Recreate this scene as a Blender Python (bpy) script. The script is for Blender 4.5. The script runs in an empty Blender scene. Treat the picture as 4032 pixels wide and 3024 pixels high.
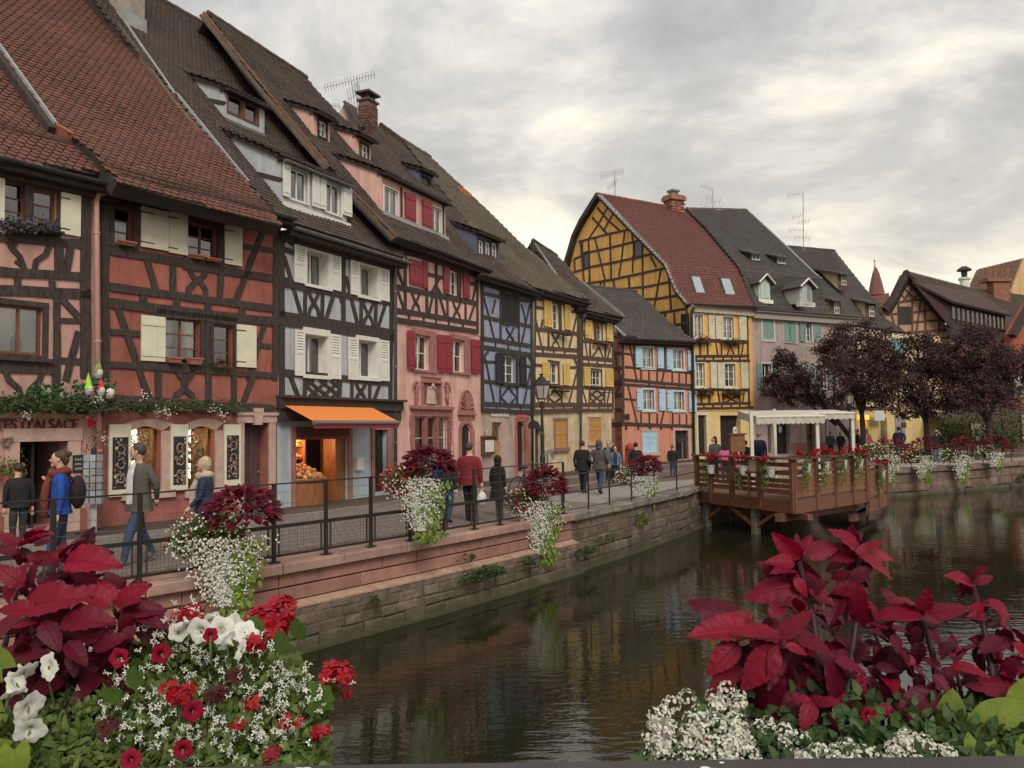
import bpy,bmesh,math,random
from mathutils import Vector,Matrix,noise
random.seed(7)
R=random.random
def U(a,b):return a+(b-a)*random.random()
rad=math.radians
SC=bpy.context.scene
COL=SC.collection
# ------------------------------------------------------------------ camera, sky, sun, exposure
CAMZ=1.9
PITCH,ROLL,FPX=rad(3.0),rad(0.8),3400.0
CP=Vector((0,0,CAMZ))
FWD=Vector((0,math.cos(PITCH),math.sin(PITCH)))
_r0=Vector((1,0,0));_u0=Vector((0,-math.sin(PITCH),math.cos(PITCH)))
RGT=_r0*math.cos(ROLL)-_u0*math.sin(ROLL)
UPV=_u0*math.cos(ROLL)+_r0*math.sin(ROLL)
cam_d=bpy.data.cameras.new('camera');cam=bpy.data.objects.new('camera',cam_d);COL.objects.link(cam)
cam_d.sensor_width=36;cam_d.lens=36*FPX/4032;cam_d.clip_start=0.05;cam_d.clip_end=2000
m=Matrix((RGT,UPV,-FWD)).transposed().to_4x4();m.translation=CP
cam.matrix_world=m;SC.camera=cam
SUN_EL,SUN_AZ=rad(40),rad(166)
W=bpy.data.worlds.new('World');SC.world=W;W.use_nodes=True
nt=W.node_tree;nt.nodes.clear()
def wn(t,**k):
    n=nt.nodes.new(t)
    for a,v in k.items():setattr(n,a,v)
    return n
out=wn('ShaderNodeOutputWorld');bg=wn('ShaderNodeBackground');bg.inputs['Strength'].default_value=0.1
sky=wn('ShaderNodeTexSky',sky_type='NISHITA',sun_disc=False,sun_elevation=SUN_EL,sun_rotation=SUN_AZ)
tc=wn('ShaderNodeTexCoord');sep=wn('ShaderNodeSeparateXYZ');nt.links.new(tc.outputs['Generated'],sep.inputs[0])
# cloud layer: the view direction is projected on a flat deck of cloud above the town
mx=wn('ShaderNodeMath',operation='MAXIMUM');nt.links.new(sep.outputs[2],mx.inputs[0]);mx.inputs[1].default_value=0.0
ad=wn('ShaderNodeMath',operation='ADD');nt.links.new(mx.outputs[0],ad.inputs[0]);ad.inputs[1].default_value=0.34
dv=wn('ShaderNodeVectorMath',operation='DIVIDE');nt.links.new(tc.outputs['Generated'],dv.inputs[0])
cb=wn('ShaderNodeCombineXYZ')
for i in range(3):nt.links.new(ad.outputs[0],cb.inputs[i])
nt.links.new(cb.outputs[0],dv.inputs[1])
mp=wn('ShaderNodeMapping');mp.inputs['Scale'].default_value=(1.0,1.1,0.6);mp.inputs['Location'].default_value=(3.1,0.6,0.2)
nt.links.new(dv.outputs[0],mp.inputs[0])
n1=wn('ShaderNodeTexNoise');n1.inputs['Scale'].default_value=2.1;n1.inputs['Detail'].default_value=9;n1.inputs['Roughness'].default_value=0.6
n1.inputs['Distortion'].default_value=0.35
nt.links.new(mp.outputs[0],n1.inputs['Vector'])
cr=wn('ShaderNodeValToRGB');nt.links.new(n1.outputs['Fac'],cr.inputs[0])
el=cr.color_ramp.elements
el[0].position=0.36;el[0].color=(0.80,0.755,0.655,1)
el[1].position=0.68;el[1].color=(0.335,0.335,0.33,1)
e=cr.color_ramp.elements.new(0.46);e.color=(0.60,0.575,0.53,1)
e=cr.color_ramp.elements.new(0.54);e.color=(0.45,0.442,0.425,1)
sc_=wn('ShaderNodeVectorMath',operation='SCALE');nt.links.new(cr.outputs[0],sc_.inputs[0]);sc_.inputs['Scale'].default_value=9.5
mixw=wn('ShaderNodeMix',data_type='RGBA');mixw.inputs[0].default_value=0.94
hz=wn('ShaderNodeMapRange');nt.links.new(mx.outputs[0],hz.inputs[0]);hz.inputs[1].default_value=0.0;hz.inputs[2].default_value=0.45;hz.inputs[3].default_value=1.0;hz.inputs[4].default_value=0.0
hm=wn('ShaderNodeMix',data_type='RGBA');nt.links.new(hz.outputs[0],hm.inputs[0]);hm.inputs[6].default_value=(1,1,1,1);hm.inputs[7].default_value=(1.14,1.07,0.93,1)
hx=wn('ShaderNodeVectorMath',operation='MULTIPLY');nt.links.new(sc_.outputs[0],hx.inputs[0]);nt.links.new(hm.outputs[2],hx.inputs[1])
nt.links.new(sky.outputs[0],mixw.inputs[6]);nt.links.new(hx.outputs[0],mixw.inputs[7])
nt.links.new(mixw.outputs[2],bg.inputs['Color']);nt.links.new(bg.outputs[0],out.inputs[0])
sun_d=bpy.data.lights.new('sun','SUN');sun_d.energy=1.5;sun_d.angle=rad(24);sun_d.color=(1.0,0.95,0.87)
sun=bpy.data.objects.new('sun',sun_d);COL.objects.link(sun)
sdir=Vector((math.sin(SUN_AZ)*math.cos(SUN_EL),math.cos(SUN_AZ)*math.cos(SUN_EL),math.sin(SUN_EL)))
sun.rotation_euler=(-sdir).to_track_quat('-Z','Y').to_euler();sun.location=(30,-20,60)
SC.view_settings.view_transform='Standard';SC.view_settings.look='None'
SC.view_settings.exposure=0.6;SC.view_settings.gamma=1.0;SC.view_settings.use_curve_mapping=False
SC.cycles.max_bounces=8;SC.cycles.transparent_max_bounces=16;SC.cycles.use_denoising=True
SC.cycles.sample_clamp_indirect=4.0
# ------------------------------------------------------------------ pixel -> place
def Z(ox,oy,s):return lambda x,y:(ox+x/s,oy+y/s)
def ray(px):return FWD+RGT*((px[0]-2016)/FPX)-UPV*((px[1]-1512)/FPX)
def at(px,Y):
    d=ray(px);return CP+d*(Y/d.y)
def onz(px,z=0.0):
    d=ray(px);return CP+d*((z-CAMZ)/d.z)
class Pl:
    def __init__(s,o,u,v):
        s.o=Vector(o);s.u=Vector(u).normalized();s.v=Vector(v).normalized();s.n=s.u.cross(s.v).normalized()
    def hit(s,px):
        d=ray(px);t=(s.o-CP).dot(s.n)/d.dot(s.n);return CP+d*t
    def uv(s,px):
        p=s.hit(px)-s.o;return(p.dot(s.u),p.dot(s.v))
    def P(s,u,v,n=0.0):return s.o+s.u*u+s.v*v+s.n*n
    def off(s,n):return Pl(s.o+s.n*n,s.u,s.v)
def facade(p0,p1):return Pl((p0[0],p0[1],0),(p1[0]-p0[0],p1[1]-p0[1],0),(0,0,1))
def roofplane(F,pxe,pitch,over=0.35):
    G=F.off(over);o=G.hit(pxe)
    return Pl(o,F.u,F.v*math.sin(pitch)-F.n*math.cos(pitch))
# ------------------------------------------------------------------ materials
MATS={}
def mat(name,c,rough=0.8,var=0.12,scale=6.0,bump=0.0,bscale=40.0,metal=0.0,spec=0.4,c2=None,stain=0.0,island=0.0,isl_cols=None,
        streak=False,trans=0.0,emit=None,estr=0.0,coat=0.0):
    if name in MATS:return MATS[name]
    M=bpy.data.materials.new(name);M.use_nodes=True;t=M.node_tree;N=t.nodes;L=t.links
    b=N['Principled BSDF'];b.inputs['Roughness'].default_value=rough;b.inputs['Metallic'].default_value=metal
    b.inputs['Specular IOR Level'].default_value=spec
    if coat:b.inputs['Coat Weight'].default_value=coat
    tcn=N.new('ShaderNodeTexCoord');vec=tcn.outputs['Object']
    if streak:
        mpn=N.new('ShaderNodeMapping');mpn.inputs['Scale'].default_value=streak if isinstance(streak,tuple)else(1,1,0.15);L.new(vec,mpn.inputs[0]);vec=mpn.outputs[0]
    nz=N.new('ShaderNodeTexNoise');nz.inputs['Scale'].default_value=scale;nz.inputs['Detail'].default_value=6;nz.inputs['Roughness'].default_value=0.6
    L.new(vec,nz.inputs['Vector'])
    rp=N.new('ShaderNodeValToRGB');L.new(nz.outputs['Fac'],rp.inputs[0])
    cc=c2 or tuple(x*(1-var*2.2)for x in c)
    rp.color_ramp.elements[0].position=0.3;rp.color_ramp.elements[1].position=0.7
    rp.color_ramp.elements[0].color=(*cc,1)
    rp.color_ramp.elements[1].color=(*(c if c2 else tuple(min(1,x*(1+var))for x in c)),1)
    col=rp.outputs[0]
    if stain:
        n2=N.new('ShaderNodeTexNoise');n2.inputs['Scale'].default_value=0.9;n2.inputs['Detail'].default_value=8;n2.inputs['Roughness'].default_value=0.7
        L.new(tcn.outputs['Object'],n2.inputs['Vector'])
        r2=N.new('ShaderNodeValToRGB');L.new(n2.outputs['Fac'],r2.inputs[0])
        r2.color_ramp.elements[0].position=0.35;r2.color_ramp.elements[0].color=(1-stain,)*3+(1,)
        r2.color_ramp.elements[1].position=0.62;r2.color_ramp.elements[1].color=(1,1,1,1)
        mm=N.new('ShaderNodeMix');mm.data_type='RGBA';mm.blend_type='MULTIPLY';mm.inputs[0].default_value=1
        L.new(col,mm.inputs[6]);L.new(r2.outputs[0],mm.inputs[7]);col=mm.outputs[2]
    if 'plaster' in name:
        ms_=N.new('ShaderNodeMapping');ms_.inputs['Scale'].default_value=(2.6,2.6,.22);L.new(tcn.outputs['Object'],ms_.inputs[0])
        n4=N.new('ShaderNodeTexNoise');n4.inputs['Scale'].default_value=1.6;n4.inputs['Detail'].default_value=7;n4.inputs['Roughness'].default_value=.68;L.new(ms_.outputs[0],n4.inputs['Vector'])
        r4=N.new('ShaderNodeValToRGB');L.new(n4.outputs['Fac'],r4.inputs[0]);r4.color_ramp.elements[0].position=.38;r4.color_ramp.elements[0].color=(.80,.785,.76,1);r4.color_ramp.elements[1].position=.56;r4.color_ramp.elements[1].color=(1.02,1.02,1.02,1)
        mm=N.new('ShaderNodeMix');mm.data_type='RGBA';mm.blend_type='MULTIPLY';mm.inputs[0].default_value=1
        L.new(col,mm.inputs[6]);L.new(r4.outputs[0],mm.inputs[7]);col=mm.outputs[2]
    if island or isl_cols:
        g=N.new('ShaderNodeNewGeometry');oi=N.new('ShaderNodeObjectInfo')
        a=N.new('ShaderNodeMath');a.operation='ADD';L.new(g.outputs['Random Per Island'],a.inputs[0]);L.new(oi.outputs['Random'],a.inputs[1])
        f=N.new('ShaderNodeMath');f.operation='FRACT';L.new(a.outputs[0],f.inputs[0])
        r3=N.new('ShaderNodeValToRGB');L.new(f.outputs[0],r3.inputs[0])
        if isl_cols:
            E=r3.color_ramp.elements
            E[0].color=(*isl_cols[0],1);E[1].color=(*isl_cols[-1],1)
            for k,q in enumerate(isl_cols[1:-1]):x=E.new((k+1)/(len(isl_cols)-1));x.color=(*q,1)
            mm=N.new('ShaderNodeMix');mm.data_type='RGBA';mm.inputs[0].default_value=0.65
        else:
            r3.color_ramp.elements[0].color=(1-island,)*3+(1,);r3.color_ramp.elements[1].color=(1+island,)*3+(1,)
            mm=N.new('ShaderNodeMix');mm.data_type='RGBA';mm.blend_type='MULTIPLY';mm.inputs[0].default_value=1
        L.new(col,mm.inputs[6]);L.new(r3.outputs[0],mm.inputs[7]);col=mm.outputs[2]
    L.new(col,b.inputs['Base Color'])
    if bump:
        n3=N.new('ShaderNodeTexNoise');n3.inputs['Scale'].default_value=bscale;n3.inputs['Detail'].default_value=4
        L.new(vec,n3.inputs['Vector']);bp=N.new('ShaderNodeBump');bp.inputs['Strength'].default_value=bump;bp.inputs['Distance'].default_value=0.02
        L.new(n3.outputs['Fac'],bp.inputs['Height']);L.new(bp.outputs[0],b.inputs['Normal'])
    if trans:
        b.inputs['Transmission Weight'].default_value=0
        tr=N.new('ShaderNodeBsdfTranslucent');L.new(col,tr.inputs['Color']);ms=N.new('ShaderNodeMixShader');ms.inputs[0].default_value=trans
        L.new(b.outputs[0],ms.inputs[1]);L.new(tr.outputs[0],ms.inputs[2]);L.new(ms.outputs[0],N['Material Output'].inputs[0])
    if emit:
        b.inputs['Emission Color'].default_value=(*emit,1);b.inputs['Emission Strength'].default_value=estr
    MATS[name]=M;return M
def glassmat(name='window glass',tint=(0.75,0.8,0.8),refl=0.16):
    if name in MATS:return MATS[name]
    M=bpy.data.materials.new(name);M.use_nodes=True;t=M.node_tree;N=t.nodes;L=t.links;N.clear()
    o=N.new('ShaderNodeOutputMaterial');ms=N.new('ShaderNodeMixShader');tr=N.new('ShaderNodeBsdfTransparent');gl=N.new('ShaderNodeBsdfGlossy')
    fr=N.new('ShaderNodeFresnel');fr.inputs[0].default_value=1.5;ad=N.new('ShaderNodeMath');ad.operation='ADD';ad.inputs[1].default_value=refl
    nz=N.new('ShaderNodeTexNoise');nz.inputs['Scale'].default_value=2.5;bp=N.new('ShaderNodeBump');bp.inputs['Strength'].default_value=0.05
    L.new(nz.outputs['Fac'],bp.inputs['Height']);L.new(bp.outputs[0],gl.inputs['Normal'])
    tr.inputs[0].default_value=(*tint,1);gl.inputs['Roughness'].default_value=0.03
    L.new(fr.outputs[0],ad.inputs[0]);L.new(ad.outputs[0],ms.inputs[0]);L.new(tr.outputs[0],ms.inputs[1]);L.new(gl.outputs[0],ms.inputs[2]);L.new(ms.outputs[0],o.inputs[0])
    MATS[name]=M;return M
# ------------------------------------------------------------------ mesh building
WF=Pl((0,0,0),(1,0,0),(0,1,0))
class MB:
    def __init__(s):s.v=[];s.f=[]
    def box(s,F,u0,u1,v0,v1,n0,n1):
        b=len(s.v)
        for n in(n0,n1):
            for(u,v)in((u0,v0),(u1,v0),(u1,v1),(u0,v1)):s.v.append(F.P(u,v,n))
        s.f+=[(b,b+3,b+2,b+1),(b+4,b+5,b+6,b+7),(b,b+1,b+5,b+4),(b+1,b+2,b+6,b+5),(b+2,b+3,b+7,b+6),(b+3,b,b+4,b+7)]
        return s
    def prism(s,F,poly,n0,n1):
        b=len(s.v);k=len(poly)
        for n in(n0,n1):
            for(u,v)in poly:s.v.append(F.P(u,v,n))
        s.f.append(tuple(b+k+i for i in range(k)));s.f.append(tuple(b+k-1-i for i in range(k)))
        for i in range(k):j=(i+1)%k;s.f.append((b+i,b+j,b+k+j,b+k+i))
        return s
    def strip(s,F,pts,w,n0,n1):
        Lp,Rp=[],[]
        for i,(u,v)in enumerate(pts):
            a=pts[max(i-1,0)];c=pts[min(i+1,len(pts)-1)]
            d=Vector((c[0]-a[0],c[1]-a[1]));d=d.normalized()if d.length else Vector((1,0))
            ww=w[i]if isinstance(w,(list,tuple))else w
            Lp.append((u-d.y*ww/2,v+d.x*ww/2));Rp.append((u+d.y*ww/2,v-d.x*ww/2))
        for i in range(len(pts)-1):s.prism(F,[Rp[i],Rp[i+1],Lp[i+1],Lp[i]],n0,n1)
        return s
    def hewn(s,F,pts,w,n0,n1,step=.3):
        q=[pts[0]];ws=[w];k=U(0,99)
        for a,b in zip(pts[:-1],pts[1:]):
            L=math.hypot(b[0]-a[0],b[1]-a[1]);n=max(1,int(L/step));d=((b[0]-a[0])/max(L,1e-6),(b[1]-a[1])/max(L,1e-6))
            for i in range(1,n+1):
                t=i/n;u,v=a[0]+(b[0]-a[0])*t,a[1]+(b[1]-a[1])*t;j=noise.noise(Vector((u*1.7,v*1.7,k)))*.016 if i<n else 0
                q.append((u-d[1]*j,v+d[0]*j));ws.append(w*(1+.16*noise.noise(Vector((u*2.9,v*2.9,k+7)))))
        return s.strip(F,q,ws,n0,n1)
    def poly3(s,pts):
        b=len(s.v);s.v+=[Vector(p)for p in pts];s.f.append(tuple(range(b,b+len(pts))));return s
    def slab(s,pts,nrm,th):
        b=len(s.v);k=len(pts);nrm=Vector(nrm)
        s.v+=[Vector(p)for p in pts];s.v+=[Vector(p)-nrm*th for p in pts]
        s.f.append(tuple(b+i for i in range(k)));s.f.append(tuple(b+2*k-1-i for i in range(k)))
        for i in range(k):j=(i+1)%k;s.f.append((b+i,b+k+i,b+k+j,b+j))
        return s
    def tube(s,pts,r,seg=6,cap=True):
        pts=[Vector(p)for p in pts];b=len(s.v);prev=None
        for i,p in enumerate(pts):
            d=(pts[min(i+1,len(pts)-1)]-pts[max(i-1,0)])
            d=d.normalized()if d.length else Vector((0,0,1))
            if prev is None:x=d.orthogonal().normalized()
            else:
                x=prev-d*prev.dot(d);x=x.normalized()if x.length>1e-6 else d.orthogonal().normalized()
            prev=x;y=d.cross(x);rr=r[i]if isinstance(r,(list,tuple))else r
            for k in range(seg):
                a=2*math.pi*k/seg;s.v.append(p+(x*math.cos(a)+y*math.sin(a))*rr)
        for i in range(len(pts)-1):
            for k in range(seg):
                j=(k+1)%seg;s.f.append((b+i*seg+k,b+i*seg+j,b+(i+1)*seg+j,b+(i+1)*seg+k))
        if cap:
            s.f.append(tuple(b+seg-1-k for k in range(seg)));e=b+(len(pts)-1)*seg;s.f.append(tuple(e+k for k in range(seg)))
        return s
    def lathe(s,c,prof,seg=12,ax=(0,0,1),ph=0.0):
        ax=Vector(ax).normalized();x=ax.orthogonal().normalized();y=ax.cross(x);b=len(s.v);c=Vector(c)
        for(r,h)in prof:
            for k in range(seg):
                a=2*math.pi*k/seg+ph;s.v.append(c+ax*h+(x*math.cos(a)+y*math.sin(a))*r)
        for i in range(len(prof)-1):
            for k in range(seg):
                j=(k+1)%seg;s.f.append((b+i*seg+k,b+i*seg+j,b+(i+1)*seg+j,b+(i+1)*seg+k))
        s.f.append(tuple(b+seg-1-k for k in range(seg)));e=b+(len(prof)-1)*seg;s.f.append(tuple(e+k for k in range(seg)))
        return s
    def ball(s,c,rx,ry=None,rz=None,seg=10,rings=7,nz=0.0,rot=None):
        ry=ry or rx;rz=rz or rx;b=len(s.v);c=Vector(c)
        def put(d):
            k=1+(noise.noise(d*2.3+c)*nz if nz else 0)
            q=Vector((d.x*rx*k,d.y*ry*k,d.z*rz*k))
            if rot:q=rot@q
            s.v.append(c+q)
        put(Vector((0,0,-1)))
        for i in range(1,rings):
            th=math.pi*i/rings
            for k in range(seg):a=2*math.pi*k/seg;put(Vector((math.sin(th)*math.cos(a),math.sin(th)*math.sin(a),-math.cos(th))))
        put(Vector((0,0,1)));e=len(s.v)-1
        for k in range(seg):
            j=(k+1)%seg;s.f.append((b,b+1+j,b+1+k));s.f.append((e,e-seg+k,e-seg+j))
        for i in range(rings-2):
            for k in range(seg):j=(k+1)%seg;s.f.append((b+1+i*seg+k,b+1+i*seg+j,b+1+(i+1)*seg+j,b+1+(i+1)*seg+k))
        return s
    def mesh(s,name,m=None,smooth=False):
        me=bpy.data.meshes.new(name);me.from_pydata([tuple(v)for v in s.v],[],s.f)
        if m:me.materials.append(m)
        if smooth:me.polygons.foreach_set('use_smooth',[True]*len(me.polygons))
        me.update();return me
    def build(s,name,m,parent=None,smooth=False,**props):
        return obj(name,s.mesh(name,m,smooth),parent,**props)
LOC={}
def obj(name,me,parent=None,mw=None,**props):
    o=bpy.data.objects.new(name,me);COL.objects.link(o)
    W0=Matrix.Identity(4)if mw is None else mw
    if parent is not None:
        o.parent=parent;o.matrix_parent_inverse=LOC[parent.name].inverted()
    LOC[o.name]=W0;o.matrix_basis=W0
    for k,v in props.items():o[k]=v
    return o
def thing(name,label,cat,loc=(0,0,0),group=None,kind=None):
    o=bpy.data.objects.new(name,None);COL.objects.link(o);o.empty_display_size=0.2
    o.matrix_basis=Matrix.Translation(Vector(loc));LOC[o.name]=o.matrix_basis.copy()
    o['label']=label;o['category']=cat
    if group:o['group']=group
    if kind:o['kind']=kind
    return o
def tag(o,label,cat,group=None,kind=None):
    o['label']=label;o['category']=cat
    if group:o['group']=group
    if kind:o['kind']=kind
    return o
def frame_mat(o,x,y,z):
    mm=Matrix((x,y,z)).transposed().to_4x4();mm.translation=o;return mm
def inpoly(p,poly):
    c=False;j=len(poly)-1
    for i in range(len(poly)):
        a,b=poly[i],poly[j]
        if(a[1]>p[1])!=(b[1]>p[1])and p[0]<(b[0]-a[0])*(p[1]-a[1])/(b[1]-a[1])+a[0]:c=not c
        j=i
    return c
# ------------------------------------------------------------------ palette
TIMBER=mat('dark oak timber',(0.058,0.043,0.035),0.85,0.32,10,0.5,45,streak=(3,3,0.4))
TIMBER_BROWN=mat('brown oak timber',(0.105,0.060,0.045),0.85,0.25,14,0.4,60,streak=(3,3,0.4))
TIMBER_RUST=mat('rust brown timber',(0.12,0.055,0.035),0.85,0.2,14,0.3,60)
WHITEP=mat('white window paint',(0.66,0.64,0.58),0.55,0.05,5,0.05,30)
CREAMP=mat('cream shutter paint',(0.66,0.62,0.47),0.6,0.06,3,0.08,40,stain=0.06)
REDP=mat('crimson shutter paint',(0.26,0.022,0.035),0.55,0.08,4,0.05,40)
BLUEP=mat('sky blue shutter paint',(0.36,0.52,0.64),0.55,0.05,4,0.05,40)
YELP=mat('yellow shutter paint',(0.68,0.44,0.12),0.55,0.08,4,0.05,40)
GREENP=mat('grey green shutter paint',(0.20,0.30,0.26),0.6,0.08,4,0.05,40)
ORWOOD=mat('varnished pine',(0.48,0.25,0.07),0.5,0.15,8,0.1,30,streak=(4,4,0.5))
REDWOOD=mat('red brown window wood',(0.17,0.058,0.03),0.5,0.15,8,0.1,30)
BLACKW=mat('black brown door wood',(0.028,0.018,0.017),0.5,0.15,8,0.1,30)
STONE_PINK=mat('pink sandstone',(0.50,0.34,0.28),0.85,0.10,5,0.2,60,stain=0.1)
STONE_RED=mat('red sandstone',(0.35,0.155,0.125),0.85,0.12,6,0.25,60,stain=0.12)
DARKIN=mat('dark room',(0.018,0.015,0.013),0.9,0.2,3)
CURTAIN=mat('lace curtain',(0.55,0.54,0.50),0.9,0.12,30,0.1,60)
ZINC=mat('zinc gutter',(0.20,0.205,0.205),0.5,0.15,6,0.05,20,metal=0.4)
ZINC_DARK=mat('dark zinc gutter',(0.055,0.06,0.062),0.5,0.15,6,metal=0.3)
TERRA=mat('terracotta',(0.36,0.13,0.075),0.8,0.1,6)
BRICK=mat('chimney brick',(0.27,0.115,0.075),0.9,0.2,5,0.3,30,island=0.35)
IRON=mat('black iron',(0.016,0.016,0.017),0.5,0.15,8,0.1,60,spec=0.5)
LEAD=mat('lead flashing',(0.30,0.31,0.31),0.6,0.12,5)
GLASS=glassmat()
class House:
    def __init__(s,name,label,p0,p1,group=None):
        s.F=facade(p0,p1);s.e=thing(name,label,'house',(p0[0],p0[1],0),group);s.w=(Vector(p1)-Vector(p0)).length
        s.zones={};s.k=0;s.timber=TIMBER;s.bw=0.84;s.glassm=None
    def zone(s,key,m,u0,u1,z0,z1,n=0.0):s.zones[key]=dict(F=s.F.off(n),m=m,r=[u0,u1,z0,z1],open=[],n=n);return s
    def rect(s,z,a,b):
        F=s.zones[z]['F'];p,q=F.uv(a),F.uv(b)
        return min(p[0],q[0]),max(p[0],q[0]),min(p[1],q[1]),max(p[1],q[1])
    def beam(s,pts,w=0.15,z=None,d=0.028,m=None,name='beam'):
        F=(s.zones[z]['F']if z else s.F);s.k+=1
        uv=[F.uv(p)for p in pts]
        b=MB();b.hewn(F,uv,w*s.bw,-0.02,d+(s.k%7)*0.0022)
        return b.build(name,m or s.timber,s.e)
    def beams(s,mp,items,w=0.15,z=None,m=None):
        for it in items:
            ww=w
            if isinstance(it[0],(int,float)):ww=it[0];it=it[1:]
            s.beam([mp(*p)for p in it],ww,z,m=m)
    def window(s,z,a,b,cols=2,rows=2,fm=None,depth=0.14,casing=0.0,cm=None,sill=None,curtain=None,fw=0.05,mw=0.028,frame=True,room=None,mull=True,label=None,rd=0.7,arch=0.0,glass=True):
        zn=s.zones[z];F=zn['F'];u0,u1,v0,v1=s.rect(z,a,b);zn['open'].append((u0,u1,v0,v1,depth,arch))
        fm=fm or WHITEP;W0=MB();d=-depth
        if frame:
            W0.box(F,u0,u0+fw,v0,v1,d-0.03,d+0.03).box(F,u1-fw,u1,v0,v1,d-0.03,d+0.03)
            W0.box(F,u0+fw,u1-fw,v0,v0+fw,d-0.03,d+0.03).box(F,u0+fw,u1-fw,v1-fw,v1,d-0.03,d+0.03)
        iu0,iu1,iv0,iv1=u0+fw,u1-fw,v0+fw,v1-fw
        us=[iu0+(iu1-iu0)*i/cols for i in range(cols+1)];vs=[iv0+(iv1-iv0)*i/rows for i in range(rows+1)]
        for i,u in enumerate(us[1:-1]):
            k=mw*1.9 if(cols%2==0 and i==cols//2-1 and mull)else mw
            W0.box(F,u-k/2,u+k/2,iv0,iv1,d-0.02,d+0.022)
        for v in vs[1:-1]:W0.box(F,iu0,iu1,v-mw/2,v+mw/2,d-0.018,d+0.016)
        if casing:
            c=casing;W0c=MB();t=0.03
            W0c.box(F,u0-c,u0,v0,v1,-0.02,t).box(F,u1,u1+c,v0,v1,-0.02,t).box(F,u0-c,u1+c,v1,v1+c,-0.02,t+0.004)
            W0c.box(F,u0-c,u1+c,v0-c*0.8,v0,-0.02,t+0.004)
        w=W0.build('window',fm,s.e)
        if label:w['label']=label
        if casing:W0c.build('casing',cm or fm,w)
        if sill:
            MB().box(F,u0-0.06-casing,u1+0.06+casing,v0-0.07-casing*0.6,v0-0.005-casing*0.6,-0.05,sill).build('sill',cm or fm,w)
        if glass:
            for i in range(cols):
                for j in range(rows):
                    b_=MB();x0,x1,y0,y1=us[i],us[i+1],vs[j],vs[j+1]
                    t=U(-0.006,0.006)
                    b_.poly3([F.P(x0,y0,d+t),F.P(x1,y0,d-t),F.P(x1,y1,d-t),F.P(x0,y1,d+t)]);b_.build('pane',s.glassm or GLASS,w)
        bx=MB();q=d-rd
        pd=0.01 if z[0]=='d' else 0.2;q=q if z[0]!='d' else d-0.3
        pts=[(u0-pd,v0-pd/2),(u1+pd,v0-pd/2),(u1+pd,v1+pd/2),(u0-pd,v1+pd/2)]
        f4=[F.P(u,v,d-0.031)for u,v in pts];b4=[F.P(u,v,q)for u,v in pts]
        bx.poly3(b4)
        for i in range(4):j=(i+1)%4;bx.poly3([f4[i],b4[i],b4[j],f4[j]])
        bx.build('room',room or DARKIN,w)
        if curtain:
            c0,c1,cd=curtain
            for sd in(0,1):
                cb_=MB();n=9;A=iu0 if sd==0 else iu1;sg=1 if sd==0 else-1
                base=len(cb_.v);yy=[iv0+(iv1-iv0)*(c0+(c1-c0)*k/4)for k in range(5)]
                for k,v in enumerate(yy):
                    full=cd*(iu1-iu0)*(1 if k>1 else 0.72)
                    for i in range(n):cb_.v.append(F.P(A+sg*full*i/(n-1),v,d-0.06-0.02*math.sin(i*2.2)))
                for k in range(4):
                    for i in range(n-1):cb_.f.append((k*n+i,k*n+i+1,(k+1)*n+i+1,(k+1)*n+i))
                cb_.build('curtain',CURTAIN,w,smooth=True)
        return w,(u0,u1,v0,v1)
    def opening(s,z,a,b,depth=0.2,arch=0.0):
        u=s.rect(z,a,b);s.zones[z]['open'].append((*u,depth,arch));return u
    def shutter(s,z,a,b,style='plank',m=None,n=0.035,label=None,fold=0.0):
        F=s.zones[z]['F'];u0,u1,v0,v1=s.rect(z,a,b);m=m or CREAMP;b_=MB();t=0.035
        sub=None
        if style=='plank':
            k=max(2,round((u1-u0)/0.16))
            for i in range(k):b_.box(F,u0+(u1-u0)*i/k+0.0015,u0+(u1-u0)*(i+1)/k-0.0015,v0,v1,n,n+t+U(-.002,.002))
            sub=MB()
            for v in(v0+(v1-v0)*0.14,v0+(v1-v0)*0.82):sub.box(F,u0+0.01,u1-0.01,v-0.035,v+0.035,n+t,n+t+0.016)
            nm='batten'
        elif style=='plain':
            b_.box(F,u0,u1,v0,v1,n,n+t);sub=MB()
            for v in(v0+(v1-v0)*0.12,v0+(v1-v0)*0.86):sub.box(F,u0-0.03,u0+(u1-u0)*0.45,v-0.012,v+0.012,n+t,n+t+0.006)
            nm='strap_hinge'
        else:
            fw=min(0.06,(u1-u0)*0.16);split=v0+(v1-v0)*(0.5 if style=='half' else 0.0)
            b_.box(F,u0,u0+fw,v0,v1,n,n+t).box(F,u1-fw,u1,v0,v1,n,n+t)
            b_.box(F,u0+fw,u1-fw,v1-fw,v1,n,n+t).box(F,u0+fw,u1-fw,v0,v0+fw,n,n+t)
            lo=v0+fw
            if style=='half':
                b_.box(F,u0+fw,u1-fw,split-fw/2,split+fw/2,n,n+t);b_.box(F,u0+fw,u1-fw,v0+fw,split-fw/2,n+0.004,n+t-0.012)
                b_.box(F,u0+fw+0.03,u1-fw-0.03,v0+fw+0.04,split-fw/2-0.04,n+0.004,n+t-0.004);lo=split+fw/2
            sub=MB();k=max(5,int((v1-fw-lo)/0.062));h=(v1-fw-lo)/k
            for i in range(k):
                y=lo+h*i
                p=[F.P(u0+fw,y,n+t-0.002),F.P(u1-fw,y,n+t-0.002),F.P(u1-fw,y+h*1.0,n+0.006),F.P(u0+fw,y+h*1.0,n+0.006)]
                sub.slab(p,F.n,0.006)
            nm='louvre'
        o=b_.build('shutter',m,s.e)
        if label:o['label']=label
        if nm=='louvre':sub.build(nm,m,o,kind='stuff')
        else:
            for k in range(0,len(sub.v),8):h=MB();h.v=sub.v[k:k+8];h.f=[tuple(i-k for i in f)for f in sub.f if k<=f[0]<k+8];h.build(nm,m if nm=='batten' else IRON,o)
        return o
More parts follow.
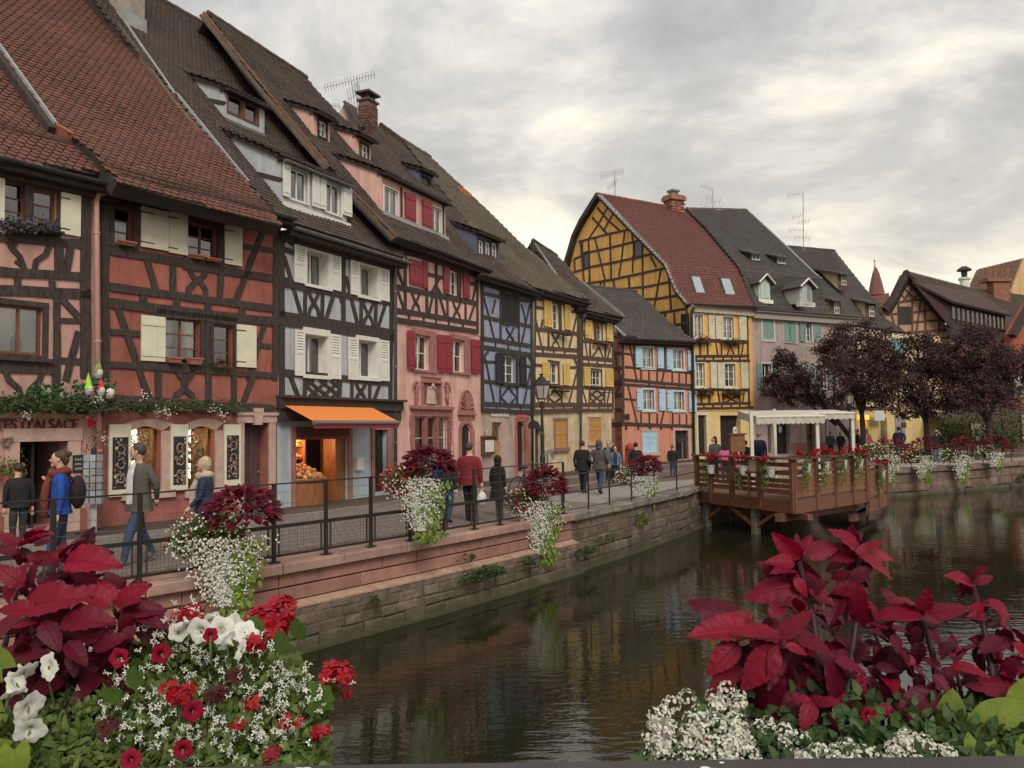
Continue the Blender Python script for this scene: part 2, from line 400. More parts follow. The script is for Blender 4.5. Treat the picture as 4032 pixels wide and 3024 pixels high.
    def walls(s):
        for key,zn in s.zones.items():
            F=zn['F'];u0,u1,v0,v1=zn['r'];ops=zn['open']
            us=sorted({u0,u1,*[min(max(x,u0),u1)for o in ops for x in o[:2]]});vs=sorted({v0,v1,*[min(max(x,v0),v1)for o in ops for x in o[2:4]]})
            b=MB()
            for i in range(len(us)-1):
                for j in range(len(vs)-1):
                    c=((us[i]+us[i+1])/2,(vs[j]+vs[j+1])/2)
                    if any(o[0]<c[0]<o[1]and o[2]<c[1]<o[3]for o in ops):continue
                    b.poly3([F.P(us[i],vs[j]),F.P(us[i+1],vs[j]),F.P(us[i+1],vs[j+1]),F.P(us[i],vs[j+1])])
            for o in ops:
                q=[(o[0],o[2]),(o[1],o[2]),(o[1],o[3]),(o[0],o[3])];d=o[4]
                for i in range(4):
                    j=(i+1)%4;b.poly3([F.P(*q[i]),F.P(*q[i],-d-0.04),F.P(*q[j],-d-0.04),F.P(*q[j])])
                if o[5]:
                    for sg in(0,1):
                        A=o[0]if sg==0 else o[1];C=(o[0]+o[1])/2;pts=[(A,o[3]),(A,o[3]-o[5])]
                        for k in range(1,7):
                            a=k/6;pts.append((A+(C-A)*a,o[3]-o[5]*(1-math.sin(a*math.pi/2))**1.0-0.0))
                        if sg==1:pts=pts[::-1]
                        b.prism(F,pts,-0.1,0.0015)
            top=[F.P(u0,v1),F.P(u1,v1),F.P(u1,v1,-0.4),F.P(u0,v1,-0.4)];bot=[F.P(u0,v0),F.P(u0,v0,-0.4),F.P(u1,v0,-0.4),F.P(u1,v0)]
            b.poly3(top).poly3(bot)
            b.poly3([F.P(u0,v0),F.P(u0,v1),F.P(u0,v1,-0.6),F.P(u0,v0,-0.6)]).poly3([F.P(u1,v0),F.P(u1,v0,-0.6),F.P(u1,v1,-0.6),F.P(u1,v1)])
            b.build('wall',zn['m'],s.e)
    def core(s,z1,depth=7.0,n=-1.15,u0=None,u1=None,m=None):
        b=MB();b.box(s.F,(u0 if u0 is not None else 0.02),(u1 if u1 is not None else s.w-0.02),0,z1,-depth,n);b.build('inner_wall',m or DARKIN,s.e)
    def door(s,z,a,b,m=BLACKW,panels=3,glassed=False,depth=0.25,arch=0.0,name='door',room=None):
        u0,u1,v0,v1=s.opening(z,a,b,depth,arch);F=s.zones[z]['F'];d=-depth
        v0=max(v0,0.02)
        o=MB().box(F,u0-0.05,u1+0.05,v0,v1+0.02,d-0.06,d-0.005).build(name,m,s.e)
        pb=MB();w=u1-u0;h=v1-v0
        for i in range(2):
            for j in range(panels):
                x0=u0+w*(0.08+0.46*i);x1=x0+w*0.38;y0=v0+h*(0.06+0.92*j/panels);y1=y0+h*(0.92/panels-0.07)
                MB().box(F,x0,x1,y0,y1,d-0.02,d+0.014).build('panel',GLASS if(glassed and j>0)else m,o)
        MB().lathe(F.P(u1-w*0.1,v0+h*0.45,d),[(0.012,0),(0.03,0.03),(0.03,0.05),(0.01,0.06)],8,F.n).build('handle',ZINC,o)
        return o
def tile_mesh(w,L,mname,m,th=0.014,lift=0.030):
    # one beaver-tail tile: rounded lower end at v = 0, lying on n = 0
    b=MB();h=w*0.5*0.9
    prof=[(-h,L),(-h,w*0.36),(-h*0.72,w*0.13),(0,0),(h*0.72,w*0.13),(h,w*0.36),(h,L)]
    top=[Vector((u,v,lift*(1-v/L)+th))for u,v in prof]
    b.v+=top;b.f.append(tuple(range(7)))
    k=len(b.v)
    low=[Vector((u,v,lift*(1-v/L)*0.2))for u,v in prof[1:6]];b.v+=low
    for i in range(4):b.f.append((1+i,k+i,k+i+1,2+i))
    return b
def ridge_caps(e,a,b,m,r=0.11,n=None):
    a,b=Vector(a),Vector(b);L=(b-a).length;n=n or max(3,int(L/0.4));mb=MB()
    for i in range(n):
        p=a+(b-a)*(i/n);q=a+(b-a)*((i+1.08)/n);mb.tube([p+Vector((0,0,-0.02+U(-.01,.01))),q+Vector((0,0,-0.02))],[r*1.06,r*0.92],8)
    return mb.build('ridge_tiles',m,e,kind='stuff')
def tiled_roof(H,Rp,px,m,m_under,w=0.18,ex=0.15,nparts=0,holes=(),th=0.22,rough=0.006,ridge=None,ridge_m=None,back=True,uvpoly=None):
    poly=uvpoly or[Rp.uv(p)for p in px]
    b=MB();b.prism(Rp,poly,-th,-0.012);base=b.build('roof',m_under,H.e)
    u0=min(p[0]for p in poly);u1=max(p[0]for p in poly);v0=min(p[1]for p in poly);v1=max(p[1]for p in poly)
    tb=tile_mesh(w,ex*1.5,'t',m);tv=tb.v;tf=tb.f
    spots=[];r=0;v=v0
    while v<v1:
        u=u0+(w*0.5 if r%2 else 0)
        while u<u1+w:
            c=(u,v+ex*0.6)
            if inpoly(c,poly)and not any(inpoly(c,h)for h in holes):spots.append((u+U(-.006,.006),v+U(-.008,.008)))
            u+=w
        v+=ex;r+=1
    def mk(u,v):
        a=U(-0.035,0.035);ca,sa=math.cos(a),math.sin(a);dn=U(0,rough)
        sag=0.05*noise.noise(Vector((u*0.55,v*0.55,3.3)))
        return ca,sa,dn+sag
    if nparts:
        cen=CP;spots.sort(key=lambda s:(Rp.P(*s)-CP).length)
        vis=[]
        for s_ in spots:
            p=Rp.P(*s_)-CP;z=p.dot(FWD)
            if z>0 and abs(p.dot(RGT)/z)<0.585 and p.dot(UPV)/z<0.43:vis.append(s_)
        near=set(vis[:nparts]);
        tm=tb.mesh('tile',m)
        for(u,v)in vis[:nparts]:
            ca,sa,dn=mk(u,v);x=Rp.u*ca+Rp.v*sa;y=Rp.v*ca-Rp.u*sa
            obj('tile',tm,base,frame_mat(Rp.P(u,v,dn),x,y,Rp.n))
        spots=[s_ for s_ in spots if s_ not in near]
    V,Fc=[],[]
    for(u,v)in spots:
        ca,sa,dn=mk(u,v);k=len(V)
        for t in tv:V.append(Rp.P(u+t.x*ca-t.y*sa,v+t.x*sa+t.y*ca,t.z+dn))
        Fc+=[tuple(k+i for i in f)for f in tf]
    me=bpy.data.meshes.new('tiles');me.from_pydata(V,[],Fc);me.materials.append(m);me.update()
    obj('tiles',me,H.e if getattr(H,'flat',False)else base,kind='stuff')
    if ridge:
        a,c=[Rp.P(*Rp.uv(p),0.03)for p in ridge];ridge_caps(base,a,c,ridge_m or m)
        if back:
            h=Rp.n.copy();h.z=0;h.normalize();z=min(a.z,c.z)-Rp.o.z
            bb=MB();bb.slab([a,a-h*z*0.9-Vector((0,0,z)),c-h*z*0.9-Vector((0,0,z)),c],Vector((0,0,1)),0.12);bb.build('rear_slope',m_under,base)
    return base
def board(H,Rp,a,b,w,n0,n1,m,name='verge_board',parent=None):
    return MB().strip(Rp,[Rp.uv(a),Rp.uv(b)],w,n0,n1).build(name,m,parent or H.e)
def gutter(H,p,q,m=ZINC,r=0.075,name='gutter'):
    p,q=Vector(p),Vector(q);b=MB();n=5;d=(q-p).normalized();s=d.cross(Vector((0,0,1))).normalized()
    ang=[math.pi+math.pi*k/8 for k in range(9)]
    for P0 in(p,q):
        for a in ang:b.v.append(P0+s*math.cos(a)*r+Vector((0,0,math.sin(a)*r)))
        for a in ang:b.v.append(P0+s*math.cos(a)*r*0.86+Vector((0,0,math.sin(a)*r*0.86+0.004)))
    for k in range(8):
        b.f.append((k,k+1,18+k+1,18+k));b.f.append((9+k+1,9+k,27+k,27+k+1))
    b.f+=[(0,18,27,9),(8,17,35,26)]
    b.f.append(tuple(range(8,-1,-1)));b.f.append(tuple(18+i for i in range(9)))
    g=b.build(name,m,H.e,smooth=False)
    L=(q-p).length;k=max(2,int(L/0.8));bb=MB()
    for i in range(k):
        c=p+(q-p)*((i+0.5)/k);bb.tube([c+s*math.cos(a)*(r+0.006)+Vector((0,0,math.sin(a)*(r+0.006)))for a in ang[::2]],0.008,4)
    bb.build('bracket',m,H.e if getattr(H,'flat',False)else g)
    return g
def eave(H,Rp,F,u0,u1,drop=0.22,m=TIMBER,gm=ZINC,gut=True):
    # soffit and fascia under the tiles, then the gutter along the edge
    zb=Rp.o.z;n=(Rp.o-F.o).dot(F.n)
    MB().box(F,u0,u1,zb-drop,zb-0.09,0.01,n-0.02).build('eave_board',m,H.e)
    MB().box(F,u0,u1,zb-drop-0.10,zb-drop-0.003,0.01,0.10).build('cornice',m,H.e)
    if gut:gutter(H,F.P(u0,zb-0.035,n+0.06),F.P(u1,zb-0.055,n+0.06),gm)
def pipe(H,pts,m=ZINC,r=0.045):
    b=MB();b.tube(pts,r,8);
    o=b.build('downpipe',m,H.e,smooth=True)
    bb=MB();a,c=Vector(pts[-2]),Vector(pts[-1]);L=(c-a).length
    for i in range(3):
        p=a+(c-a)*((i+0.3)/3);d=(c-a).normalized();bb.tube([p-d*0.02,p+d*0.02],r*1.25,8)
    bb.build('collar',m,o)
    return o
def dormer(H,Rp,F,bl,br,tl,m_wall,m_roof,m_under,m_trim,pitch2=rad(22),wins=(),over=0.18,label=None,side=0.0,tw=0.18,tex=0.15,gut=True,beam=True,halfcheek=None,extra=0.0):
    """shed dormer: bl / br = where the front's foot stands on the roof, tl = top of the front at its left edge (pixels)"""
    a=Rp.hit(bl);D=Pl(a,F.u,F.v);u1=D.uv(br)[0];h=D.uv(tl)[1]
    p1=math.atan2(Rp.v.z,Vector((Rp.v.x,Rp.v.y)).length)
    x=h/(math.tan(p1)-math.tan(pitch2));hb=0.25
    d=obj('dormer',None,H.e,Matrix.Translation(a));
    if label:d['label']=label
    zn=dict(F=D,m=m_wall,r=[0,u1,-hb,h],open=[],n=0);key='d%d'%len(H.zones);H.zones[key]=zn
    for sg in(0,u1):
        b=MB();q=[(0,0),(0,h),(-x,h+x*math.tan(pitch2))]
        S=Pl(D.P(sg,0,0),-F.n,F.v);t=0.04
        b.prism(S,[(0.012,-hb),(-q[2][0],q[2][1]),(0.012,h)],-t if sg==0 else 0.0,0.0 if sg==0 else t)
        c=b.build('cheek',m_wall,d)
        if beam and sg==0:
            f=0.45;bb=MB();bb.strip(S,[(0.0,h*0.5),(x*0.52,h*0.52+x*0.5*math.tan(p1)*0.30)],0.12,-t-0.01,0.0-0.0+0.015);
            if beam=='bar':bb.build('cheek_beam',m_trim,d)
    # roof of the dormer
    D2=Pl(D.P(-0.12-side,h+0.06-over*math.tan(pitch2),over),F.u,F.v*math.sin(pitch2)-F.n*math.cos(pitch2))
    L=(x+over)/math.cos(pitch2)+extra;Hh=type('T',(),{})();Hh.e=d;Hh.flat=True
    # the tiles stop where this plane meets the main roof
    tiled_roof(Hh,D2,None,m_roof,m_under,tw,tex,0,th=0.10,uvpoly=[(0,0),(u1+0.24+side*2,0),(u1+0.24+side*2,L),(0,L)])
    MB().box(D,-0.10,u1+0.10,h-0.10,h+0.02,-0.1,0.05).build('dormer_beam',m_trim,d)
    if gut:gutter(Hh,D2.P(0,-0.03,-0.05),D2.P(u1+0.24+side*2,-0.03,-0.05),ZINC_DARK if gut=='dark' else ZINC,0.055)
    return key,D,u1,h,d
# ------------------------------------------------------------------ plan of the row of houses (metres)
PA,PB,PC,PD=(-8.18,17.0),(-5.61,20.7),(-3.38,25.2),(-1.08,30.36)
PE,PF,PG=(0.82,34.09),(2.96,37.79),(4.63,40.46)
PH,PI,PK=(5.63,44.5),(9.78,46.7),(13.68,48.95)
PM,PN=(21.2,53.2),(28.6,57.5)
_d=(Vector(PB)-Vector(PA)).normalized();P0=tuple(Vector(PA)-_d*6.0)
z1=Z(0,0,1.8436);z2=Z(0,600,1.8436);z3=Z(0,1350,1.8436);z4=Z(900,250,1.952);z5=Z(900,900,2.074);z6=Z(900,1500,1.843)
z7=Z(1800,900,2.074);z8=Z(1800,1500,2.074);r1=Z(2200,600,2.074);r2=Z(3032,850,2.074);r3=Z(2600,1500,2.5525);r4=Z(3232,1550,2.765)
s2=Z(1450,900,1.66);s3=Z(2000,1150,2.212);s4=Z(2600,1150,2.2125);s5=Z(2900,1500,4.148)
PL_PINK=mat('dusty pink plaster',(0.55,0.31,0.26),0.9,0.09,2.5,0.2,60,stain=0.18)
PL_RED=mat('brick red plaster',(0.37,0.120,0.090),0.9,0.12,2.2,0.25,60,stain=0.22)
PL_RED_G=mat('weathered red plaster',(0.36,0.125,0.10),0.9,0.10,3,0.2,90,stain=0.2)
PL_GREY=mat('blue grey plaster',(0.44,0.455,0.47),0.9,0.05,3,0.15,90,stain=0.08)
PL_GREY_G=mat('pale blue plaster',(0.42,0.50,0.54),0.9,0.05,3,0.15,90,stain=0.12)
PL_ROSE=mat('rose plaster',(0.70,0.41,0.35),0.9,0.06,2.0,0.15,60,stain=0.13)
PL_BLUE=mat('lavender blue plaster',(0.28,0.325,0.44),0.9,0.08,3,0.15,90,stain=0.1)
PL_STREET=mat('stained pink grey plaster',(0.48,0.37,0.33),0.9,0.12,2,0.2,90,stain=0.2)
PL_CREAM=mat('cream plaster',(0.70,0.55,0.32),0.9,0.06,3,0.15,90,stain=0.12)
PL_CREAM_G=mat('peeling cream plaster',(0.66,0.52,0.32),0.9,0.10,2,0.2,90,stain=0.22)
PL_SALMON=mat('salmon plaster',(0.55,0.235,0.155),0.9,0.05,3,0.12,90,stain=0.08)
PL_OCHRE=mat('ochre yellow plaster',(0.72,0.405,0.115),0.9,0.06,3,0.15,90,stain=0.10)
PL_LEMON=mat('pale yellow plaster',(0.70,0.52,0.23),0.9,0.06,3,0.12,90,stain=0.12)
PL_MAUVE=mat('mauve plaster',(0.40,0.30,0.275),0.9,0.06,3,0.12,90,stain=0.10)
T_RED=mat('red roof tile',(0.165,0.060,0.040),0.85,0.3,.8,0.2,60,c2=(0.075,0.043,0.036),stain=.3,isl_cols=[(0.085,0.045,0.036),(0.16,0.058,0.04),(0.115,0.052,0.04),(0.20,0.072,0.048),(0.135,0.055,0.04)])
T_BROWN=mat('weathered brown roof tile',(0.085,0.058,0.045),0.9,0.3,1.6,0.3,60,c2=(0.055,0.044,0.038),isl_cols=[(0.045,0.036,0.03),(0.085,0.055,0.042),(0.065,0.055,0.042),(0.12,0.085,0.062),(0.07,0.05,0.04)])
T_MOSS=mat('mossy roof tile',(0.115,0.098,0.066),0.95,0.3,1.4,0.3,60,c2=(0.085,0.062,0.046),isl_cols=[(0.08,0.06,0.045),(0.13,0.11,0.075),(0.10,0.085,0.055),(0.15,0.12,0.085)])
T_GREY=mat('grey brown roof tile',(0.075,0.066,0.058),0.9,0.3,1.4,0.3,60,c2=(0.055,0.05,0.046),isl_cols=[(0.05,0.045,0.042),(0.08,0.07,0.06),(0.065,0.058,0.052),(0.095,0.083,0.07)])
UNDER=mat('roof underlay',(0.04,0.03,0.025),0.95)
OCHREB=mat('ochre verge mortar',(0.13,0.10,0.07),0.9,0.2,4,0.3,30)
ORANGEB=mat('orange verge tile',(0.18,0.095,0.055),0.85,0.2,4,0.2,30)
# ================================================================== 1  pink souvenir-shop house at the left edge
H1=House('half_timbered_house','dusty pink half timbered house with souvenir shop at the left edge',P0,PA)
F1=H1.F.off(0.14);H1.F=F1
Rp1=roofplane(F1,z2(450,105),rad(46),0.4);ze=Rp1.o.z;Rp1=Rp1.off(-.06)
uR=F1.uv(z2(645,900))[0];ug=F1.uv(z3(300,540))[1]
H1.zone('up',PL_PINK,0,uR,ug,ze-0.1);H1.zone('gr',PL_PINK,0,uR,0,ug,-0.03)
H1.zone('pil',PL_PINK,uR+0.002,F1.uv(z2(722,900))[0],0,ze-0.15,-0.06)
H1.window('up',z2(20,190),z2(190,560),1,3,REDWOOD,0.12,0.07,TIMBER,frame=True)
H1.window('up',z2(242,255),z2(410,600),1,3,REDWOOD,0.12,0.07,TIMBER)
H1.window('up',z2(-20,1095),z2(305,1475),2,1,REDWOOD,0.10,0.10,TIMBER,sill=0.12,curtain=(0.0,1.0,0.49),label='wide window with lace curtain')
H1.shutter('up',z2(434,290),z2(572,615),'plain',CREAMP,label='open cream shutter');H1.shutter('up',z2(-60,150),z2(19,500),'plain',CREAMP)
H1.beams(z2,[(0.24,(618,245),(618,1640)),(0.2,(425,640),(425,905)),(0.2,(-200,595),(600,665)),(0.16,(510,680),(470,900)),(0.2,(-200,850),(600,905)),
  (0.12,(50,610),(80,690),(140,760),(175,860)),(0.12,(360,665),(330,740),(260,790),(240,880)),(0.22,(-200,990),(655,1030)),
  (0.14,(125,905),(125,985)),(0.14,(375,930),(375,1000)),(0.14,(600,940),(600,1010)),(0.15,(410,1060),(410,1659)),(0.15,(440,1060),(560,1190)),(0.12,(430,1220),(600,1225)),
  (0.16,(570,1300),(475,1659)),(0.14,(430,1510),(600,1520)),(0.24,(-200,1545),(400,1575)),(0.16,(205,220),(205,600)),(0.2,(-200,100),(640,240))],z='up')
H1.beams(z3,[(0.12,(30,190),(60,270),(130,330),(150,400)),(0.12,(310,200),(280,280),(215,340),(200,400)),(0.16,(400,150),(400,400)),(0.3,(-300,425),(640,470))],z='up')
for a in((95,650),(120,790)):H1.beam([z2(a[0]-15,a[1]),z2(a[0]+25,a[1]+25)],0.07,'up')
# shop front
u=H1.opening('gr',z3(135,718),z3(480,1330),1.2)
Fg=H1.zones['gr']['F'];G=MB();u0,u1,v0,v1=u;c=0.24
G.box(Fg,u0-c,u0,0,v1,-0.05,0.05).box(Fg,u1,u1+c,0,v1,-0.05,0.05).box(Fg,u0-c-0.03,u1+c+0.03,v1,v1+0.24,-0.05,0.06);G.build('door_surround',STONE_PINK,H1.e)
G=MB();WARMIN=mat('warm lit shop interior',(0.35,0.24,0.14),0.8,0.3,5)
f4=[Fg.P(u0,0.02,-0.3),Fg.P(u1,0.02,-0.3),Fg.P(u1,v1,-0.3),Fg.P(u0,v1,-0.3)];b4=[p-Fg.n*1.3 for p in f4]
G.poly3(b4)
for i in range(4):j=(i+1)%4;G.poly3([f4[i],b4[i],b4[j],f4[j]])
G.build('shop_room',WARMIN,H1.e)
GOODS=mat('mixed shop goods',(0.30,0.2,0.14),0.6,0.3,20,isl_cols=[(0.25,0.18,0.10),(0.40,0.04,0.03),(0.55,0.53,0.50),(0.06,0.04,0.03),(0.30,0.17,0.08),(0.5,0.45,0.42),(0.09,0.10,0.08),(.28,.20,.22)])
G=MB()
for i in range(150):
    a=Fg.P(U(u0+0.05,u1-0.05),U(0.1,v1-0.1),-1.0-U(0,.5));G.ball(a,U(.02,.05),seg=5,rings=4)
for i in range(40):
    a=Fg.P(u0+U(0.05,0.22),U(0.4,v1-0.1),-U(0.25,.6));G.ball(a,U(.03,.05),seg=5,rings=4)
G.build('hanging_goods',GOODS,H1.e,kind='stuff')
MB().box(Fg,u0+(u1-u0)*0.40,u0+(u1-u0)*0.46,0,v1,-0.34,-0.26).build('door_post',BLACKW,H1.e)
MB().box(Fg,F1.uv(z3(0,1300))[0]-1,u0-c,0.0,0.55,-0.02,0.03).build('plinth',PL_RED_G,H1.e)
MB().box(Fg,u1+c,uR,0.0,0.50,-0.02,0.03).build('plinth',PL_RED_G,H1.e)
tiled_roof(H1,Rp1,[z2(-250,10),z2(862,180),z1(830,1250),z1(560,930),z1(420,700),z1(-500,-300)],T_RED,UNDER,0.17,0.135,150)
board(H1,Rp1,z1(490,985),z1(822,1252),0.05,-0.02,0.06,LEAD,'flashing')
eave(H1,Rp1,F1,0,F1.uv(z2(850,180))[0],gm=ZINC_DARK)
H1.walls();H1.core(ze-0.3)
pipe(H1,[F1.off(0.25).hit(z2(815,215)),F1.off(0.2).hit(z2(810,285)),F1.off(0.1).hit(z2(720,300)),F1.off(0.08).hit(z2(700,350)),F1.off(0.08).hit(z3(722,1340))],mat('pink painted pipe',(0.5,0.27,0.22),0.5,0.08),0.055)
# shop sign lettering
def letters(name,txt,F,u,v,h,m,parent=None,n=0.012,ext=0.012,sx=1.0,font=None,align='LEFT'):
    cu=bpy.data.curves.new(name,'FONT');cu.body=txt;cu.size=1.0;cu.extrude=ext/h*0.5 if h else 0.01;cu.align_x=align;cu.bevel_depth=0.0
    ob=bpy.data.objects.new(name,cu);COL.objects.link(ob);dg=bpy.context.evaluated_depsgraph_get();me=bpy.data.meshes.new_from_object(ob.evaluated_get(dg))
    COL.objects.unlink(ob);bpy.data.objects.remove(ob)
    me.materials.clear();me.materials.append(m);k=h/0.72
    mw=frame_mat(F.P(u,v,n),F.u*k*sx,F.v*k,F.n*k)
    return obj(name,me,parent,mw)
SIGNRED=mat('dark red sign paint',(0.12,0.018,0.018),0.6,0.1)
a=Fg.uv(z3(560,625));a0=Fg.uv(z3(-42,632))
sg=letters('shop_lettering',"TES D'ALSACE",Fg,0,a[1],0.2,SIGNRED,H1.e,0.03,0.03)
w_=max(v.co.x for v in sg.data.vertices);k=(a[0]-a0[0])/(w_*0.2/0.72)
sg.matrix_basis=LOC[sg.name]=frame_mat(Fg.P(a[0]-w_*0.2/0.72*k,a[1],0.03),Fg.u*0.2/0.72*k,Fg.v*0.2/0.72,Fg.n*0.2/0.72)
# ================================================================== 2  brick red house
H2=House('half_timbered_house','brick red half timbered house with cream shutters and red tiled roof',PA,PB)
F=H2.F;Rp2=roofplane(F,z2(1300,330),rad(46),0.4);ze=Rp2.o.z;Rp2=Rp2.off(.24)
ug=F.uv(z3(1300,460))[1]
H2.zone('up',PL_RED,0,H2.w,ug,ze-0.1);H2.zone('gr',PL_RED_G,0,H2.w,0,ug,-0.04)
H2.window('up',z2(816,378),z2(962,690),1,3,REDWOOD,0.1,0.08,TIMBER,curtain=(0,.6,.49))
H2.window('up',z2(1357,500),z2(1572,805),2,3,REDWOOD,0.1,0.08,TIMBER)
H2.window('up',z2(1192,1190),z2(1450,1545),2,3,REDWOOD,0.1,0.10,TIMBER,curtain=(0,1,.3))
H2.window('up',z2(1548,1245),z2(1690,1565),1,3,REDWOOD,0.1,0.08,TIMBER)
H2.shutter('up',z2(1015,392),z2(1212,720),'plain');H2.shutter('up',z2(1218,430),z2(1350,752),'plain');H2.shutter('up',z2(1622,527),z2(1746,830),'plain')
H2.shutter('up',z2(1015,1180),z2(1187,1522),'plank',label='cream shutter with two battens');H2.shutter('up',z2(1710,1248),z2(1848,1565),'plain')
H2.beams(z2,[(0.26,(752,300),(752,1655)),(0.2,(2005,590),(1990,1655)),(0.22,(780,705),(1330,800)),(0.22,(1320,815),(1985,915)),(0.14,(1745,682),(1985,712)),(0.16,(1060,770),(1125,1000)),
  (0.18,(1252,800),(1252,1010)),(0.15,(1365,830),(1395,900),(1450,940),(1490,1000),(1490,1045)),(0.15,(1500,850),(1470,900),(1410,945),(1365,990),(1362,1030)),(0.18,(1600,865),(1590,1065)),
  (0.17,(1905,575),(1705,1085)),(0.2,(790,975),(1990,1135)),(0.24,(720,1085),(2010,1235)),(0.2,(1038,1010),(1038,1085)),(0.2,(1280,1040),(1280,1115)),(0.2,(1505,1075),(1505,1145)),(0.2,(1755,1105),(1755,1180)),
  (0.17,(845,1115),(1000,1560),(1060,1740)),(0.14,(795,1302),(1015,1318)),(0.16,(795,1540),(1990,1622)),(0.14,(1850,1395),(1965,1410)),(0.17,(1920,1240),(1800,1659)),
  (0.14,(1505,1200),(1505,1600)),(0.18,(800,690),(800,330)),(0.16,(985,345),(985,720)),(0.18,(1600,500),(1600,860)),(0.2,(1130,1160),(1720,1228)),(0.2,(790,320),(2000,560))],z='up')
H2.beams(z3,[(0.18,(1145,165),(1145,410)),(0.18,(1508,205),(1508,430)),(0.18,(1695,225),(1695,450)),(0.17,(1850,200),(1755,450)),(0.15,(1275,190),(1300,240),(1345,275),(1340,330),(1275,375),(1265,410)),
  (0.15,(1395,205),(1370,245),(1325,280),(1330,330),(1390,380),(1400,420)),(0.17,(1040,290),(1085,410)),(0.3,(735,420),(1990,490)),(0.14,(1035,430),(1035,520))],z='up')
BOXT=[]
def window_box(H,F,a,b,m=TERRA,n=0.1,d=0.16,nm='flower_box'):
    p,q=F.uv(a),F.uv(b);u0,u1,v0,v1=min(p[0],q[0]),max(p[0],q[0]),min(p[1],q[1]),max(p[1],q[1]);B=MB();t=0.02
    lo=[(u0+0.03,n+0.02),(u1-0.03,n+0.02),(u1-0.03,n+d-0.03),(u0+0.03,n+d-0.03)];hi=[(u0,n),(u1,n),(u1,n+d),(u0,n+d)];h2=[(u0+t,n+t),(u1-t,n+t),(u1-t,n+d-t),(u0+t,n+d-t)]
    L_=[F.P(x,v0,y)for x,y in lo];T_=[F.P(x,v1,y)for x,y in hi];I_=[F.P(x,v1,y)for x,y in h2];S_=[F.P(x,v1-0.04,y)for x,y in h2]
    B.poly3(L_)
    for i in range(4):
        j=(i+1)%4;B.poly3([L_[i],L_[j],T_[j],T_[i]]);B.poly3([T_[i],T_[j],I_[j],I_[i]]);B.poly3([I_[i],I_[j],S_[j],S_[i]])
    B.poly3(S_)
    B.box(F,u0-0.01,u1+0.01,v1-0.03,v1+0.004,n-0.012,n-0.001).box(F,u0-0.01,u1+0.01,v1-0.03,v1+0.004,n+d+0.001,n+d+0.012)
    o=B.build(nm,m,None);return o,(u0,u1,v0,v1)
for i,(a,b,w)in enumerate([((835,642),(955,692),'under the far left upper window'),((1365,742),(1456,786),'left of a pair on the upper sill'),((1466,766),(1570,806),'right of a pair on the upper sill'),((1192,1487),(1290,1532),'left of two on the middle sill'),((1342,1492),(1440,1546),'right of two on the middle sill')]):
    o,_=window_box(H2,F,z2(*a),z2(*b),n=0.03);tag(o,'terracotta window box of the red house, '+w,'flower box','terracotta window boxes')
# ground floor: two lit shop windows with arched stone frames, a door with keystone
Fg=H2.zones['gr']['F']
SHOPIN=mat('shop display backing',(0.34,0.24,0.15),0.8,0.3,6)
def shopwin(a,b,ca,cb,arch,cmat,lit=True):
    w,(u0,u1,v0,v1)=H2.window('gr',z3(*a),z3(*b),1,1,REDWOOD,0.2,room=SHOPIN,rd=0.9,arch=arch)
    x0,x1,y0,y1=H2.rect('gr',z3(*ca),z3(*cb));B=MB();n=8
    B.box(Fg,x0,u0,y0,v1-arch,-0.02,0.05).box(Fg,u1,x1,y0,v1-arch,-0.02,0.05).box(Fg,x0-0.05,x1+0.05,y0-0.02,v0,-0.02,0.09)
    for i in range(n):
        def arcp(t,o):
            return(x0+(x1-x0)*t if o else u0+(u1-u0)*t,(y1 if o else v1)-arch*(1-math.sin(math.pi*t)))
        p=[arcp(i/n,0),arcp((i+1)/n,0),arcp((i+1)/n,1),arcp(i/n,1)]
        if i==0:p[0]=(u0,v1-arch);
        B.prism(Fg,p,-0.02,0.052+0.001*(i%2))
    B.build('casing',cmat,w)
    if lit:
        L_=MB();L_.box(Fg,u0+(u1-u0)*0.70,u1-0.06,v0+0.1,v1-arch*0.5,-0.80,-0.78);L_.build('lit_panel',mat('lit display panel',(0.9,0.8,0.55),0.5,0.02,emit=(1.0,0.78,0.45),estr=2.2),w)
        dl=bpy.data.lights.new('display_lamp','POINT');dl.energy=7;dl.color=(1,.75,.42);dl.shadow_soft_size=.15;do=bpy.data.objects.new('display_lamp',dl);COL.objects.link(do);do.location=Fg.P((u0+u1)/2,v1-.25,-.4)
    g=MB()
    for i in range(110):g.ball(Fg.P(U(u0+.08,u1-.08),v0+abs(random.gauss(0,.5))*(v1-v0)*0.75+0.03,-U(.35,.7)),U(.02,.055),seg=6,rings=4)
    for i in range(7):
        c=Fg.P(U(u0+.15,u1-.15),U(v0+(v1-v0)*.5,v1-.15),-.3)
        for k in range(14):a_=k/14*6.28;g.ball(c+Fg.u*math.cos(a_)*.09*(1+.3*math.sin(a_))+Fg.v*math.sin(a_)*.10,.022,seg=5,rings=4)
    g.build('display_goods',GOODS,w,kind='stuff')
    return w
H2.glassm=glassmat('display window glass',(.9,.9,.88),-.02)
shopwin((940,605),(1165,1065),(895,552),(1243,1110),0.10,STONE_PINK);shopwin((1357,605),(1555,1045),(1352,548),(1610,1095),0.10,STONE_PINK)
H2.glassm=None
DISPB=mat('display board',(0.03,0.025,0.025),0.7,0.3,8)
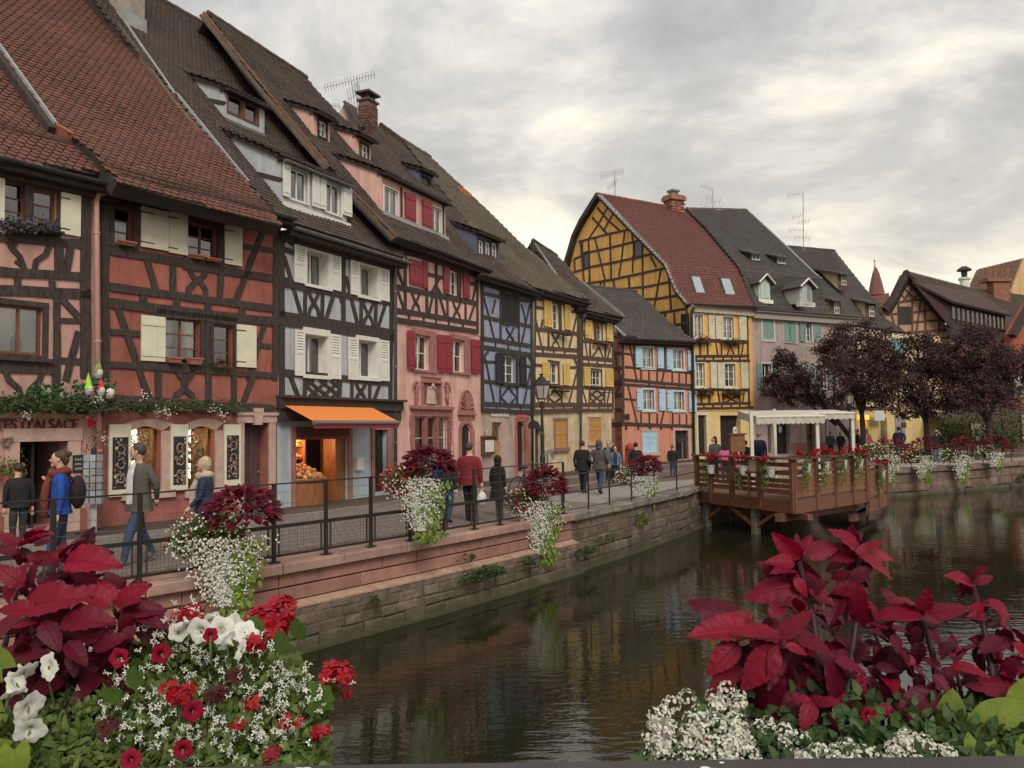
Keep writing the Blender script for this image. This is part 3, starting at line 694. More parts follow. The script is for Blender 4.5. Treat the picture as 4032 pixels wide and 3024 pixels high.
for i,(a,b)in enumerate([((782,592),(935,1108)),((1228,592),(1350,1073)),((1616,592),(1735,1030))]):
    u0,u1,v0,v1=H2.rect('gr',z3(*a),z3(*b));B=MB();B.box(Fg,u0,u1,v0,v1,0.02,0.07);o=B.build('display_shutter',CREAMP,H2.e)
    w=u1-u0;h=v1-v0;MB().box(Fg,u0+w*.14,u1-w*.14,v0+h*.1,v0+h*.82,0.071,0.08).build('display_board',DISPB,o)
    g=MB()
    for k in range(34):g.ball(Fg.P(U(u0+w*.2,u1-w*.2),U(v0+h*.12,v0+h*.8),0.09),U(.012,.035),U(.008,.02),U(.015,.04),seg=6,rings=4)
    for q in range(3):
        c=Fg.P((u0+u1)/2,v0+h*(.25+.2*q),0.1)
        for k in range(12):a_=k/12*6.28;g.ball(c+Fg.u*math.cos(a_)*.08+Fg.v*math.sin(a_)*.09,.02,seg=5,rings=4)
    g.build('hung_souvenirs',GOODS,o,kind='stuff')
PLUM=mat('plum door paint',(0.085,0.05,0.05),0.6,0.08)
H2.door('gr',z3(1765,580),z3(1945,1290),PLUM,1,depth=0.3)
u0,u1,v0,v1=H2.rect('gr',z3(1765,580),z3(1945,1290));c=.16
B=MB().box(Fg,u0-c,u0,0,v1,-.02,.05).box(Fg,u1,u1+c*1.2,0,v1,-.02,.05).box(Fg,u0-c-.03,u1+c*1.4,v1,v1+.17,-.02,.06).box(Fg,u0-c-.06,u1+c*1.6,v1+.17,v1+.24,-.02,.10);k=(u0+u1)/2
B.prism(Fg,[(k-.10,v1-.05),(k+.10,v1-.05),(k+.14,v1+.34),(k-.14,v1+.34)],.0,.12);B.build('door_surround',STONE_PINK,H2.e)
MB().box(Fg,0,u0-c,0,.34,-.02,.03).build('plinth',PL_RED_G,H2.e)
tiled_roof(H2,Rp2,[z1(850,1330),z1(2040,1640),z1(1930,1480),z1(1790,1330),z1(1480,960),z1(620,-60),z1(-200,-1000),z1(-950,-1000),z1(-400,-210),z1(0,350),z1(402,908),z1(530,985),z1(690,1130)],T_RED,UNDER,0.17,0.135,300,th=.3)
for a,b in(((-400,-210),(0,350)),((0,350),(400,908))):
    board(H2,Rp2,z1(*a),z1(*b),.05,-.03,.07,LEAD,'verge_flashing');board(H2,Rp2,z1(a[0]-16,a[1]+14),z1(b[0]-16,b[1]+14),.14,-.42,.0,TIMBER)
board(H2,Rp2,z1(400,912),z1(530,985),.06,-.2,.06,TERRA,'verge_tile')
eave(H2,Rp2,F,0.05,H2.w,gm=ZINC_DARK)
def guard(H,Rp,a,b,h=0.16):
    p,q=Rp.uv(a),Rp.uv(b);n=int(abs(q[0]-p[0])/0.07);G=MB();S=lambda t,k:Rp.P(p[0]+(q[0]-p[0])*t,p[1]+(q[1]-p[1])*t,0.03)+Vector((0,0,k))
    for k in(0.02,h*.35,h*.65,h):G.tube([S(0,k),S(1,k)],0.007,4)
    for i in range(n+1):G.tube([S(i/n,0),S(i/n,h)],0.006,4)
    G.build('snow_guard',mat('rusty guard',(0.085,0.055,0.045),0.8,0.2),H.e)
guard(H2,Rp2,z1(745,1215),z1(1985,1545));guard(H1,Rp1,z1(-40,930),z1(690,1120))
H2.walls();H2.core(ze-.3)
# ================================================================== 3  blue grey house with the bakery
H3=House('half_timbered_house','blue grey half timbered house with white shutters above the bakery awning',PB,PC)
H3.bw=.76;F=H3.F;Rp3=roofplane(F,z4(900,1368),rad(48),.42);ze=Rp3.o.z
ug=F.uv(z5(800,1440))[1]
H3.zone('up',PL_GREY,0,H3.w,ug,ze-.1);H3.zone('gr',PL_GREY_G,0,H3.w,0,ug,-.05)
for(fa,fb,oa,ob)in[((615,112),(825,515),(628,165),(785,490)),((1045,228),(1222,600),(1058,285),(1180,572)),((600,802),(818,1235),(612,858),(775,1205)),((1032,868),(1220,1250),(1050,905),(1178,1220))]:
    u0,u1,v0,v1=H3.rect('up',z5(*fa),z5(*fb));w,(a,b,c,d)=H3.window('up',z5(*oa),z5(fb[0]-16,ob[1]),2,1,WHITEP,.24,curtain=(0,1,.28)if fa[1]<300 else None)
    B=MB().box(F,u0,a,c,d,-.02,.06).box(F,b,u1,c,d,-.02,.06).box(F,u0,u1,d,v1,-.02,.065).box(F,u0-.02,u1+.02,v0,c,-.02,.085);B.build('casing',WHITEP,w)
    MB().box(F,a+.002,a+.018,c,d,-.2,.03).box(F,b-.018,b-.002,c,d,-.2,.03).box(F,a,b,d-.018,d-.002,-.2,.03).box(F,a,b,c+.002,c+.02,-.2,.03).build('reveal_lining',WHITEP,w)
for a,b in[((525,118),(618,455)),((825,192),(905,515)),((985,238),(1052,550)),((1222,305),(1300,600)),((532,825),(608,1205)),((820,860),(905,1232)),((966,888),(1046,1238)),((1222,908),(1300,1248))]:
    H3.shutter('up',z5(*a),z5(*b),'half',WHITEP)
def lyre(H,mp,cx,y0,y1,hw,z='up',w=.13,tilt=0):
    ym=(y0+y1)/2
    H.beam([mp(cx-hw,y0),mp(cx-hw*.55,y0+(ym-y0)*.55),mp(cx-hw*.1,ym-4),mp(cx+hw*.1,ym+4),mp(cx+hw*.7,y1-(y1-ym)*.5),mp(cx+hw*.95,y1+tilt)],w,z)
    H.beam([mp(cx+hw,y0+tilt*.6),mp(cx+hw*.55,y0+(ym-y0)*.55),mp(cx+hw*.1,ym-4),mp(cx-hw*.1,ym+4),mp(cx-hw*.7,y1-(y1-ym)*.5),mp(cx-hw*.95,y1)],w,z)
H3.beams(z5,[(.26,(430,60),(432,1420)),(.22,(1330,330),(1318,1420)),(.22,(935,230),(932,800)),(.16,(450,170),(525,195)),(.16,(450,415),(525,440)),(.2,(450,455),(1320,605)),
  (.17,(450,225),(590,705)),(.16,(625,480),(620,710)),(.16,(765,505),(760,735)),(.16,(858,520),(790,745)),(.17,(955,390),(1050,785)),(.16,(1080,590),(1078,800)),(.16,(1200,600),(1195,815)),(.16,(1280,610),(1215,820)),
  (.26,(410,705),(1345,850)),(.26,(400,755),(1345,895)),(.22,(410,1172),(1320,1262)),(.17,(500,1205),(575,1400)),(.16,(620,1225),(615,1405)),(.18,(905,1240),(898,1410)),(.16,(1005,1255),(1003,1410)),(.16,(1150,1265),(1148,1415)),(.16,(1235,1265),(1180,1415)),
  (.11,(635,1290),(760,1400)),(.11,(640,1235),(840,1400)),(.11,(740,1235),(890,1360)),(.11,(830,1240),(890,1290)),(.11,(690,1235),(640,1285)),(.11,(800,1245),(640,1385)),(.11,(885,1260),(730,1400)),(.11,(890,1330),(820,1400)),
  (.14,(915,560),(915,600)),(.18,(440,60),(520,120))],z='up')
lyre(H3,z5,692,505,715,45,tilt=15);lyre(H3,z5,1137,600,800,42,tilt=12);lyre(H3,z5,1075,1262,1405,40)
MB().box(F,-.06,H3.w+.14,ug-.12,ug+.14,-.02,.16).box(F,-.08,H3.w+.2,ug+.14,ug+.20,-.02,.26).build('shop_fascia',TIMBER,H3.e)
MB().box(F,-.04,H3.w+.1,ug-.42,ug-.121,-.02,.10).build('shop_fascia',TIMBER,H3.e)
# bakery window (lit) and side door
Fg=H3.zones['gr']['F']
w_,(u0,u1,v0,v1)=H3.window('gr',z6(482,335),z6(870,905),1,1,REDWOOD,.12,frame=False,glass=False,rd=1.6,room=mat('bakery room',(0.22,0.09,0.04),.7,.2,4))
B=MB();c=.15;B.box(Fg,u0-c,u0,0,v1,-.02,.04).box(Fg,u1,u1+c,0,v1,-.02,.04);B.build('door_surround',STONE_RED,H3.e)
hh=v1-v0;MB().box(Fg,u0,u1,v1-hh*.12,v1,-.1,.05).build('shop_header',TIMBER_BROWN,H3.e);MB().box(Fg,u0,u1,v1-hh*.15,v1-hh*.12,-.1,.07).build('header_trim',REDP,H3.e)
BREAD=mat('bakery goods',(0.5,0.25,0.08),.6,.3,20,isl_cols=[(.55,.28,.08),(.65,.45,.2),(.5,.12,.06),(.7,.5,.28),(.42,.18,.05),(.6,.3,.2)])
WOODC=mat('honey wood counter',(.28,.11,.035),.45,.2,6,streak=(3,3,.5))
us=u0+(u1-u0)*.56
SH=obj('display_shelves',None,H3.e,Matrix.Translation(Fg.P(u0,0,-1)))
for k,v in enumerate((.42,.60,.76)):
    MB().box(Fg,u0,us,v1*v-.02,v1*v+.01,-1.15,-.75).build('shelf',WOODC,SH);g=MB()
    for i in range(46):g.ball(Fg.P(U(u0+.04,us-.04),v1*v+U(.03,.15),-U(.78,1.0)),U(.03,.06),seg=6,rings=4)
    g.build('jars',BREAD,SH,kind='stuff')
MB().box(Fg,us,us+.05,0,v1*.85,-1.2,-.7).build('shelf_post',WOODC,SH);MB().box(Fg,u1-.42,u1,0,v1*.85,-.5,-.1).build('door_leaf',WOODC,SH)
MB().box(Fg,u0,u1,.0,v1,-1.6,-1.55).build('back_panel',WOODC,SH)
lamp=bpy.data.lights.new('bakery_lamp','POINT');lamp.energy=42;lamp.color=(1,.60,.27);lamp.shadow_soft_size=.25;lo=bpy.data.objects.new('bakery_lamp',lamp);COL.objects.link(lo)
lo.location=Fg.P((u0+us)/2+.15,v1*.82,-.55);lo.rotation_euler=(0,0,0)
CT=obj('counter',None,H3.e,Matrix.Translation(Fg.P(u0,0,-.4)));um=(u0+us)/2;rr=(us-u0)/2+.12
zc=Fg.uv(z6(600,715))[1]
MB().lathe(Fg.P(um,0.02,-.40),[(rr*.92,0),(rr*.94,zc-.1),(rr*1.0,zc-.06),(rr*1.02,zc),(rr*.98,zc+.02)],24).build('counter_front',WOODC,CT,smooth=False)
g=MB()
for i in range(170):
    a_=U(0,6.28);q=math.sqrt(R())*rr*.85;h_=max(0,(1-q/rr))*.42
    g.ball(Fg.P(um+math.cos(a_)*q,zc+.04+h_*R(),-.40+math.sin(a_)*q),U(.035,.075),seg=6,rings=4)
g.build('pastries',BREAD,CT,kind='stuff')
H3.door('gr',z6(1053,355),z6(1150,800),BLACKW,3,depth=.14);x0,x1,y0,y1=H3.rect('gr',z6(1053,355),z6(1150,800))
MB().box(Fg,x0-.14,x0,0,y1,-.02,.04).box(Fg,x1,x1+.28,0,y1,-.02,.045).box(Fg,x0-.16,x1+.3,y1,y1+.13,-.02,.05).build('door_surround',STONE_RED,H3.e)
x0,x1,y0,y1=H3.rect('gr',z6(912,560),z6(962,645));MB().box(Fg,x0,x1,y0,y1,0,.10).build('letter_box',WHITEP,H3.e)
# striped-less orange awning
AWN=mat('orange awning canvas',(.92,.31,.075),.75,.04,20,.05,200,trans=.25)
Fa=F.off(.20);a=Fa.hit(z6(415,178));b=Fa.hit(z6(1040,182));ua,va=Fa.uv(z6(415,178));ub,_=Fa.uv(z6(1150,185))
Ff=F.off(1.05);ca,cv=Ff.uv(z6(565,292));
aw=obj('awning',None,H3.e,Matrix.Translation(a));aw['label']='plain orange shop awning'
cb_=ub-0.0;T=MB();n=12
for k in range(2):
    pass
ue=Fa.uv(z6(1046,182))[0];pa,pb=Fa.P(ua,va),Fa.P(ue,va);pc,pd=Ff.P(ua+.0,cv),Ff.P(ue,cv)
T.slab([pa,pc,pd,pb],Vector((0,0,1)),.012);T.build('canvas',AWN,aw)
MB().tube([pc-Vector((0,0,.03)),pd-Vector((0,0,.03))],.055,8).build('front_bar',mat('grey bar',(.16,.15,.145),.5,.05),aw)
MB().slab([pc-Vector((0,0,.08)),pc-Vector((0,0,.17)),pd-Vector((0,0,.17)),pd-Vector((0,0,.08))],F.n,.01).build('valance',REDP,aw)
for t in(.15,.85):
    p=pa+(pb-pa)*t-Vector((0,0,.15));q=pc+(pd-pc)*t-Vector((0,0,.06));mid=(p+q)/2+F.u*.2-Vector((0,0,.05));MB().tube([p,mid,q],.02,6).build('arm',WHITEP,aw)
# roof
tiled_roof(H3,Rp3,[z4(430,1205),z4(1365,1500),z4(1290,1390),z4(920,985),z4(600,640),z4(100,30),z1(1460,165),z1(1135,-10),z1(700,-260),z1(300,-500),z1(640,-30),z1(1480,950),z1(1800,1330)],T_BROWN,UNDER,.17,.14,300,ridge=(z1(300,-470),z1(1480,180)))
for a,b in(((715,-60),(1250,690)),((1250,690),(1785,1330))):
    board(H3,Rp3,z1(a[0]+25,a[1]),z1(b[0]+10,b[1]),.07,-.05,.075,LEAD,'verge_flashing');board(H3,Rp3,z1(a[0]-28,a[1]),z1(b[0]-22,b[1]),.11,-.12,.03,OCHREB)
eave(H3,Rp3,F,0,H3.w+.05)
# lower dormer, two white windows with shutters
key,D,du,dh,dm=dormer(H3,Rp3,F,z4(415,1075),z4(905,1215),z4(415,725),PL_GREY,T_BROWN,UNDER,TIMBER,rad(27),beam='bar')
for a,b in(((465,790),(605,1080)),((740,900),(862,1175))):H3.window(key,z4(*a),z4(*b),2,1,WHITEP,.08,.05,WHITEP,curtain=(0,1,.25))
for a,b in(((408,740),(462,1035)),((632,830),(686,1115)),((693,855),(738,1130)),((868,925),(935,1185))):H3.shutter(key,z4(*a),z4(*b),'plank',WHITEP)
MB().box(D,-.05,du+.05,-.1,.02,-.05,.12).build('dormer_sill',WHITEP,dm)
key,D,du,dh,dm=dormer(H3,Rp3,F,z1(1635,870),z1(1915,960),z1(1635,640),PL_GREY,T_BROWN,UNDER,TIMBER,rad(24),beam='bar',gut='dark')
for a,b in(((1655,675),(1760,855)),((1775,735),(1870,905))):H3.window(key,z1(*a),z1(*b),1,1,REDWOOD,.06,.04,REDWOOD)
MB().box(D,-.03,du+.03,-.12,.0,-.05,.07).build('dormer_sill',LEAD,dm)
c0=Rp3.hit(z1(960,190));CH=obj('chimney',None,H3.e,Matrix.Translation(c0))
MB().box(Pl(c0,F.u,F.v),-.32,.32,-.6,3.0,-.55,.1).build('chimney_stack',mat('rendered chimney',(.33,.29,.25),.9,.15,4,.2,40,stain=.2),CH);MB().box(Pl(c0,F.u,F.v),-.36,.36,-.4,.28,-.5,.14).build('flashing',LEAD,CH)
H3.walls();H3.core(ze-.3)
pz=F.off(.1);pipe(H3,[F.off(.42).hit(z5(1440,245)),F.off(.3).hit(z5(1400,290)),pz.hit(z5(1362,330)),pz.P(pz.uv(z5(1355,700))[0],.02)],ZINC,.05)
# ================================================================== 4  rose house with crimson shutters
H4=House('half_timbered_house','rose pink house with crimson shutters and carved sandstone portal',PC,PD)
H4.bw=.8;F=H4.F;Rp4=roofplane(F,z4(1650,1445),rad(49),.42);ze=Rp4.o.z
um=F.uv(z5(1700,805))[1];
H4.zone('up',PL_ROSE,0,H4.w,um,ze-.1,.02);H4.zone('gr',PL_ROSE,0,H4.w,0,um)
H4.shutter('up',z5(1467,245),z5(1572,475),'plank',REDP,label='closed crimson shutters');H4.shutter('up',z5(1574,258),z5(1612,490),'plank',REDP)
H4.window('up',z5(1792,330),z5(1868,555),2,2,WHITEP,.1,.05,TIMBER,curtain=(0,1,.4))
H4.shutter('up',z5(1745,290),z5(1790,538),'plank',REDP);H4.shutter('up',z5(1905,335),z5(1958,578),'plank',REDP)
H4.beams(z5,[(.2,(1440,190),(1440,680)),(.2,(1365,475),(2025,612)),(.2,(1365,668),(2032,778)),(.2,(1365,745),(2032,842)),(.17,(1612,260),(1615,700)),(.18,(1692,270),(1692,735)),(.15,(1783,560),(1785,745)),(.15,(1932,615),(1932,775)),(.16,(1888,320),(1888,600)),
  (.13,(1375,500),(1432,670)),(.12,(1665,545),(1630,700)),(.13,(1722,565),(1772,735)),(.12,(1368,330),(1430,480)),(.12,(2005,625),(1955,770)),(.14,(1620,370),(1745,400)),(.12,(1722,400),(1650,530)),(.12,(1700,480),(1745,560)),(.14,(1960,445),(2022,458)),(.12,(2015,470),(1985,600)),(.15,(2026,350),(2030,850)),
  (.12,(1470,690),(1470,745)),(.12,(1590,705),(1590,765)),(.12,(1692,720),(1692,780)),(.12,(1795,735),(1795,795)),(.12,(1910,755),(1910,815)),(.2,(1430,190),(2020,330))],z='up')
lyre(H4,z5,1525,525,680,33,tilt=12,w=.11);lyre(H4,z5,1860,590,750,32,tilt=10,w=.11)
for a,b,ca,cb in(((1510,858),(1640,1162),(1497,808),(1690,1178)),((1815,895),(1925,1180),(1805,852),(1965,1195))):
    w,(x0,x1,y0,y1)=H4.window('gr',z5(*a),z5(*b),2,2,WHITEP,.16);u0,u1,v0,v1=H4.rect('gr',z5(*ca),z5(*cb))
    MB().box(F,u0,x0,y0,y1,-.02,.035).box(F,x1,u1,y0,y1,-.02,.035).box(F,u0-.02,u1+.02,y1,v1,-.02,.04).box(F,u0-.03,u1+.03,v0-.03,y0,-.02,.08).build('casing',STONE_RED,w)
for a,b in(((1447,830),(1508,1155)),((1692,862),(1758,1180)),((1763,870),(1813,1182)),((1968,900),(2040,1190))):H4.shutter('gr',z5(*a),z5(*b),'plank',REDP,n=.05)
# carved portal window: surround with cornice, mullions, iron grille
w,(u0,u1,v0,v1)=H4.window('gr',z6(1342,255),z6(1592,560),3,2,WHITEP,.14,mull=False,curtain=(0,1,.3))
B=MB();c=.14
B.box(F,u0-c,u0,v0-.1,v1,-.02,.05).box(F,u1,u1+c,v0-.1,v1,-.02,.05).box(F,u0-c,u1+c,v1,v1+.22,-.02,.055).box(F,u0-c-.10,u1+c+.10,v1+.22,v1+.32,-.02,.14).box(F,u0-c-.06,u1+c+.06,v1+.18,v1+.22,-.02,.09).box(F,u0-c-.05,u1+c+.05,v0-.2,v0-.1,-.02,.12)
for t in(1/3,2/3):k=u0+(u1-u0)*t;B.box(F,k-.07,k+.07,v0,v1,-.1,.03)
for sg in(-1,1):
    k=u0-c if sg<0 else u1+c
    pts=[(k,v1+.1),(k+sg*.10,v1),(k+sg*.13,v1-.25),(k+sg*.06,v1-.45),(k+sg*.10,v1-.7),(k+sg*.03,v1-.95),(k,v1-1.0)]
    B.prism(F,pts if sg<0 else pts[::-1],-.01,.04)
B.build('stone_surround',STONE_RED,w)
G=MB();RUSTRED=mat('red iron grille',(.16,.03,.03),.6,.1);Fgr=F.off(.2)
for i in range(13):k=u0+(u1-u0)*i/12;G.tube([Fgr.P(k,v0,0),Fgr.P(k,v1-.02,0)],.008,4)
for v in(v0+.02,v0+(v1-v0)*.35,v0+(v1-v0)*.68,v1-.03):G.tube([Fgr.P(u0,v,0),Fgr.P(u1,v,0)],.009,4)
for i in range(9):
    k=u0+(u1-u0)*(i+.5)/9;hgt=.12+.13*math.sin(math.pi*(i+.5)/9)
    G.tube([Fgr.P(k+.07*math.cos(a)*(1-.05*a),v1+hgt*.5+.07*math.sin(a)+.02,.02)for a in[q*.6 for q in range(11)]],.008,4)
for k in(u0,u1):G.tube([Fgr.P(k,v1-.03,0),F.P(k,v1-.03,0)],.009,4);G.tube([Fgr.P(k,v0+.02,0),F.P(k,v0+.02,0)],.009,4)
G.build('grille',RUSTRED,w)
# the relief above it: niche with draped cloth and two winged figures
RE=obj('relief',None,H4.e,Matrix.Translation(F.hit(z5(1650,1350))))
x0,x1,y0,y1=H4.rect('gr',z5(1577,1255),z5(1722,1440))
MB().box(F,x0-.05,x0,y0,y1,-.02,.07).box(F,x1,x1+.05,y0,y1,-.02,.07).box(F,x0-.07,x1+.07,y1,y1+.06,-.02,.09).box(F,x0-.02,x1+.02,y1+.06,y1+.16,-.02,.05).box(F,x0-.05,x1+.05,y1+.16,y1+.20,-.02,.08).build('niche_frame',STONE_RED,RE)
MB().box(F,x0,x1,y0,y1,-.02,.012).build('niche',mat('dark sandstone',(.20,.095,.08),.9,.15,5),RE)
B=MB();n=17;xm=(x0+x1)/2
for j in range(9):
    t=j/8;ww=(x1-x0)*(.20+.13*t)
    for i in range(n):q=i/(n-1)*2-1;B.v.append(F.P(xm+q*ww,y1-.12-(y1-y0-.14)*t,.02+.07*(1-q*q)*(.6+.4*t)+.018*math.sin(q*11)*t))
for j in range(8):
    for i in range(n-1):k=j*n+i;B.f.append((k,k+1,k+n+1,k+n))
B.ball(F.P(xm,y1-.09,.08),.065,.065,.08,10,8).ball(F.P(xm-.13,y1-.16,.05),.06,.04,.05).ball(F.P(xm+.13,y1-.16,.05),.06,.04,.05)
B.build('draped_figure',STONE_PINK,RE,smooth=True)
for sg in(-1,1):
    c=F.uv(z5(1525 if sg<0 else 1775,1330));B=MB();Q=lambda a,b,n=.05:F.P(c[0]+sg*-a,c[1]+b,n)
    B.tube([Q(.02,.20),Q(.0,.08),Q(-.02,-.06),Q(.03,-.12)],[.035,.062,.055,.05],7);B.ball(Q(.05,.27),.05,.05,.06,8,6)
    B.tube([Q(.0,.15),Q(.12,.14),Q(.22,.20)],[.028,.024,.018],6);B.tube([Q(.02,.13),Q(.09,.05),Q(.15,.04)],[.026,.022,.016],6)
    B.tube([Q(.03,-.1),Q(.06,-.24),Q(.0,-.34),Q(-.03,-.46)],[.048,.042,.03,.018],7);B.tube([Q(-.01,-.1),Q(-.06,-.2),Q(-.04,-.34),Q(-.10,-.40)],[.045,.038,.028,.018],7)
    for k in range(5):B.tube([Q(-.04,.12),Q(-.10-.02*k,.16+.03*(4-k)),Q(-.18-.01*k,.20-.06*k)],[.02,.026,.008],6)
    B.build('winged_figure',STONE_RED,RE,smooth=True)
# arched doorway with shell
H4.door('gr',z6(1682,315),z6(1758,640),BLACKW,3,depth=.07,arch=.22)
u0,u1,v0,v1=H4.rect('gr',z6(1682,315),z6(1758,640));c=.14;B=MB();xm=(u0+u1)/2
B.box(F,u0-c,u0,0,v1-.2,-.02,.05).box(F,u1,u1+c+.1,0,v1-.2,-.02,.05)
for i in range(10):
    a0,a1=math.pi*i/10,math.pi*(i+1)/10;rx,ry=(u1-u0)/2,.22
    p=lambda a,o:(xm-math.cos(a)*(rx+o*c),v1-.2+math.sin(a)*(ry+o*c*.9));B.prism(F,[p(a0,0),p(a1,0),p(a1,1.1),p(a0,1.1)],-.02,.05+.001*(i%2))
yb=F.uv(z6(1735,245))[1];B.box(F,u0-c-.02,u1+c+.12,v1+.16,yb-.02,-.02,.045);B.box(F,u0-c-.08,u1+c+.18,yb-.02,yb+.04,-.02,.11).box(F,u0-c-.04,u1+c+.14,yb+.04,yb+.14,-.02,.06)
B.build('door_surround',STONE_RED,H4.e)
B=MB();rr=(u1-u0)/2+c+.04;y0=yb+.15;top=F.uv(z6(1738,65))[1];ry=top-y0
B.prism(F,[(xm+.05+rr*math.cos(math.pi*k/16),y0+ry*math.sin(math.pi*k/16))for k in range(17)],-.02,.03)
for k in range(9):a=math.pi*(k+.5)/9;B.tube([F.P(xm+.05,y0+.03,.04),F.P(xm+.05+math.cos(a)*rr*.86,y0+math.sin(a)*ry*.86,.045)],[.012,.05],6)
B.tube([F.P(xm+.05+rr*.95*math.cos(math.pi*k/16),y0+ry*.95*math.sin(math.pi*k/16),.03)for k in range(17)],.035,6);B.build('shell_relief',STONE_RED,H4.e)
MB().box(F,0,u0-c,0,.55,-.02,.035).box(F,u1+c+.1,H4.w,0,.55,-.02,.035).build('plinth',PL_STREET,H4.e)
tiled_roof(H4,Rp4,[z4(1280,1330),z4(1975,1565),z4(1900,1470),z4(1670,1190),z4(1330,880),z4(1130,620),z4(860,400),z4(690,230),z4(600,115),z4(370,-15),z1(1995,430),z1(1500,95),z4(200,120),z4(790,800),z4(945,985)],T_BROWN,UNDER,.17,.14,200,ridge=(z1(1500,95),z4(590,110)))
for a,b in((z1(1478,95),z4(340,280)),(z4(340,280),z4(770,800)),(z4(945,985),z4(1290,1335))):
    board(H4,Rp4,a,b,.075,-.05,.055,ORANGEB);board(H4,Rp4,(a[0]-10,a[1]+6),(b[0]-10,b[1]+6),.07,-.07,.02,OCHREB)
eave(H4,Rp4,F,0,H4.w,gm=ZINC_DARK)
key,D,du,dh,dm=dormer(H4,Rp4,F,z4(1178,1140),z4(1665,1325),z4(1178,835),PL_ROSE,T_BROWN,UNDER,TIMBER,rad(24),beam=False,gut='dark')
for a,b in(((1192,940),(1300,1195)),((1552,1090),(1635,1315))):H4.window(key,z4(*a),z4(*b),2,1,WHITEP,.06,.03,WHITEP,curtain=(0,1,.35))
for a,b in(((1345,985),(1425,1230)),((1480,1045),(1550,1285))):H4.shutter(key,z4(*a),z4(*b),'plank',REDP,n=.05)
H4.beam([z4(1325,950),z4(1325,1220)],.1,key);H4.beam([z4(1648,1080),z4(1648,1310)],.1,key)
MB().box(D,-.05,du+.05,-.1,.02,-.05,.12).build('dormer_sill',LEAD,dm)
for bl,br,tl,a,b in((z4(655,560),z4(775,600),z4(655,365),(690,430),(750,580)),(z4(985,710),z4(1090,755),z4(985,540),(1012,610),(1070,745))):
    key,D,du,dh,dm=dormer(H4,Rp4,F,bl,br,tl,PL_ROSE,T_BROWN,UNDER,TIMBER_BROWN,rad(22),beam=False,gut=False,over=.3)
    H4.window(key,z4(*a),z4(*b),2,2,WHITEP,.06,.06,TIMBER)
H4.walls();H4.core(ze-.3)
# small gabled roof and brick chimney with lid behind the rose house
bx=lambda x,y:at(z4(x,y),36.5)
SR=thing('roof_gable','small tiled gable top rising behind the rose house roof','roof',at(z4(930,430),36.5))
MB().prism(Pl(at(z4(880,420),36.5),(1,0,0),(0,0,1)),[(Pl(at(z4(880,420),36.5),(1,0,0),(0,0,1))).uv(z4(*p))for p in((850,375),(895,300),(1000,470),(1090,560),(900,480))],-3,0).build('gable',PL_STREET,SR)
a,b,c,d=[at(z4(*p),Y)for p,Y in(((890,282),36.3),((1020,360),39.5),((1160,560),38.5),((1030,480),35.3))]
MB().slab([a,d,c,b],(d-a).cross(b-a).normalized()if(d-a).cross(b-a).z>0 else-(d-a).cross(b-a).normalized(),.1).build('tiled_slope',T_BROWN,SR)
CHM=thing('chimney','brick chimney with arched open cap above the rose house','chimney',at(z4(1100,560),36.0));Fc=Pl(at(z4(1100,540),36.0),F.u,F.v);a=Fc.uv(z4(1035,540));b=Fc.uv(z4(1165,310));hw=.36;top=b[1]-.16
n=0;bm=MB().box(Pl((0,0,0),(1,0,0),(0,1,0)),-.115,.115,-.06,.06,-.05,.05).mesh('brick',BRICK)
MB().box(Fc,-hw+.02,hw-.02,-1.2,top,-hw*1.2+.02,hw*.2-.02).build('stack',mat('chimney mortar',(.16,.11,.085),.9,.1),CHM)
BRICKD=mat('sooty brick',(.135,.07,.052),.9,.2,5,.3,30,island=.35);bmd=MB().box(Pl((0,0,0),(1,0,0),(0,1,0)),-.115,.115,-.06,.06,-.05,.05).mesh('brick',BRICKD)
for r in range(int((top+1.0)/.125)):
    zz=-1.0+r*.125
    for uu,sc in(((-.24,1),(0,1),(.24,1))if r%2 else((-.305,.48),(-.12,1),(.12,1),(.305,.48))):obj('brick',bmd,CHM,frame_mat(Fc.P(uu,zz,hw*.2-.045),Fc.u*sc,-Fc.n,Fc.v))
    for nn,sc in(((-.12,1),(-.36,1))if r%2 else((-.06,.48),(-.24,1),(-.42,.48))):obj('brick',bmd,CHM,frame_mat(Fc.P(hw-.045,zz,nn+.05),Fc.n*sc,Fc.u,Fc.v));obj('brick',bmd,CHM,frame_mat(Fc.P(-hw+.045,zz,nn+.05),-Fc.n*sc,-Fc.u,Fc.v))
MB().box(Fc,-hw-.06,hw+.06,top,top+.08,-hw*1.2-.06,hw*.2+.06).build('collar',BRICKD,CHM)
for x in(-hw+.08,hw-.2):
    for y in(-hw*1.2+.08,hw*.2-.2):MB().box(Fc,x,x+.14,top+.08,top+.32,y,y+.12).build('post',BRICKD,CHM)
MB().box(Fc,-hw-.1,hw+.1,top+.32,top+.40,-hw*1.2-.1,hw*.2+.1).build('cap_slab',mat('concrete cap',(.09,.085,.08),.9,.2),CHM)
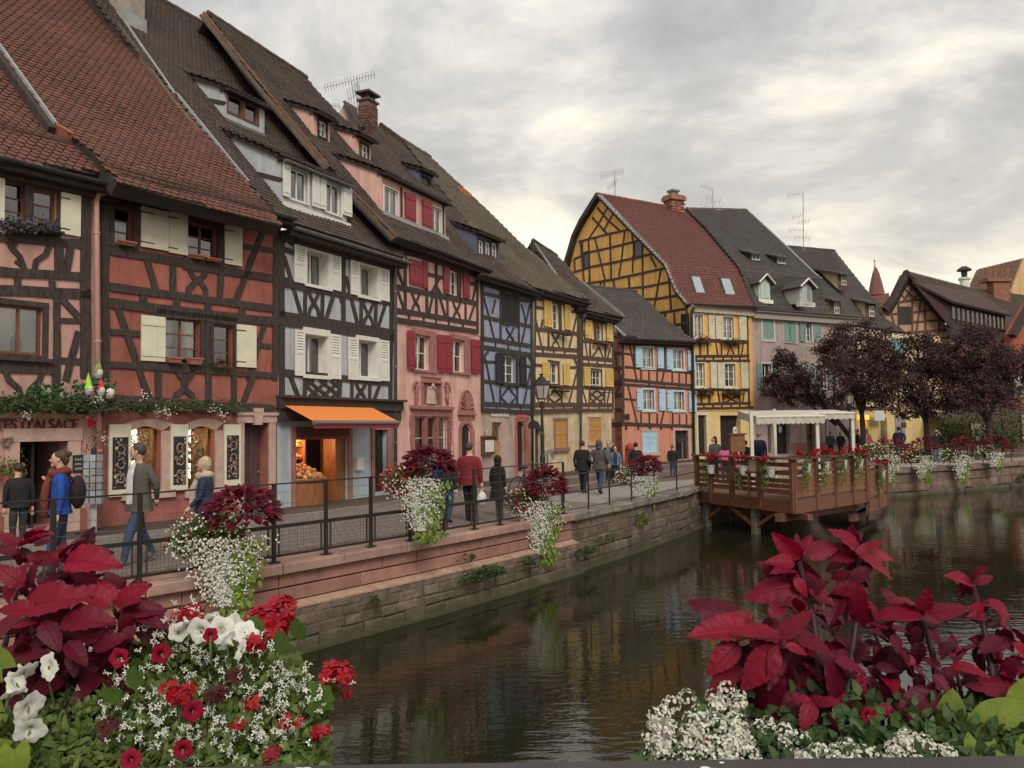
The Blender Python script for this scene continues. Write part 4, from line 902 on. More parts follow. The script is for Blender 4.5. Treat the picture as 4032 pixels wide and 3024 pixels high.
# ================================================================== 5  blue house
H5=House('half_timbered_house','lavender blue half timbered house with black shutters and restaurant door',PD,PE)
H5.bw=.78;F=H5.F;Rp5=roofplane(F,z7(450,440),rad(47),.42);ze=Rp5.o.z;ug=F.uv(z7(400,1490))[1]
H5.zone('up',PL_BLUE,0,H5.w,ug,ze-.1,.05);H5.zone('gr',PL_STREET,0,H5.w,0,ug)
DKSH=mat('black brown shutter paint',(.022,.018,.018),.6,.1)
H5.shutter('up',z7(360,508),z7(426,795),'louvre',DKSH);H5.shutter('up',z7(428,515),z7(494,800),'louvre',DKSH,label='closed dark louvred shutter')
H5.window('up',z7(368,1028),z7(480,1268),2,3,WHITEP,.16,.06,TIMBER,curtain=(0,1,.4),sill=.1)
H5.shutter('up',z7(302,1015),z7(363,1268),'louvre',DKSH,n=.06);H5.shutter('up',z7(497,1035),z7(552,1278),'louvre',DKSH,n=.06)
H5.beams(z7,[(.2,(203,430),(208,1490)),(.24,(606,540),(606,1500)),(.16,(352,490),(350,920)),(.16,(502,520),(500,950)),(.14,(205,528),(350,560)),(.14,(505,580),(605,598)),(.18,(205,720),(605,800)),(.2,(195,895),(605,960)),(.2,(195,965),(605,1032)),(.12,(215,560),(300,900)),(.12,(590,620),(525,930)),
  (.10,(310,580),(295,640),(285,690)),(.10,(520,620),(545,700),(555,780)),(.12,(215,1085),(360,1095)),(.12,(498,1110),(605,1130)),(.16,(215,1245),(605,1295)),(.16,(350,990),(350,1440)),(.16,(488,1000),(488,1450)),(.12,(225,1060),(300,1430)),(.12,(600,1130),(540,1440)),
  (.12,(415,1300),(355,1378),(415,1445)),(.12,(420,1300),(480,1378),(420,1445)),(.2,(200,1430),(605,1452)),(.18,(200,1482),(605,1500)),(.1,(310,920),(310,970)),(.1,(415,935),(415,985)),(.1,(510,950),(510,1000)),(.1,(320,1440),(320,1490)),(.1,(420,1445),(420,1495)),(.1,(515,1450),(515,1500)),(.12,(215,1050),(260,985)),(.12,(600,1080),(560,1010)),(.22,(205,420),(605,560))],z='up')
lyre(H5,z7,428,810,930,32,w=.11)
# doors, sign, downpipe
H5.door('gr',z8(278,338),z8(362,640),ORWOOD,2,glassed=True,depth=.10);u0,u1,v0,v1=H5.rect('gr',z8(278,338),z8(362,620));c=.12
MB().box(F,u0-c,u0,0,v1,-.02,.03).box(F,u1,u1+.34,0,v1,-.02,.035).box(F,u0-c,u1+.36,v1,v1+.18,-.02,.04).build('door_surround',STONE_PINK,H5.e)
H5.door('gr',z8(482,330),z8(552,735),BLACKW,3,depth=.10,arch=.15);u0,u1,v0,v1=H5.rect('gr',z8(482,330),z8(552,735))
REDST=mat('red painted stone',(.42,.125,.09),.85,.1,5,.2,60)
MB().box(F,u0-.13,u0,0,v1,-.02,.05).box(F,u1,u1+.34,0,v1,-.02,.055).prism(F,[(u0-.13,v1),(u1+.34,v1),(u1+.34,v1+.1),(u1+.2,v1+.26),((u0+u1)/2+.05,v1+.33),(u0,v1+.26),(u0-.13,v1+.1)],-.02,.05).build('door_surround',REDST,H5.e)
x0,x1,y0,y1=H5.rect('gr',z8(272,252),z8(412,292));SG=thing('restaurant_sign','white nameplate lettered La Fleur de Sel over the wooden door','sign',F.P(x0,y0,.03))
MB().box(F,x0,x1,y0,y1,.02,.06).build('board',mat('sign white',(.52,.50,.44),.6,.05),SG)
tx=letters('lettering','La Fleur de Sel',F,x0+.08,y0+.09,.17,IRON,SG,.064,.004);w_=max(v.co.x for v in tx.data.vertices);k=(x1-x0-.16)/w_
tx.matrix_basis=frame_mat(F.P(x0+.08,y0+.09,.064),F.u*k,F.v*.17/.72,F.n*.2)
a,b=F.uv(z8(190,462)),F.uv(z8(280,598));MC=thing('menu_case','brown wooden menu case with house-shaped top on the street wall','menu case',F.P(a[0],b[1],.03))
MB().box(F,a[0],b[0],b[1],a[1],.01,.15).build('case',TIMBER_RUST,MC);MB().box(F,a[0]+.07,b[0]-.07,b[1]+.1,a[1]-.1,.151,.158).build('menu_sheet',mat('menu paper',(.62,.60,.55),.6,.05),MC)
MB().prism(F,[(a[0]-.04,a[1]),(b[0]+.04,a[1]),(b[0]-.04,a[1]+.06),(a[0]+.04,a[1]+.06)],.0,.2).build('case_roof',TIMBER_RUST,MC)
xm=(a[0]+b[0])/2;B=MB();B.prism(F,[(xm-.14,a[1]+.06),(xm+.1,a[1]+.06),(xm+.12,a[1]+.2),(xm-.0,a[1]+.33),(xm-.13,a[1]+.2)],.04,.14);B.box(F,xm+.02,xm+.07,a[1]+.28,a[1]+.45,.06,.11);B.build('carved_ornament',mat('gilt wood',(.45,.38,.26),.6,.2),MC)
a,b=F.uv(z8(490,345)),F.uv(z8(560,390));HS=thing('hanging_sign','dark lantern-shaped sign hanging from an iron bracket above black door','sign',F.P(a[0],b[1],.4))
G=MB();G.tube([F.P(a[0]-.15,a[1]+.12,0),F.P(a[0]-.1,a[1]+.2,.3),F.P(a[0]+.1,a[1]+.12,.6)],.012,5).tube([F.P(a[0]-.15,a[1]-.25,0),F.P(a[0]-.1,a[1],.2),F.P(a[0],a[1]+.1,.45)],.01,5);G.build('bracket',IRON,HS)
Fh=Pl(F.P(a[0],b[1],.5),(1,0,0),(0,0,1));MB().prism(Fh,[(0,0),(.35,0),(.42,.1),(.36,.24),(.2,.32),(.05,.26),(-.06,.1)],0,.04).build('plate',IRON,HS)
MB().box(F,0,F.uv(z8(275,600))[0]-c,0,.5,-.02,.03).build('plinth',PL_STREET,H5.e)
tiled_roof(H5,Rp5,[z7(190,375),z7(640,495),z7(345,285),z4(1650,1010),z4(1330,600),z4(1165,480),z4(1090,600),z4(1330,880),z4(1670,1190),z4(1910,1480)],T_BROWN,UNDER,.18,.15,60,ridge=(z4(1160,470),z4(1330,590)))
eave(H5,Rp5,F,0,H5.w,gm=ZINC_DARK)
key,D,du,dh,dm=dormer(H5,Rp5,F,z4(1908,1455),z7(345,280),z4(1908,1290),mat('slate blue cheek',(.10,.11,.17),.8,.1),T_BROWN,UNDER,TIMBER,rad(22),beam=False,gut=False,over=.25)
for a,b in(((168,85),(215,215)),((222,100),(268,235)),((275,110),(325,255))):H5.window(key,z7(*a),z7(*b),2,2,WHITEP,.06,.04,TIMBER,mw=.02,curtain=(0,1,.45))
key,D,du,dh,dm=dormer(H5,Rp5,F,z4(1470,915),z4(1560,955),z4(1470,810),mat('slate blue cheek',(.10,.11,.17)),T_BROWN,UNDER,TIMBER,rad(20),beam=False,gut=False,over=.3)
H5.window(key,z4(1485,865),z4(1552,945),3,2,TIMBER,.05,.03,TIMBER,mw=.02)
H5.walls();H5.core(ze-.3)
G5=F.off(.1);pipe(H5,[F.off(.45).hit(z7(668,525)),F.off(.2).hit(z7(640,575)),G5.hit(z7(612,600)),G5.hit(z8(617,740))],mat('green grey pipe',(.05,.06,.055),.5,.15),.055)
# ================================================================== 6  cream house with yellow louvred shutters
H6=House('half_timbered_house','cream half timbered house with yellow louvred shutters and mossy roof',PE,PF)
H6.timber=TIMBER_BROWN;F=H6.F;Rp6=roofplane(F,z7(880,545),rad(46),.42);ze=Rp6.o.z;ug=F.uv(s3(420,1042))[1]
H6.zone('up',PL_CREAM,0,H6.w,ug,ze-.1,.06);H6.zone('gr',PL_CREAM_G,0,H6.w,0,ug)
H6.window('up',s3(376,92),s3(444,330),2,3,WHITEP,.12,.05,TIMBER_BROWN);H6.window('up',s3(356,612),s3(438,800),2,2,WHITEP,.12,.1,TIMBER_BROWN,curtain=(0,1,.5),sill=.12)
for a,b in(((303,70),(370,310)),((483,105),(535,335)),((290,605),(350,775)),((472,618),(524,815))):H6.shutter('up',s3(*a),s3(*b),'louvre',YELP,n=.06)
H6.beams(s3,[(.16,(238,60),(225,1040)),(.22,(610,130),(605,1045)),(.16,(455,95),(458,340)),(.14,(235,130),(305,140)),(.14,(535,165),(605,175)),(.18,(228,320),(610,362)),(.2,(228,482),(615,510)),(.2,(228,540),(615,565)),(.12,(235,215),(290,475)),(.12,(300,240),(285,320)),(.12,(600,190),(530,490)),(.12,(540,110),(535,340)),
  (.16,(350,330),(350,480)),(.16,(480,360),(478,490)),(.13,(225,635),(290,640)),(.13,(525,655),(605,655)),(.16,(225,818),(610,830)),(.12,(600,680),(530,965)),(.12,(225,700),(240,800)),(.12,(570,570),(605,650)),(.16,(350,830),(345,970)),(.16,(468,830),(465,970)),(.12,(405,850),(350,920),(405,965)),(.12,(405,850),(460,920),(405,965)),
  (.22,(222,982),(620,982)),(.2,(222,1040),(620,1025)),(.14,(300,500),(300,545)),(.14,(398,505),(398,550)),(.14,(490,515),(490,555)),(.14,(310,985),(310,1035)),(.14,(400,985),(400,1030)),(.14,(485,985),(485,1025)),(.14,(575,985),(575,1020)),(.22,(235,50),(610,120))],z='up')
lyre(H6,s3,413,360,482,32,w=.11)
for i,(a,b,t)in enumerate([((355,345),(495,385),'empty black iron window box below the upper cream house window'),((360,840),(492,872),'empty black iron window box below the middle cream house window')]):
    p,q=F.uv(s3(*a)),F.uv(s3(*b));G=MB();
    for v in(p[1],q[1]):G.tube([F.P(p[0],v,.08),F.P(p[0],v,.32),F.P(q[0],v,.32),F.P(q[0],v,.08)],.014,5)
    for k in range(9):x=p[0]+(q[0]-p[0])*k/8;G.tube([F.P(x,p[1],.32),F.P(x,q[1],.32),F.P(x,q[1],.08)],.01,4)
    G.box(F,p[0]+.05,q[0]-.05,q[1]+.02,p[1]-.05,.11,.29);o=G.build('window_box',IRON,None);tag(o,t,'window box','iron window boxes')
def closed_shutters(H,z,a,b,m,c=.1,cm=None,label=None,sill=True):
    x0,x1,y0,y1=H.rect(z,a,b);F=H.zones[z]['F'];xm=(x0+x1)/2
    for k,(p,q)in enumerate(((x0,xm-.006),(xm+.006,x1))):
        B=MB();fw=.05;n=-.01;t=.035;S=MB();sp=y0+(y1-y0)*.5
        B.box(F,p,p+fw,y0,y1,n,n+t).box(F,q-fw,q,y0,y1,n,n+t).box(F,p+fw,q-fw,y1-fw,y1,n,n+t).box(F,p+fw,q-fw,y0,y0+fw,n,n+t).box(F,p+fw,q-fw,sp-.03,sp+.03,n,n+t).box(F,p+fw,q-fw,y0+fw,sp-.03,n,n+.02)
        kx=max(6,int((y1-sp)/.075));h=(y1-fw-sp-.03)/kx
        for i in range(kx):y=sp+.03+h*i;S.slab([F.P(p+fw,y,n+t-.004),F.P(q-fw,y,n+t-.004),F.P(q-fw,y+h,n+.004),F.P(p+fw,y+h,n+.004)],F.n,.006)
        o=B.build('shutter',m,H.e);S.build('louvre',m,o,kind='stuff')
        if label:o['label']=label
    if cm:
        MB().box(F,x0-c,x0,y0,y1,-.02,.04).box(F,x1,x1+c,y0,y1,-.02,.04).box(F,x0-c-.03,x1+c+.03,y1,y1+c,-.02,.05).box(F,x0-c-.05,x1+c+.05,y0-.16,y0,-.02,.12).build('casing',cm,H.e)
closed_shutters(H6,'gr',s3(406,1115),s3(508,1352),ORWOOD,.1,mat('mauve window frame',(.25,.14,.12),.8,.1),'closed varnished pine shutters')
H6.door('gr',s3(240,1190),s3(302,1540),BLACKW,4,depth=.2);u0,u1,v0,v1=H6.rect('gr',s3(240,1190),s3(302,1540));MB().box(F,u0-.06,u0,0,v1,-.02,.03).box(F,u1,u1+.1,0,v1,-.02,.035).box(F,u0-.06,u1+.1,v1,v1+.1,-.02,.035).build('door_surround',TIMBER_BROWN,H6.e)
# bare patch where plaster has fallen off
B=MB();P_=[F.uv(s3(*p))for p in((320,1390),(380,1365),(408,1410),(400,1470),(380,1440),(352,1400),(355,1480),(348,1550),(330,1550),(335,1450))]
B.prism(F,P_[::-1]if False else P_,-.002,.004);B.build('bare_patch',mat('bare cement',(.22,.20,.18),.95,.2,6,.3,40),H6.e)
tiled_roof(H6,Rp6,[z7(625,480),z7(1085,582),z7(830,400),z7(690,260),z7(540,145),z4(1952,1090),z4(1560,730),z4(1335,590),z4(1650,1000),z7(345,280)],T_MOSS,UNDER,.2,.16,0,ridge=(z4(1330,588),z4(1545,722)))
eave(H6,Rp6,F,0,H6.w+.25,gm=ZINC_DARK)
g=Rp6.hit(z4(1820,1000));TP=MB();pn=Pl(g,Rp6.u,Rp6.v)
tiled_roof(H6,Rp6.off(.012),[z4(1755,955),z4(1800,955),z4(1885,1030),z4(1800,1005)],mat('new orange tile',(.45,.11,.045),.8,.15),UNDER,.2,.16,0,th=.02)
H6.walls();H6.core(ze-.3)
# ================================================================== 7  narrow cream house
H7=House('half_timbered_house','narrow cream half timbered house with plain yellow heart shutters',PF,PG)
H7.timber=TIMBER_BROWN;F=H7.F;Rp7=roofplane(F,z7(1180,705),rad(50),.38);ze=Rp7.o.z;ug=F.uv(s3(760,1040))[1]
H7.zone('up',PL_CREAM,0,H7.w+.25,ug,ze-.1,.05);H7.zone('gr',PL_CREAM_G,0,H7.w,0,ug)
H7.window('up',s3(724,262),s3(752,415),1,3,WHITEP,.1,.04,TIMBER_BROWN);H7.window('up',s3(780,272),s3(820,425),1,3,WHITEP,.1,.04,TIMBER_BROWN);H7.window('up',s3(716,672),s3(814,818),3,2,WHITEP,.1,.06,TIMBER_BROWN,curtain=(0,1,.5),sill=.1)
for a,b in(((662,240),(722,408)),((848,268),(902,435))):
    o=H7.shutter('up',s3(*a),s3(*b),'plain',YELP,n=.06);x0,x1,y0,y1=H7.rect('up',s3(*a),s3(*b));Fz=H7.zones['up']['F'];c=((x0+x1)/2,y0+(y1-y0)*.72)
    MB().prism(Fz,[(c[0],c[1]-.08),(c[0]+.05,c[1]),(c[0]+.03,c[1]+.04),(c[0],c[1]+.02),(c[0]-.03,c[1]+.04),(c[0]-.05,c[1])],.096,.099).build('heart',IRON,o)
for a,b in(((652,650),(706,820)),((844,665),(906,828))):H7.shutter('up',s3(*a),s3(*b),'louvre',YELP,n=.06)
H7.beams(s3,[(.16,(648,240),(640,1030)),(.2,(912,270),(912,1030)),(.12,(765,260),(765,425)),(.16,(645,425),(910,440)),(.2,(640,570),(915,592)),(.18,(640,628),(915,645)),(.11,(655,330),(690,565)),(.11,(900,440),(865,580)),(.11,(790,480),(730,570)),(.11,(790,480),(830,580)),(.14,(712,430),(712,570)),(.14,(845,440),(845,580)),
  (.14,(640,830),(912,838)),(.11,(650,850),(680,965)),(.11,(885,850),(860,965)),(.14,(708,830),(705,970)),(.14,(840,835),(838,970)),(.09,(715,880),(820,965)),(.09,(830,880),(720,965)),(.09,(772,850),(715,910)),(.09,(772,850),(830,905)),(.09,(715,925),(760,965)),(.09,(830,925),(790,965)),(.2,(638,980),(918,985)),(.16,(638,1030),(918,1025)),
  (.12,(700,590),(700,630)),(.12,(775,595),(775,635)),(.12,(842,600),(842,640)),(.12,(700,985),(700,1028)),(.12,(790,985),(790,1028)),(.12,(870,985),(870,1025))],z='up')
closed_shutters(H7,'gr',s3(700,1092),s3(808,1300),ORWOOD,.05,STONE_PINK,'closed pine shutters with louvred tops')
o,_=window_box(H7,F,s3(725,440),s3(875,478),IRON,.1,.2,'window_box');tag(o,'black window box with pots below the heart shutters','window box','iron window boxes')
p,q=F.uv(s3(712,850)),F.uv(s3(868,880));G=MB()
for v in(p[1],q[1]):G.tube([F.P(p[0],v,.06),F.P(p[0],v,.3),F.P(q[0],v,.3),F.P(q[0],v,.06)],.014,5)
for k in range(10):x=p[0]+(q[0]-p[0])*k/9;G.tube([F.P(x,p[1],.3),F.P(x,q[1],.3),F.P(x,q[1],.06)],.01,4)
tag(G.build('window_box',IRON,None),'empty iron window box under the narrow house middle window','window box','iron window boxes')
for i,x in enumerate((748,878)):
    c=F.off(.34).hit(s3(x,500));tag(MB().lathe(c,[(.05,0),(.08,.16),(.09,.16),(.09,.2)],10).build('flower_pot',TERRA,None),('left' if i==0 else 'right')+' small terracotta pot hanging below the heart shutters','pot','terracotta pots')
tiled_roof(H7,Rp7,[z7(995,655),z7(1365,725),z7(1200,622),z7(1000,430),z7(890,300),z7(812,228),z7(612,100),z7(640,170),z7(830,405)],T_BROWN,UNDER,.2,.16,0,ridge=(z7(612,98),z7(805,222)))
board(H7,Rp7,z7(1360,722),z7(1000,430),.07,-.03,.09,LEAD,'verge_flashing');board(H7,Rp7,z7(822,402),z7(628,125),.06,-.05,.07,LEAD,'verge_flashing')
gp=Rp7.hit(z7(612,100));GW=MB();GW.poly3([gp,Rp7.hit(z7(830,405)),Rp7.hit(z7(600,300)),at(z7(578,165),45)]);GW.build('gable',TIMBER_BROWN,H7.e)
eave(H7,Rp7,F,0,H7.w+.3,gm=ZINC_DARK)
H7.walls();H7.core(ze-.3)
MB().box(F.off(-.02),H7.w,H7.w+.25,ug-.3,ug,-.3,.03).build('corner_corbel',STONE_PINK,H7.e)
GP=F.off(.12);pipe(H7,[F.off(.4).hit(s3(678,200)),F.off(.2).hit(s3(650,240)),GP.hit(s3(630,260)),GP.hit(s3(637,1330)),GP.P(GP.uv(s3(637,1330))[0],.02)],mat('green grey pipe',(.05,.06,.055)),.055)
# ================================================================== 8  salmon house with blue shutters
H8=House('half_timbered_house','low salmon half timbered house with sky blue shutters',PH,PI)
H8.bw=.74;F=H8.F;Rp8=roofplane(F,z7(1650,905),rad(40),.45);ze=Rp8.o.z;ug=F.uv(z8(1600,355))[1]
S8=Pl((PH[0],PH[1],0),F.n,F.v)
H8.zone('up',PL_SALMON,0,H8.w,ug,ze-.05);H8.zone('gr',PL_SALMON,0,H8.w,0,ug,-.03)
for oa,ob,sa,sb in[((1510,972),(1600,1135),[((1449,960),(1506,1135)),((1630,972),(1683,1142))],0),((1760,992),(1848,1148),[((1704,982),(1757,1152)),((1876,996),(1938,1160))],0),
                       ((1515,1315),(1608,1480),[((1461,1312),(1510,1485)),((1641,1313),(1695,1486))],0),((1765,1332),(1852,1482),[((1708,1322),(1761,1492)),((1884,1326),(1950,1496))],0)]:
    H8.window('up',z7(*oa),z7(*ob),2,2,WHITEP,.16,.09,mat('pale blue casing',(.45,.52,.53),.6,.05),curtain=(0,1,.45),sill=.08)
    for a,b in sa:H8.shutter('up',z7(*a),z7(*b),'plain',BLUEP,n=.05)
H8.beams(z7,[(.22,(1350,900),(1355,1600)),(.14,(1365,1020),(1450,1030)),(.12,(1400,925),(1465,1230)),(.16,(1370,1130),(1925,1178)),(.2,(1365,1235),(1915,1282)),(.18,(1360,1272),(1915,1312)),(.13,(1365,1392),(1460,1400)),(.12,(1395,1290),(1470,1590)),(.12,(1500,1150),(1500,1240)),(.12,(1565,1155),(1565,1245)),(.12,(1632,1160),(1632,1250)),(.12,(1690,1160),(1670,1255)),(.12,(1755,1165),(1755,1262)),(.12,(1812,1170),(1812,1268)),(.12,(1868,1175),(1868,1272)),
  (.12,(1500,1500),(1500,1595)),(.12,(1568,1505),(1568,1600)),(.12,(1632,1510),(1632,1600)),(.12,(1690,1480),(1660,1600)),(.12,(1758,1510),(1758,1605)),(.12,(1815,1515),(1815,1610)),(.12,(1872,1515),(1872,1612)),(.12,(1695,960),(1695,1160)),(.16,(1445,960),(1445,1130)),(.22,(1345,1592),(1925,1618)),(.14,(1470,1270),(1470,1285)),(.12,(1565,1260),(1565,1300)),(.12,(1690,1275),(1690,1305)),(.12,(1808,1285),(1808,1312)),(.2,(1360,905),(1930,955))],z='up')
for x in(1380,1480,1575,1665,1755):H8.beam([z7(x,1600),z7(x,1640)],.13,'up')
closed_shutters(H8,'gr',z8(1512,412),z8(1632,582),BLUEP,.1,STONE_PINK,'closed sky blue shutters')
H8.door('gr',z8(1776,405),z8(1888,635),BLACKW,3,depth=.15);u0,u1,v0,v1=H8.rect('gr',z8(1776,405),z8(1888,635));Fg=H8.zones['gr']['F']
MB().box(Fg,u0-.16,u0,0,v1,-.02,.04).box(Fg,u1,u1+.22,0,v1,-.02,.045).box(Fg,u0-.18,u1+.24,v1,v1+.18,-.02,.05).build('door_surround',STONE_PINK,H8.e)
G=MB();
for i in range(8):
    for j in range(14):
        if(i*7+j*3)%5<3:c=(u0+.07+(u1-u0)*.36*i/7+(.0 if i<4 else .03),v0+.5+(v1-v0-.7)*j/13);G.tube([Fg.P(c[0]+.03*math.cos(q),c[1]+.05*math.sin(q),-.2)for q in(0,1.6,3.1,4.7,6.2)],.009,4)
G.build('door_grille',mat('pale blue ironwork',(.34,.42,.46),.5,.05),H8.e,kind='stuff')
o=MB().box(F,F.uv(z8(1366,270))[0],F.uv(z8(1403,310))[0],F.uv(z8(1366,315))[1],F.uv(z8(1366,270))[1],.05,.07).build('street_plate',IRON,None);tag(o,'small black street name plate on the salmon corner','sign')
# side wall and its timbers
zs=ze+.2;MB().poly3([S8.P(0,0),S8.P(-8,0),S8.P(-8,zs+2),S8.P(0,zs)]).build('side_wall',PL_SALMON,H8.e)
for a,b,w in[((1285,885),(1350,895),.14),((1290,1020),(1350,1010),.14),((1290,1140),(1350,1135),.14),((1280,1262),(1350,1245),.2),((1285,1358),(1350,1355),.14),((1280,1475),(1350,1475),.14),((1250,1598),(1350,1595),.2),((1282,1000),(1345,1240),.12),((1345,1260),(1285,1360),.12)]:
    p,q=S8.uv(z7(*a)),S8.uv(z7(*b));p=(max(p[0],-3),p[1]);MB().strip(S8,[p,q],w,-.02,.03+U(0,.01)).build('beam',TIMBER,H8.e)
tiled_roof(H8,Rp8,[z7(1365,885),z7(1955,925),z7(1700,740),z7(1570,610),z7(1465,515),z7(1300,500),z7(1040,468),z7(1150,590),z7(1365,725),z7(1275,800)],T_GREY,UNDER,.26,.22,60,ridge=(z7(1045,470),z7(1462,515)))
board(H8,Rp8,z7(1280,800),z7(1370,882),.1,-.2,.08,LEAD)
eave(H8,Rp8,F,-.2,H8.w,gm=ZINC_DARK)
H8.walls();H8.core(ze-.2,7.0,-1.2)
GP=F.off(.16);pipe(H8,[F.off(.45).hit(z7(1945,945)),F.off(.3).hit(z7(1925,975)),GP.hit(z7(1925,1010)),GP.hit(z8(1940,600)),GP.P(GP.uv(z8(1940,600))[0],.02)],mat('green grey pipe',(.05,.06,.055)),.06)
# ================================================================== 9  tall ochre house with the timbered gable
H9=House('half_timbered_house','tall ochre house with bare timbered gable and red tiled roof',PI,PK)
H9.bw=.74;F=H9.F;Gp=Pl((PI[0],PI[1],0),(.5,-.866,0),(0,0,1))
ec=Gp.hit(r1(1072,1238));ze=ec.z;ug=F.uv(s4(500,1035))[1]
H9.zone('up',PL_OCHRE,0,H9.w,ug,ze-.25,.04);H9.zone('gr',PL_LEMON,0,H9.w,0,ug)
CASE9=mat('cream stone casing',(.56,.50,.38),.8,.06)
for a,b,c in(((292,195),(372,398),1),((542,215),(640,405),1),((308,618),(388,825),1),((558,622),(656,826),1)):H9.window('up',s4(*a),s4(*b),2,3,WHITEP,.14,.1,CASE9,curtain=(0,1,.45),sill=.1)
CREAM9=mat('ivory shutter paint',(.60,.53,.40),.6,.08,4,.05,40,stain=.1)
for a,b in(((412,203),(469,410)),((473,206),(534,412)),((678,215),(746,420)),((428,612),(487,838)),((490,615),(551,840)),((693,612),(762,840))):H9.shutter('up',s4(*a),s4(*b),'half',CREAM9,n=.06)
H9.beams(s4,[(.2,(272,200),(285,1010)),(.18,(755,215),(772,1010)),(.2,(285,418),(765,440)),(.2,(295,560),(775,555)),(.2,(290,600),(780,598)),(.16,(345,440),(348,560)),(.16,(410,440),(410,560)),(.13,(480,440),(500,555)),(.14,(530,440),(532,555)),(.14,(680,440),(682,555)),(.12,(720,440),(705,555)),(.12,(580,545),(610,470),(640,545)),
  (.18,(300,845),(775,855)),(.16,(358,860),(358,975)),(.16,(425,860),(425,975)),(.13,(498,865),(520,970)),(.15,(545,865),(545,975)),(.15,(690,865),(690,975)),(.12,(730,865),(712,970)),(.10,(550,900),(680,965)),(.10,(685,900),(555,965)),(.10,(615,860),(550,930)),(.10,(615,860),(690,930)),(.2,(300,975),(785,968)),(.18,(300,1015),(810,1005)),
  (.15,(378,975),(378,1015)),(.15,(458,975),(458,1015)),(.15,(535,975),(535,1012)),(.15,(615,972),(615,1012)),(.15,(690,970),(690,1010)),(.14,(310,560),(310,600)),(.14,(385,560),(385,600)),(.14,(460,560),(460,600)),(.14,(545,560),(545,600)),(.14,(620,560),(620,600)),(.14,(690,560),(690,600))],z='up')
H9.door('gr',s4(325,1072),s4(404,1420),BLACKW,3,depth=.15);u0,u1,v0,v1=H9.rect('gr',s4(325,1072),s4(404,1420));MB().box(F,u0-.12,u0,0,v1,-.02,.03).box(F,u1,u1+.14,0,v1,-.02,.035).box(F,u0-.14,u1+.16,v1,v1+.14,-.02,.04).build('door_surround',CASE9,H9.e)
gd=H9.door('gr',s4(520,1075),s4(708,1440),BLACKW,4,depth=.35,name='garage_door');u0,u1,v0,v1=H9.rect('gr',s4(520,1075),s4(708,1440));Fd=F.off(-.33);c=Fd.uv(s4(650,1207))
MB().prism(Fd,[(c[0]+.17*math.cos(q*.5236),c[1]+.24*math.sin(q*.5236))for q in range(12)],0,.01).build('oval_plate',WHITEP,gd);MB().box(Fd,c[0]-.1,c[0]+.1,c[1]-.03,c[1]+.03,.011,.014).build('plate_bar',IRON,gd)
MB().box(F,0,H9.w+.15,ze-.45,ze-.12,0,.22).box(F,0,H9.w+.2,ze-.12,ze-.05,0,.34).build('eave_moulding',mat('stone cornice',(.42,.36,.28),.85,.08,4,.1,40),H9.e)
gutter(H9,F.P(-.2,ze-.03,.42),F.P(H9.w+.2,ze-.05,.42),ZINC_DARK)
# gable wall outline
gpx=[(1072,1255),(1045,1210),(990,1130),(940,1010),(893,920),(780,790),(590,600),(352,365),(215,580),(150,700),(115,830),(90,945)]
go=[Gp.uv(r1(*p))for p in gpx];base=[(go[-1][0]-.0,6.0),(0,6.0)];B=MB();B.prism(Gp,([(0,0)]+go+[(go[-1][0],0)]),-.3,0);B.build('gable_wall',PL_OCHRE,H9.e)
def gb(*pts,w=.135):H9.k+=1;MB().hewn(Gp,[Gp.uv(r1(*p))for p in pts],w,-.02,.03+.002*(H9.k%7)).build('beam',TIMBER,H9.e)
for p in[((165,730),(400,668),(600,625)),((130,870),(255,815),(420,778),(600,735)),((680,850),(420,905),(260,935),(110,985)),((800,820),(690,845)),((895,940),(690,985),(430,1040),(215,1075)),((950,1050),(700,1100),(400,1125)),((1000,1165),(800,1195),(700,1200)),((1050,1275),(800,1315)),((1055,1392),(920,1415)),
          ((420,668),(432,1040)),((245,705),(258,1090)),((178,720),(210,1075)),((600,630),(605,735)),((605,840),(605,985)),((685,750),(690,1195)),((895,940),(920,1300)),((945,1310),(950,1430)),((575,1010),(580,1130)),((372,1040),(375,1110)),
          ((298,705),(340,870),(380,1040)),((540,650),(520,830),(495,1010)),((835,960),(800,1170),(775,1290)),((750,850),(800,940)),((445,1045),(465,1125)),((875,1315),(865,1380)),((350,1055),(340,1100)),
          ((315,450),(400,550),(500,640)),((275,530),(330,590),(400,668)),((408,435),(330,580),(250,700)),((455,485),(375,625)),((195,725),(195,830)),((130,870),(135,970)),((990,1130),(1050,1275)),((1040,1200),(1062,1560)),((255,940),(250,1080))]:gb(*p)
for a,b in(((618,735),(685,845)),((205,825),(248,935))):
    p,q=Gp.uv(r1(*a)),Gp.uv(r1(*b));u0,u1,v0,v1=min(p[0],q[0]),max(p[0],q[0]),min(p[1],q[1]),max(p[1],q[1]);c=.08
    w=MB().box(Gp,u0-c,u0,v0-c,v1+c,0,.07).box(Gp,u1,u1+c,v0-c,v1+c,0,.07).box(Gp,u0,u1,v1,v1+c,0,.07).box(Gp,u0,u1,v0-c,v0,0,.07).build('window',TIMBER,H9.e)
    MB().box(Gp,u0,u1,v0,v1,.005,.02).build('pane',mat('black glass',(.02,.022,.024),.15,.1,spec=.6),w)
